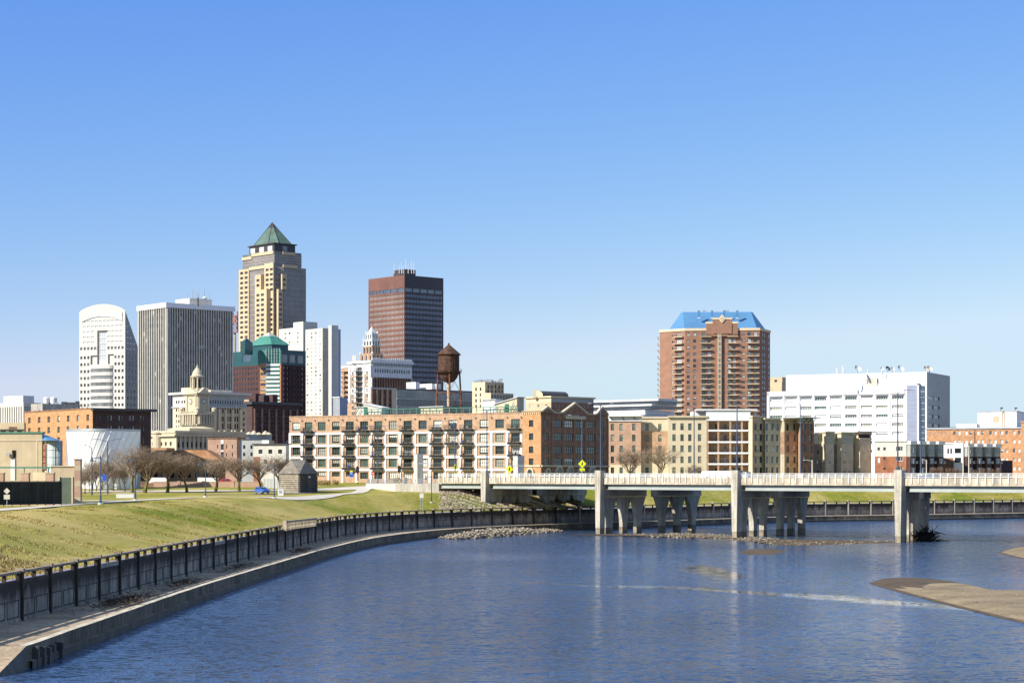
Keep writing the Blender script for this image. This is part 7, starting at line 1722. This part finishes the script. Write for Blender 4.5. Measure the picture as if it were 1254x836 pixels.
def sign(name, label, px, py, Y, w, h, m, z0, extra=None, cat='sign', posts=1, rz=0):
    p = P(px, Y); zc = Z(py, Y) - z0; t = empty(name, (p.x, p.y, z0), label, cat, None, rz); mb = MB()
    for s in ((0,) if posts == 1 else (-w * .32, w * .32)): mb.tube((s, .05, 0), (s, .05, zc + h * .3), .05, .05, 'metal_grey', 6)
    mb.build('post', t); mb = MB(); mb.box(-w / 2, w / 2, -.03, .03, zc - h / 2, zc + h / 2, m); mb.build('panel', t)
    if extra: extra(t, w, h, zc)
    return t
def ex_blue(t, w, h, zc): mb = MB(); mb.box(-w * .38, w * .38, -.035, .02, zc + h / 2, zc + h / 2 + .4, 'yellow_sign'); [mb.box(-w * .34, w * .34, -.045, -.03, zc + h * k - .05, zc + h * k + .05, 'white_paint') for k in (.3, .12)]; mb.build('header', t)
q = GP(430.2, 591); sign('street_sign', 'blue rectangular sign with yellow header on a post before the lofts', 430.2, 580.8, q.y, 1.0 * 4.3 * q.y / F, 6 * q.y / F, 'blue_sign', q.z, ex_blue)
def ne(px, py, Y, label):
    q = P(px, Y); z0 = 10.3; t = empty('no_entry_sign', (q.x, q.y, z0), label, 'sign'); zc = Z(py, Y) - z0; mb = MB(); mb.tube((0, .05, 0), (0, .05, zc), .05, .05, 'metal_grey', 6); mb.build('post', t)
    mb = MB(); mb.tube((0, .03, zc), (0, -.02, zc), .46, .46, 'red_sign', 20); mb.box(-.33, .33, -.04, -.02, zc - .09, zc + .09, 'white_paint'); mb.build('panel', t)
ne(456.1, 579.4, 515, 'round red no entry sign with white bar on a post before the lofts')
def tsignal(px, yt, yb, Y, label):
    q = P(px, Y); z0 = Z(yb, Y); t = empty('traffic_signal', (q.x, q.y, z0), label, 'traffic signal', 'black traffic signals'); h = Z(yt, Y) - z0; mb = MB(); mb.tube((0, 0, 0), (0, 0, h), .10, .08, 'black_metal', 8); mb.tube((0, 0, 0), (0, 0, .5), .2, .16, 'black_metal', 8); mb.build('post', t)
    mb = MB(); mb.box(-.42, .42, -.3, .1, h - 1.5, h, 'black_metal'); mb.box(-.25, .25, -.3, .1, h, h + .25, 'black_metal'); mb.box(-.2, .2, -.3, .1, h - 1.75, h - 1.5, 'black_metal'); mb.build('signal_head', t); mb = MB(); mb.box(-.15, .15, -.2, 0, h - 4.0, h - 3.6, 'yellow_sign'); mb.build('push_button', t)
tsignal(437.9, 571.6, 592, 512, 'black pedestrian signal post right of the blue sign'); tsignal(489, 570.8, 592, 508, 'black signal post left of the gateway blade'); tsignal(463.5, 575, 590, 530, 'black signal post behind the railing near the round red sign') if 0 else None
def ex_dia(t, w, h, zc):
    r = .42; h0 = zc + h / 2 + r + .05; mb = MB(); mb.prism([(-.01, 0), (.01, 0), (.01, .01), (-.01, .01)], h0, h0 + .01, 'metal_grey'); a = [(-r, -.03, h0), (0, -.03, h0 - r), (r, -.03, h0), (0, -.03, h0 + r)]; c = [(x, .02, z) for x, _, z in a]; mb.face(a, 'concrete_light'); mb.face(list(reversed(c)), 'concrete_light'); [mb.face([c[i], c[(i + 1) % 4], a[(i + 1) % 4], a[i]], 'concrete_light') for i in range(4)]; mb.build('diamond_panel', t)
q = GP(8.4, 622); q.z = ground(q.x, q.y); sign('path_sign', 'grey backed diamond sign and plate by the fence at far left', 8.4, 608.2, q.y, .78, .6, 'concrete_light', q.z, ex_dia)
q = GP(141.6, 606); q.z = ground(q.x, q.y); sign('path_sign', 'white diamond sign behind the concrete bench', 141.6, 597.5, q.y, .5, .35, 'white_paint', q.z, ex_dia)
q = GP(130.2, 604); q.z = ground(q.x, q.y); sign('notice_sign', 'small grey notice plate on a post left of the white diamond sign', 130.2, 596, q.y, .7, .9, 'metal_grey', q.z)
q = GP(127.8, 598); sign('banner_sign', 'bright blue banner beside the silver hall', 127.8, 584.5, q.y, .9, 1.5, 'blue_sign', q.z)
Yp = 422; q = P(516.3, Yp); z_ = ground(q.x, q.y); sign('board_sign', 'white double post board on the lawn near the abutment', 516.3, 606.6, Yp, .85, .95, 'white_paint', z_, posts=2)
# small concrete things on the lawn
q = GP(153.5, 609.4); q.z = ground(q.x, q.y); t = empty('concrete_bench', q, 'long white concrete bench block between the first two lamp posts', 'bench'); mb = MB(); w = 21.5 * q.y / F / 2; mb.box(-w, w, -.4, .4, 0, .75, 'white_paint'); mb.build('seat', t); mb = MB(); mb.box(-w - .03, w + .03, -.43, .43, .75, .82, 'concrete_white'); mb.build('coping', t)
q = GP(344.6, 606.8); q.z = ground(q.x, q.y); t = empty('utility_cabinet', q, 'white utility box with a grey panel beside the last lamp post', 'utility box'); mb = MB(); mb.box(-.68, .5, -.5, .5, 0, 1.5, 'white_paint'); mb.build('housing', t); mb = MB(); mb.box(-.42, .12, -.54, -.5, .55, 1.15, 'metal_grey'); mb.build('panel', t); mb = MB(); mb.box(-.74, .56, -.56, .56, 1.5, 1.56, 'concrete_white'); mb.build('lid', t)
# balustrade fragment on the river wall
q = P(352, 292); t = empty('balustrade', (q.x, q.y, 5), 'short pale stone balustrade on the lawn above the river wall', 'balustrade'); off = t.location.copy(); f = Face(P(349, 290), P(387, 312)); gz_ = lambda u: ground(*f.pt(u, 0).xy) ; mb = MB()
zc = [Z(635.5, 290), Z(634.3, 312)]; n_ = 14
f.box(mb, 0, f.L, -.18, .18, 5.85, 6.05, 'stone_tan'); mb.build('rail', t, off); mb = MB(); f.box(mb, -.3, .35, -.3, .3, 4.6, 6.15, 'stone_tan'); mb.build('end_post', t, off)
for i in range(22): mb = MB(); c = f.pt(.9 + (f.L - 1.2) * i / 21, 0); mb.lathe(c.xy, [(.14, 4.7), (.14, 5.0), (.09, 5.2), (.16, 5.5), (.1, 5.85)], 'stone_tan', 8); mb.build('baluster', t, off)
# brick garden wall behind the street
t = empty('garden_wall', (*P(200, 520), 9.6), 'low pink brown brick wall along the street behind the trees', 'wall'); off = t.location.copy(); f = Face(P(138, 512), P(321, 508)); mb = MB(); u1 = f.u(188); f.box(mb, 0, u1, -.4, 0, 9, Z(591, 510), 'brick_brown'); f.box(mb, u1, f.L, -.4, 0, 9, Z(590, 510), 'brick_pink'); mb.build('brickwork', t, off); mb = MB(); f.box(mb, 0, f.L, -.45, .06, Z(590, 510), Z(589.5, 510), 'stucco_tan'); mb.build('coping', t, off)
for x in (205, 219, 249, 285, 318): mb = MB(); u = f.u(x); f.box(mb, u - .4, u + .4, -.5, .12, 9, Z(588.6, 510), 'brick_pink'); mb.build('pier', t, off)
# white wall panels right of the trees
t = empty('site_hoarding', (*P(335, 500), 9.6), 'pale grey white hoarding between the tree row and the cabin', 'fence'); off = t.location.copy(); f = Face(P(323, 502), P(343, 500)); mb = MB(); f.box(mb, 0, f.L, -.1, 0, 9.2, Z(586, 500), 'siding_grey'); mb.build('boards', t, off); mb = MB(); [f.box(mb, f.L * i / 5 - .06 if i else 0, f.L * i / 5 + .06, 0, .08, 9.2, Z(586, 500), 'white_paint') for i in range(6)]; mb.build('post', t, off)

# vehicles ----------------------------------------------------------------
for nm, c in (('paint_blue', (.02, .10, .42)), ('paint_white', (.78, .78, .78)), ('paint_red', (.45, .03, .03)), ('paint_silver', (.40, .42, .45)), ('paint_navy', (.04, .08, .16)), ('paint_orange', (.6, .16, .03))):
    m = mat(nm, c, .25, .03, .1, spec=.5); m.node_tree.nodes['Principled BSDF'].inputs['Coat Weight'].default_value = .6
mat('tail_lamp', (.35, .01, .01), .25, .05); mat('head_lamp', (.6, .6, .6), .15, .05, spec=.6); mat('hub', (.35, .35, .36), .35, .1, metal=.7)
def vehicle(name, label, cat, loc, rz, paint, kind='car', L=4.5, Wd=1.8, H=1.45, group=None):
    t = empty(name, loc, label, cat, group, rz)
    prof = {'car': [(-.5, .30), (-.5, .62), (-.46, .66), (-.22, .70), (-.10, 1.0), (.24, 1.0), (.42, .72), (.5, .68), (.5, .3)],
            'hatch': [(-.5, .30), (-.5, .55), (-.46, .64), (-.24, .70), (-.08, .98), (.36, 1.0), (.475, .70), (.5, .62), (.5, .3)],
            'suv': [(-.5, .26), (-.5, .60), (-.46, .66), (-.26, .70), (-.15, .97), (.40, 1.0), (.48, .68), (.5, .62), (.5, .26)],
            'bus': [(-.5, .16), (-.5, .5), (-.49, .9), (-.47, .98), (.48, 1.0), (.5, .95), (.5, .16)]}[kind]
    P0 = [(x * L, z * H * (1 if z > .35 else .62)) for x, z in prof]; mb = MB(); n = len(P0); belt = .68 * H
    def yw(z): return Wd / 2 * (1 - (.16 * (z - belt) / (H - belt) if z > belt and kind != 'bus' else 0))
    for i in range(n):
        (x0, z0), (x1, z1) = P0[i], P0[(i + 1) % n]; mb.face([(x0, -yw(z0), z0), (x0, yw(z0), z0), (x1, yw(z1), z1), (x1, -yw(z1), z1)], paint)
    for s in (-1, 1):
        lo = [p for p in P0 if p[1] <= belt * 1.07]; hi = [p for p in P0 if p[1] >= belt * .98]
        mb.face([(x, s * yw(z), z) for x, z in (P0 if s > 0 else reversed(P0))], paint)
    body = mb.build('body', t)
    def pane(pts, nm='window'): mb = MB(); mb.face(pts, 'glass'); mb.build(nm, t)
    if kind != 'bus':
        hi = [p for p in P0 if p[1] > belt * 1.2]; x0, x1 = min(p[0] for p in hi), max(p[0] for p in hi); lo0 = P0[3]; lo1 = P0[6]
        for s in (-1, 1):
            for a, c in ((.04, .48), (.54, .96)):
                zb, zt = belt + .08, H * .93; l0 = lo0[0] + (x0 - lo0[0]) * .35 + .12; l1 = lo1[0] + (x1 - lo1[0]) * .3 - .12
                bx = lambda k: l0 + (l1 - l0) * k; tx = lambda k: x0 + .1 + (x1 - x0 - .2) * k
                pts = [(bx(a), s * (yw(zb) + .012), zb), (bx(c), s * (yw(zb) + .012), zb), (tx(c), s * (yw(zt) + .012), zt), (tx(a), s * (yw(zt) + .012), zt)]; pane(pts)
        for (xa, za), (xb, zb_), nm in ((P0[3], P0[4], 'windscreen'), (P0[6], P0[5], 'rear_window')):
            s = -1 if nm == 'windscreen' else 1; q0 = (xa + (xb - xa) * .15 + s * .02, za + (zb_ - za) * .15); q1 = (xa + (xb - xa) * .88 + s * .02, za + (zb_ - za) * .88); pane([(q0[0], -yw(q0[1]) * .88, q0[1]), (q0[0], yw(q0[1]) * .88, q0[1]), (q1[0], yw(q1[1]) * .86, q1[1]), (q1[0], -yw(q1[1]) * .86, q1[1])], nm)
    else:
        for s in ():
            for i in range(6): x0 = -.42 * L + i * L * .145; pane([(x0, s * (Wd / 2 + .01), H * .52), (x0 + L * .12, s * (Wd / 2 + .01), H * .52), (x0 + L * .12, s * (Wd / 2 + .01), H * .80), (x0, s * (Wd / 2 + .01), H * .80)])
        pane([(-.5 * L - .012, -Wd * .44, H * .48), (-.5 * L - .012, Wd * .44, H * .48), (-.49 * L - .012, Wd * .42, H * .88), (-.49 * L - .012, -Wd * .42, H * .88)], 'windscreen')
    r = .33 if kind != 'bus' else .5
    for x in (-.31, .31):
        for s in (-1, 1):
            mb = MB(); mb.tube((x * L, s * (Wd / 2 - .2), r), (x * L, s * (Wd / 2 + .02), r), r, r, 'rubber', 18); w = mb.build('wheel', t); mb = MB(); mb.tube((x * L, s * (Wd / 2 + .02), r), (x * L, s * (Wd / 2 + .035), r), r * .6, r * .55, 'hub', 12); mb.build('rim', w)
    for s in (-1, 1):
        mb = MB(); mb.box(.5 * L - .08, .5 * L + .02, s * Wd * .40 - .16, s * Wd * .40 + .16, .48 * H, .60 * H, 'tail_lamp'); mb.build('tail_lamp', t)
        mb = MB(); mb.box(-.5 * L - .02, -.5 * L + .08, s * Wd * .38 - .16, s * Wd * .38 + .16, .44 * H, .54 * H, 'head_lamp'); mb.build('headlight', t)
    mb = MB(); mb.box(.5 * L, .5 * L + .03, -.26, .26, .33 * H, .42 * H, 'white_paint'); mb.build('number_plate', t)
    return t
q = GP(321, 604.9); q.z = ground(q.x, q.y) + .13; vehicle('parked_car', 'small blue hatchback parked behind the last lamp post', 'car', q, R(122), 'paint_blue', 'hatch', 4.2, 1.75, 1.5)
def on_deck(px, o): 
    k = (px - CX) / F; a = FA + BW * o; t_ = (k * a.y - a.x) / (BD.x - k * BD.y); p = a + BD * t_; return Vector((p.x, p.y, RZ))
rb = math.atan2(BD.y, BD.x)
vehicle('suv', 'dark silver sport utility car crossing the bridge beside the tall pylon', 'car', on_deck(908, 25), rb, 'paint_silver', 'suv', 4.8, 1.9, 1.95)
vehicle('box_truck', 'long plain white box truck on the far bridge lane before the balcony apartments', 'truck', on_deck(883, 31) , rb, 'paint_white', 'bus', 9.5, 2.5, 2.2)
vehicle('car', 'dark blue car on the bridge near the townhouses', 'car', on_deck(1137, 22), rb, 'paint_navy', 'car', 4.6, 1.85, 1.65)
for px, lb, paint, kd, L, H in ((255, 'white van behind the brick garden wall under the trees', 'paint_white', 'bus', 5.4, 2.3), (279, 'red car behind the brick garden wall right of the white van', 'paint_red', 'car', 4.9, 2.0), (195, 'white delivery van behind the garden wall near the depot', 'paint_white', 'bus', 5.4, 2.3), (154, 'white van behind the dark stretch of garden wall', 'paint_silver', 'suv', 4.6, 2.0), (148, 'orange red car at the left end of the garden wall', 'paint_orange', 'car', 4.2, 1.9)):
    Yv = 516 if kd != 'bus' else 519; vehicle('parked_van' if kd == 'bus' else 'parked_car', lb if px != 154 else 'silver sport utility car behind the dark stretch of garden wall', 'van' if kd == 'bus' else 'car', (*P(px, Yv + (0 if px != 148 else 6)), 9.75), R(180 if px % 2 else 4), paint, kd, L, 1.9, H, 'vehicles parked behind the garden wall')

# trees -------------------------------------------------------------------
def bare_tree_mesh(seed, H=10.5, spread=1.0, levels=5, thin=1.0, twm='bark'):
    rn = random.Random(seed); tr = MB(); cr = MB()
    def limb(mb, a, d, L, r, lev, m):
        n = 3 if lev < 3 else 2; p = a; pts = [a]
        for i in range(n):
            d = (d + Vector((rn.uniform(-.22, .22), rn.uniform(-.22, .22), rn.uniform(-.08, .16)))).normalized(); q = p + d * (L / n); r1 = r * (1 - .42 * (i + 1) / n)
            mb.tube(p, q, r * (1 - .42 * i / n), r1, m, 5 if lev < 2 else 3, cap=False); p = q; pts.append(q)
        if lev >= levels: return
        nb = {0: 7, 1: 4, 2: 4, 3: 4, 4: 3}[lev]
        for i in range(nb):
            t = rn.uniform(.3, 1) if lev else rn.uniform(.55, 1); t = 1 if i == 0 else t; k = min(int(t * n), n - 1); o = pts[k].lerp(pts[k + 1], t * n - k)
            az = rn.uniform(0, 6.283) if lev else i * 6.283 / nb + rn.uniform(-.4, .4); side = Vector((math.cos(az), math.sin(az), 0)); up = {0: .75, 1: .38, 2: .25, 3: .15, 4: .1}[lev]
            nd = (d * .75 + side * .95 * spread + Vector((0, 0, up + .05))).normalized(); limb(cr, o, nd, L * rn.uniform(.6, .9) * (1.2 if lev == 0 else 1), max(.013, r * .48), lev + 1, 'bark')
    th = H * .21
    tr.tube((0, 0, -.4), (0, 0, .3), .34, .24, 'trunk_moss', 8, cap=False); limb(tr, Vector((0, 0, .3)), Vector((rn.uniform(-.08, .08), 0, 1)), th, .23, 0, 'trunk_moss')
    return tr, cr
def place_tree(i, loc, label, src, group, s=1.0, rz=0, cat='tree', name='bare_tree'):
    t = empty(name, loc, label, cat, group, rz); t.scale = (s, s, s)
    for o in src:
        c = o.copy(); COL.objects.link(c); c.parent = t; c.location = (0, 0, 0)
    return t
SRC = []
for sd in (3, 8, 15):
    tr, cr = bare_tree_mesh(sd); SRC.append((tr, cr))
protos = {}
def tree(k, px, py, top, label, group, rz, name='bare_tree', sy=1.0, wide=1.0):
    q = GP(px, py); q.z = ground(q.x, q.y); t = empty(name, q, label, 'tree', group, rz)
    if k not in protos:
        tr, cr = SRC[k]; a = tr.build('trunk', t); c = cr.build('crown', t); protos[k] = (a.data, c.data, max(v.co.z for v in c.data.vertices), a, c)
    else:
        for d, nm in ((3, 'trunk'), (4, 'crown')): o = protos[k][d].copy(); COL.objects.link(o); o.parent = t
    s = (Z(top, q.y) - q.z) / protos[k][2]; t.scale = (s * wide, s * wide, s); return t
G_ = 'bare trees in a row along the street'
for i, (px, py, top, lb) in enumerate(((162.3, 603.4, 541, 'bare tree behind the concrete bench, first of the row, leaning crown before the silver hall'), (177.5, 603.5, 543, 'bare tree right of the second lamp post, its trunk mossy and forked'), (205.2, 603, 546, 'bare tree before the white delivery van'), (228.8, 602.6, 551, 'bare tree before the brick piers left of the third lamp post'), (264.3, 601.8, 553, 'bare tree before the gap between white van and red car'), (293, 601.8, 553, 'bare tree right of the red car before the pink brick office'), (319.4, 601.5, 555, 'bare tree directly behind the blue hatchback'), (343.2, 600.5, 552, 'pale bare tree leaning at the corner of the log cabin'))):
    tree(i % 3, px, py, top, lb, G_, i * 1.7, wide=1.3)
# slender birches before the silver hall
for i, (px, py, top, lb) in enumerate(((104, 604.5, 566, 'slim bare young tree right of the brick pillar'), (109.5, 602.5, 577, 'slim bare sapling before the silver hall'), (118, 601.5, 562, 'slim bare tree just left of the first lamp post'), (139, 601, 566, 'slim bare tree between first lamp post and bench'))):
    tree((i + 1) % 3, px, py, top, lb, 'slim bare trees before the silver hall', i * 2.1, wide=.75)
for i, (px, py, top, lb) in enumerate(((98.5, 606, 572, 'slim bare sapling close against the brick pillar'), (113.5, 600, 560, 'tall slim bare tree behind the first lamp post, left of the banner'), (124.5, 600, 564, 'slim bare tree behind the blue banner'), (131.5, 599.5, 556, 'tallest slim bare tree right of the banner before the silver hall'), (147, 600, 562, 'slim bare tree left of the leaning first row tree'), (153, 599.6, 568, 'slim bare sapling hidden behind the leaning first row tree'))):
    tree((i + 2) % 3, px, py, top, lb, 'slim bare trees before the silver hall', i * 1.1, wide=.8)
for i, (px, Yt, zb, top, lb) in enumerate(((769, 600, 9.8, 543, 'spreading bare tree behind the bridge rail before the pink brick bay'), (808.6, 596, 9.8, 541, 'spreading bare tree behind the bridge rail before the cream bay'), (850.5, 610, 9.8, 566, 'small bare tree behind the bridge rail before the cream apartments'))):
    t = empty('bare_tree', (*P(px, Yt), zb), lb, 'tree', 'bare trees before the apartments', i * 1.3 + 1)
    k = (1, 0, 2)[i]
    for d in (3, 4): o = protos[k][d].copy(); COL.objects.link(o); o.parent = t
    s = (Z(top, Yt) - zb) / protos[k][2]; t.scale = (s * 1.15, s * 1.15, s)
# reddish shrubs before the townhouses
mat('twig_red', (.12, .075, .055), .95, .25, 1.0); rn = random.Random(9)
for i, (px, top, wd) in enumerate(((1143, 571, 1.0), (1151, 570, 1.0), (1161, 572, 1.0), (1169, 572, 1.1), (1176, 574, .9), (1194, 574, .8), (1203, 572, 1.0), (1214, 573, 1.0), (1223, 573, .9))):
    Yt = 628; p = P(px, Yt); t = empty('bare_shrub', (p.x, p.y, 9.9), ['brown leafless shrub under the street light before the left townhouse bays', 'brown leafless shrub second from the left before the townhouse bays', 'wide brown leafless shrub left of the white bay window', 'brown leafless shrub below the white bay window', 'low brown leafless shrub right below the white bay window', 'small brown leafless shrub between white pole and utility post', 'brown leafless shrub before the second townhouse bays', 'brown leafless shrub before the last townhouse bay', 'brown leafless shrub beside the dark garage'][i], 'shrub', 'leafless shrubs before the townhouses')
    mb = MB(); H = Z(top, Yt) - 9.9
    for k in range(420):
        a = rn.uniform(0, 6.283); b_ = rn.uniform(.1, 1); r = 1.5 * wd * b_ ** .5; z0 = rn.uniform(0, .6) * H; o = Vector((math.cos(a) * r * .5, math.sin(a) * r * .5, z0)); e = Vector((math.cos(a) * r, math.sin(a) * r, min(H * (1 - .45 * b_ * b_), z0 + rn.uniform(.3, .6) * H))); mb.tube(o, e, .035, .02, 'twig_red', 3, cap=False)
    mb.build('twigs', t)
# driftwood snag against the right pier
t = empty('driftwood', (*P(1136, 378), 0), 'tangled dark driftwood snag caught against the rightmost bridge pier', 'driftwood'); mb = MB(); rn = random.Random(12); mat('wood_wet', (.02, .016, .013), .8, .3, 2)
for k in range(150):
    a = Vector((rn.uniform(-2.2, 1.6), rn.uniform(-1, 1), rn.uniform(-.1, 2.0) * (1 - .25 * rn.random()))); d = Vector((rn.uniform(-1, 1.2), rn.uniform(-.6, .6), rn.uniform(-.5, .9))).normalized() * rn.uniform(.8, 2.6); mb.tube(a, a + d, rn.uniform(.05, .16), .03, 'wood_wet', 5)
for v in range(6): mb.ico((rn.uniform(-1.5, 1), rn.uniform(-.5, .5), rn.uniform(.1, 1.2)), (.9, .7, .6), 'wood_wet', .3)
mb.tube((-2.0, 0, .3), (4.2, -.5, .15), .2, .08, 'wood_wet', 7); mb.build('branches', t)
# fallen reeds on the promenade and rough grass on the near bank
mat('dry_grass', (.36, .27, .13), .95, .25, .6); mat('dry_grass_dark', (.15, .115, .06), .95, .25, .6); mat('reed_debris', (.075, .055, .038), .95, .3, 1.0)
mb = MB(); rn = random.Random(21)
for k in range(15000):
    y = rn.uniform(128, 235); i = min(range(0, len(WL), 3), key=lambda j: abs(WL[j].y - y)); d = rn.uniform(.6, 17) ; p = WL[i] + WN[i] * d + Vector((0, rn.uniform(-4, 4)))
    den = noise.noise((p.x * .09, p.y * .05, 7)); 
    if den < -.30 + max(0, (y - 158) / 60) + max(0, d - 9) * .05: continue
    z = bank(d, p.x, p.y); h = rn.uniform(.12, .36) * (.8 + den); m_ = rn.choice(['dry_grass', 'dry_grass', 'grass', 'dry_grass_dark'])
    for _ in range(5):
        a = rn.uniform(0, 6.283); o = Vector((p.x + rn.uniform(-.4, .4), p.y + rn.uniform(-.4, .4), z - .02)); e = o + Vector((math.cos(a) * h * .5, math.sin(a) * h * .5, h)); s = Vector((math.cos(a + 1.57), math.sin(a + 1.57), 0)) * .05
        mb.face([o - s, o + s, e], m_)
for k in range(16000):
    y = rn.uniform(150, 340); i = min(range(0, len(WL), 4), key=lambda j: abs(WL[j].y - y)); d = rn.uniform(.5, 24); p = WL[i] + WN[i] * d + Vector((0, rn.uniform(-3, 3)))
    if noise.noise((p.x * .2, p.y * .1, 2)) < -.1 and y > 200: continue
    z = bank(d, p.x, p.y); h = rn.uniform(.06, .17); m_ = rn.choice(['dry_grass', 'grass', 'grass', 'grass'])
    for _ in range(3):
        a = rn.uniform(0, 6.283); o = Vector((p.x + rn.uniform(-.5, .5), p.y + rn.uniform(-.5, .5), z - .02)); s = Vector((math.cos(a + 1.57), math.sin(a + 1.57), 0)) * .05
        mb.face([o - s, o + s, o + Vector((math.cos(a) * h, math.sin(a) * h, h))], m_)
tag(mb.build('dry_grass_tufts'), 'rough dry yellow grass tufts on the near bank', 'grass', kind='stuff')
mb = MB()
for (cy, cx, n_, sx, sy) in ((176, -35.0, 420, 1.6, 11), (205, -34.6, 160, 1.2, 9), (240, -33.5, 120, 1.0, 12), (292, -31.5, 120, 1.0, 10)):
    for k in range(n_):
        x, y = cx + rn.gauss(0, sx * .6), cy + rn.gauss(0, sy * .5); a = rn.uniform(0, 3.14); L_ = rn.uniform(.3, .9); mb.tube((x, y, 1.45 + rn.uniform(0, .25)), (x + math.cos(a) * L_, y + math.sin(a) * L_, 1.5 + rn.uniform(0, .4)), .03, .02, 'reed_debris', 3, cap=False)
tag(mb.build('reed_debris'), 'brown reed debris washed up on the promenade slab', 'debris', kind='stuff')
# ornamental grass before the lofts and brush on the riprap
mb = MB()
for (x0, x1, y, n_, Yg) in ((389, 404, 590.5, 260, 520), (408, 414, 590.5, 120, 518), (482, 498, 587.5, 240, 515)):
    for k in range(n_):
        p = P(rn.uniform(x0, x1), Yg + rn.uniform(-2, 2)); z = Z(y, Yg) - .6
        for _ in range(4): a = rn.uniform(0, 6.28); h = rn.uniform(.7, 1.5); o = Vector((p.x, p.y, z)); e = o + Vector((math.cos(a) * .5, math.sin(a) * .5, h)); s = Vector((math.cos(a + 1.57), math.sin(a + 1.57), 0)) * .06; mb.face([o - s, o + s, e], 'dry_grass')
tag(mb.build('ornamental_grass'), 'tall golden ornamental grass in beds before the lofts', 'grass', kind='stuff')
mb = MB()
for k in range(700):
    x, y, z, r = slope_spots(1, 538, 640)[0]
    if y < 452: continue
    a = rn.uniform(0, 6.28); mb.tube((x, y, z), (x + math.cos(a) * .4, y + math.sin(a) * .4, z + rn.uniform(.4, 1.1)), .03, .015, 'twig_red', 3, cap=False)
tag(mb.build('brush'), 'thin reddish brush growing among the stones under the bridge', 'brush', kind='stuff')
# loose lawn lamps on the far bank and a hedge line
for x, lb in ((1056, 'small dark bollard light on the far lawn seen below the bridge'), (1142, 'small dark bollard light on the far lawn right of the rightmost pier')):
    Yb = 585; p = P(x, Yb); z0 = ground(p.x, p.y); t = empty('bollard_light', (p.x, p.y, z0), lb, 'bollard', 'bollard lights on the far lawn'); mb = MB(); mb.tube((0, 0, 0), (0, 0, 1.9), .13, .13, 'lamp_blue', 8); mb.build('post', t); mb = MB(); mb.lathe((0, 0), [(.13, 1.9), (.2, 1.95), (.2, 2.2), (.05, 2.35)], 'metal_grey', 10); mb.build('lamp_head', t)
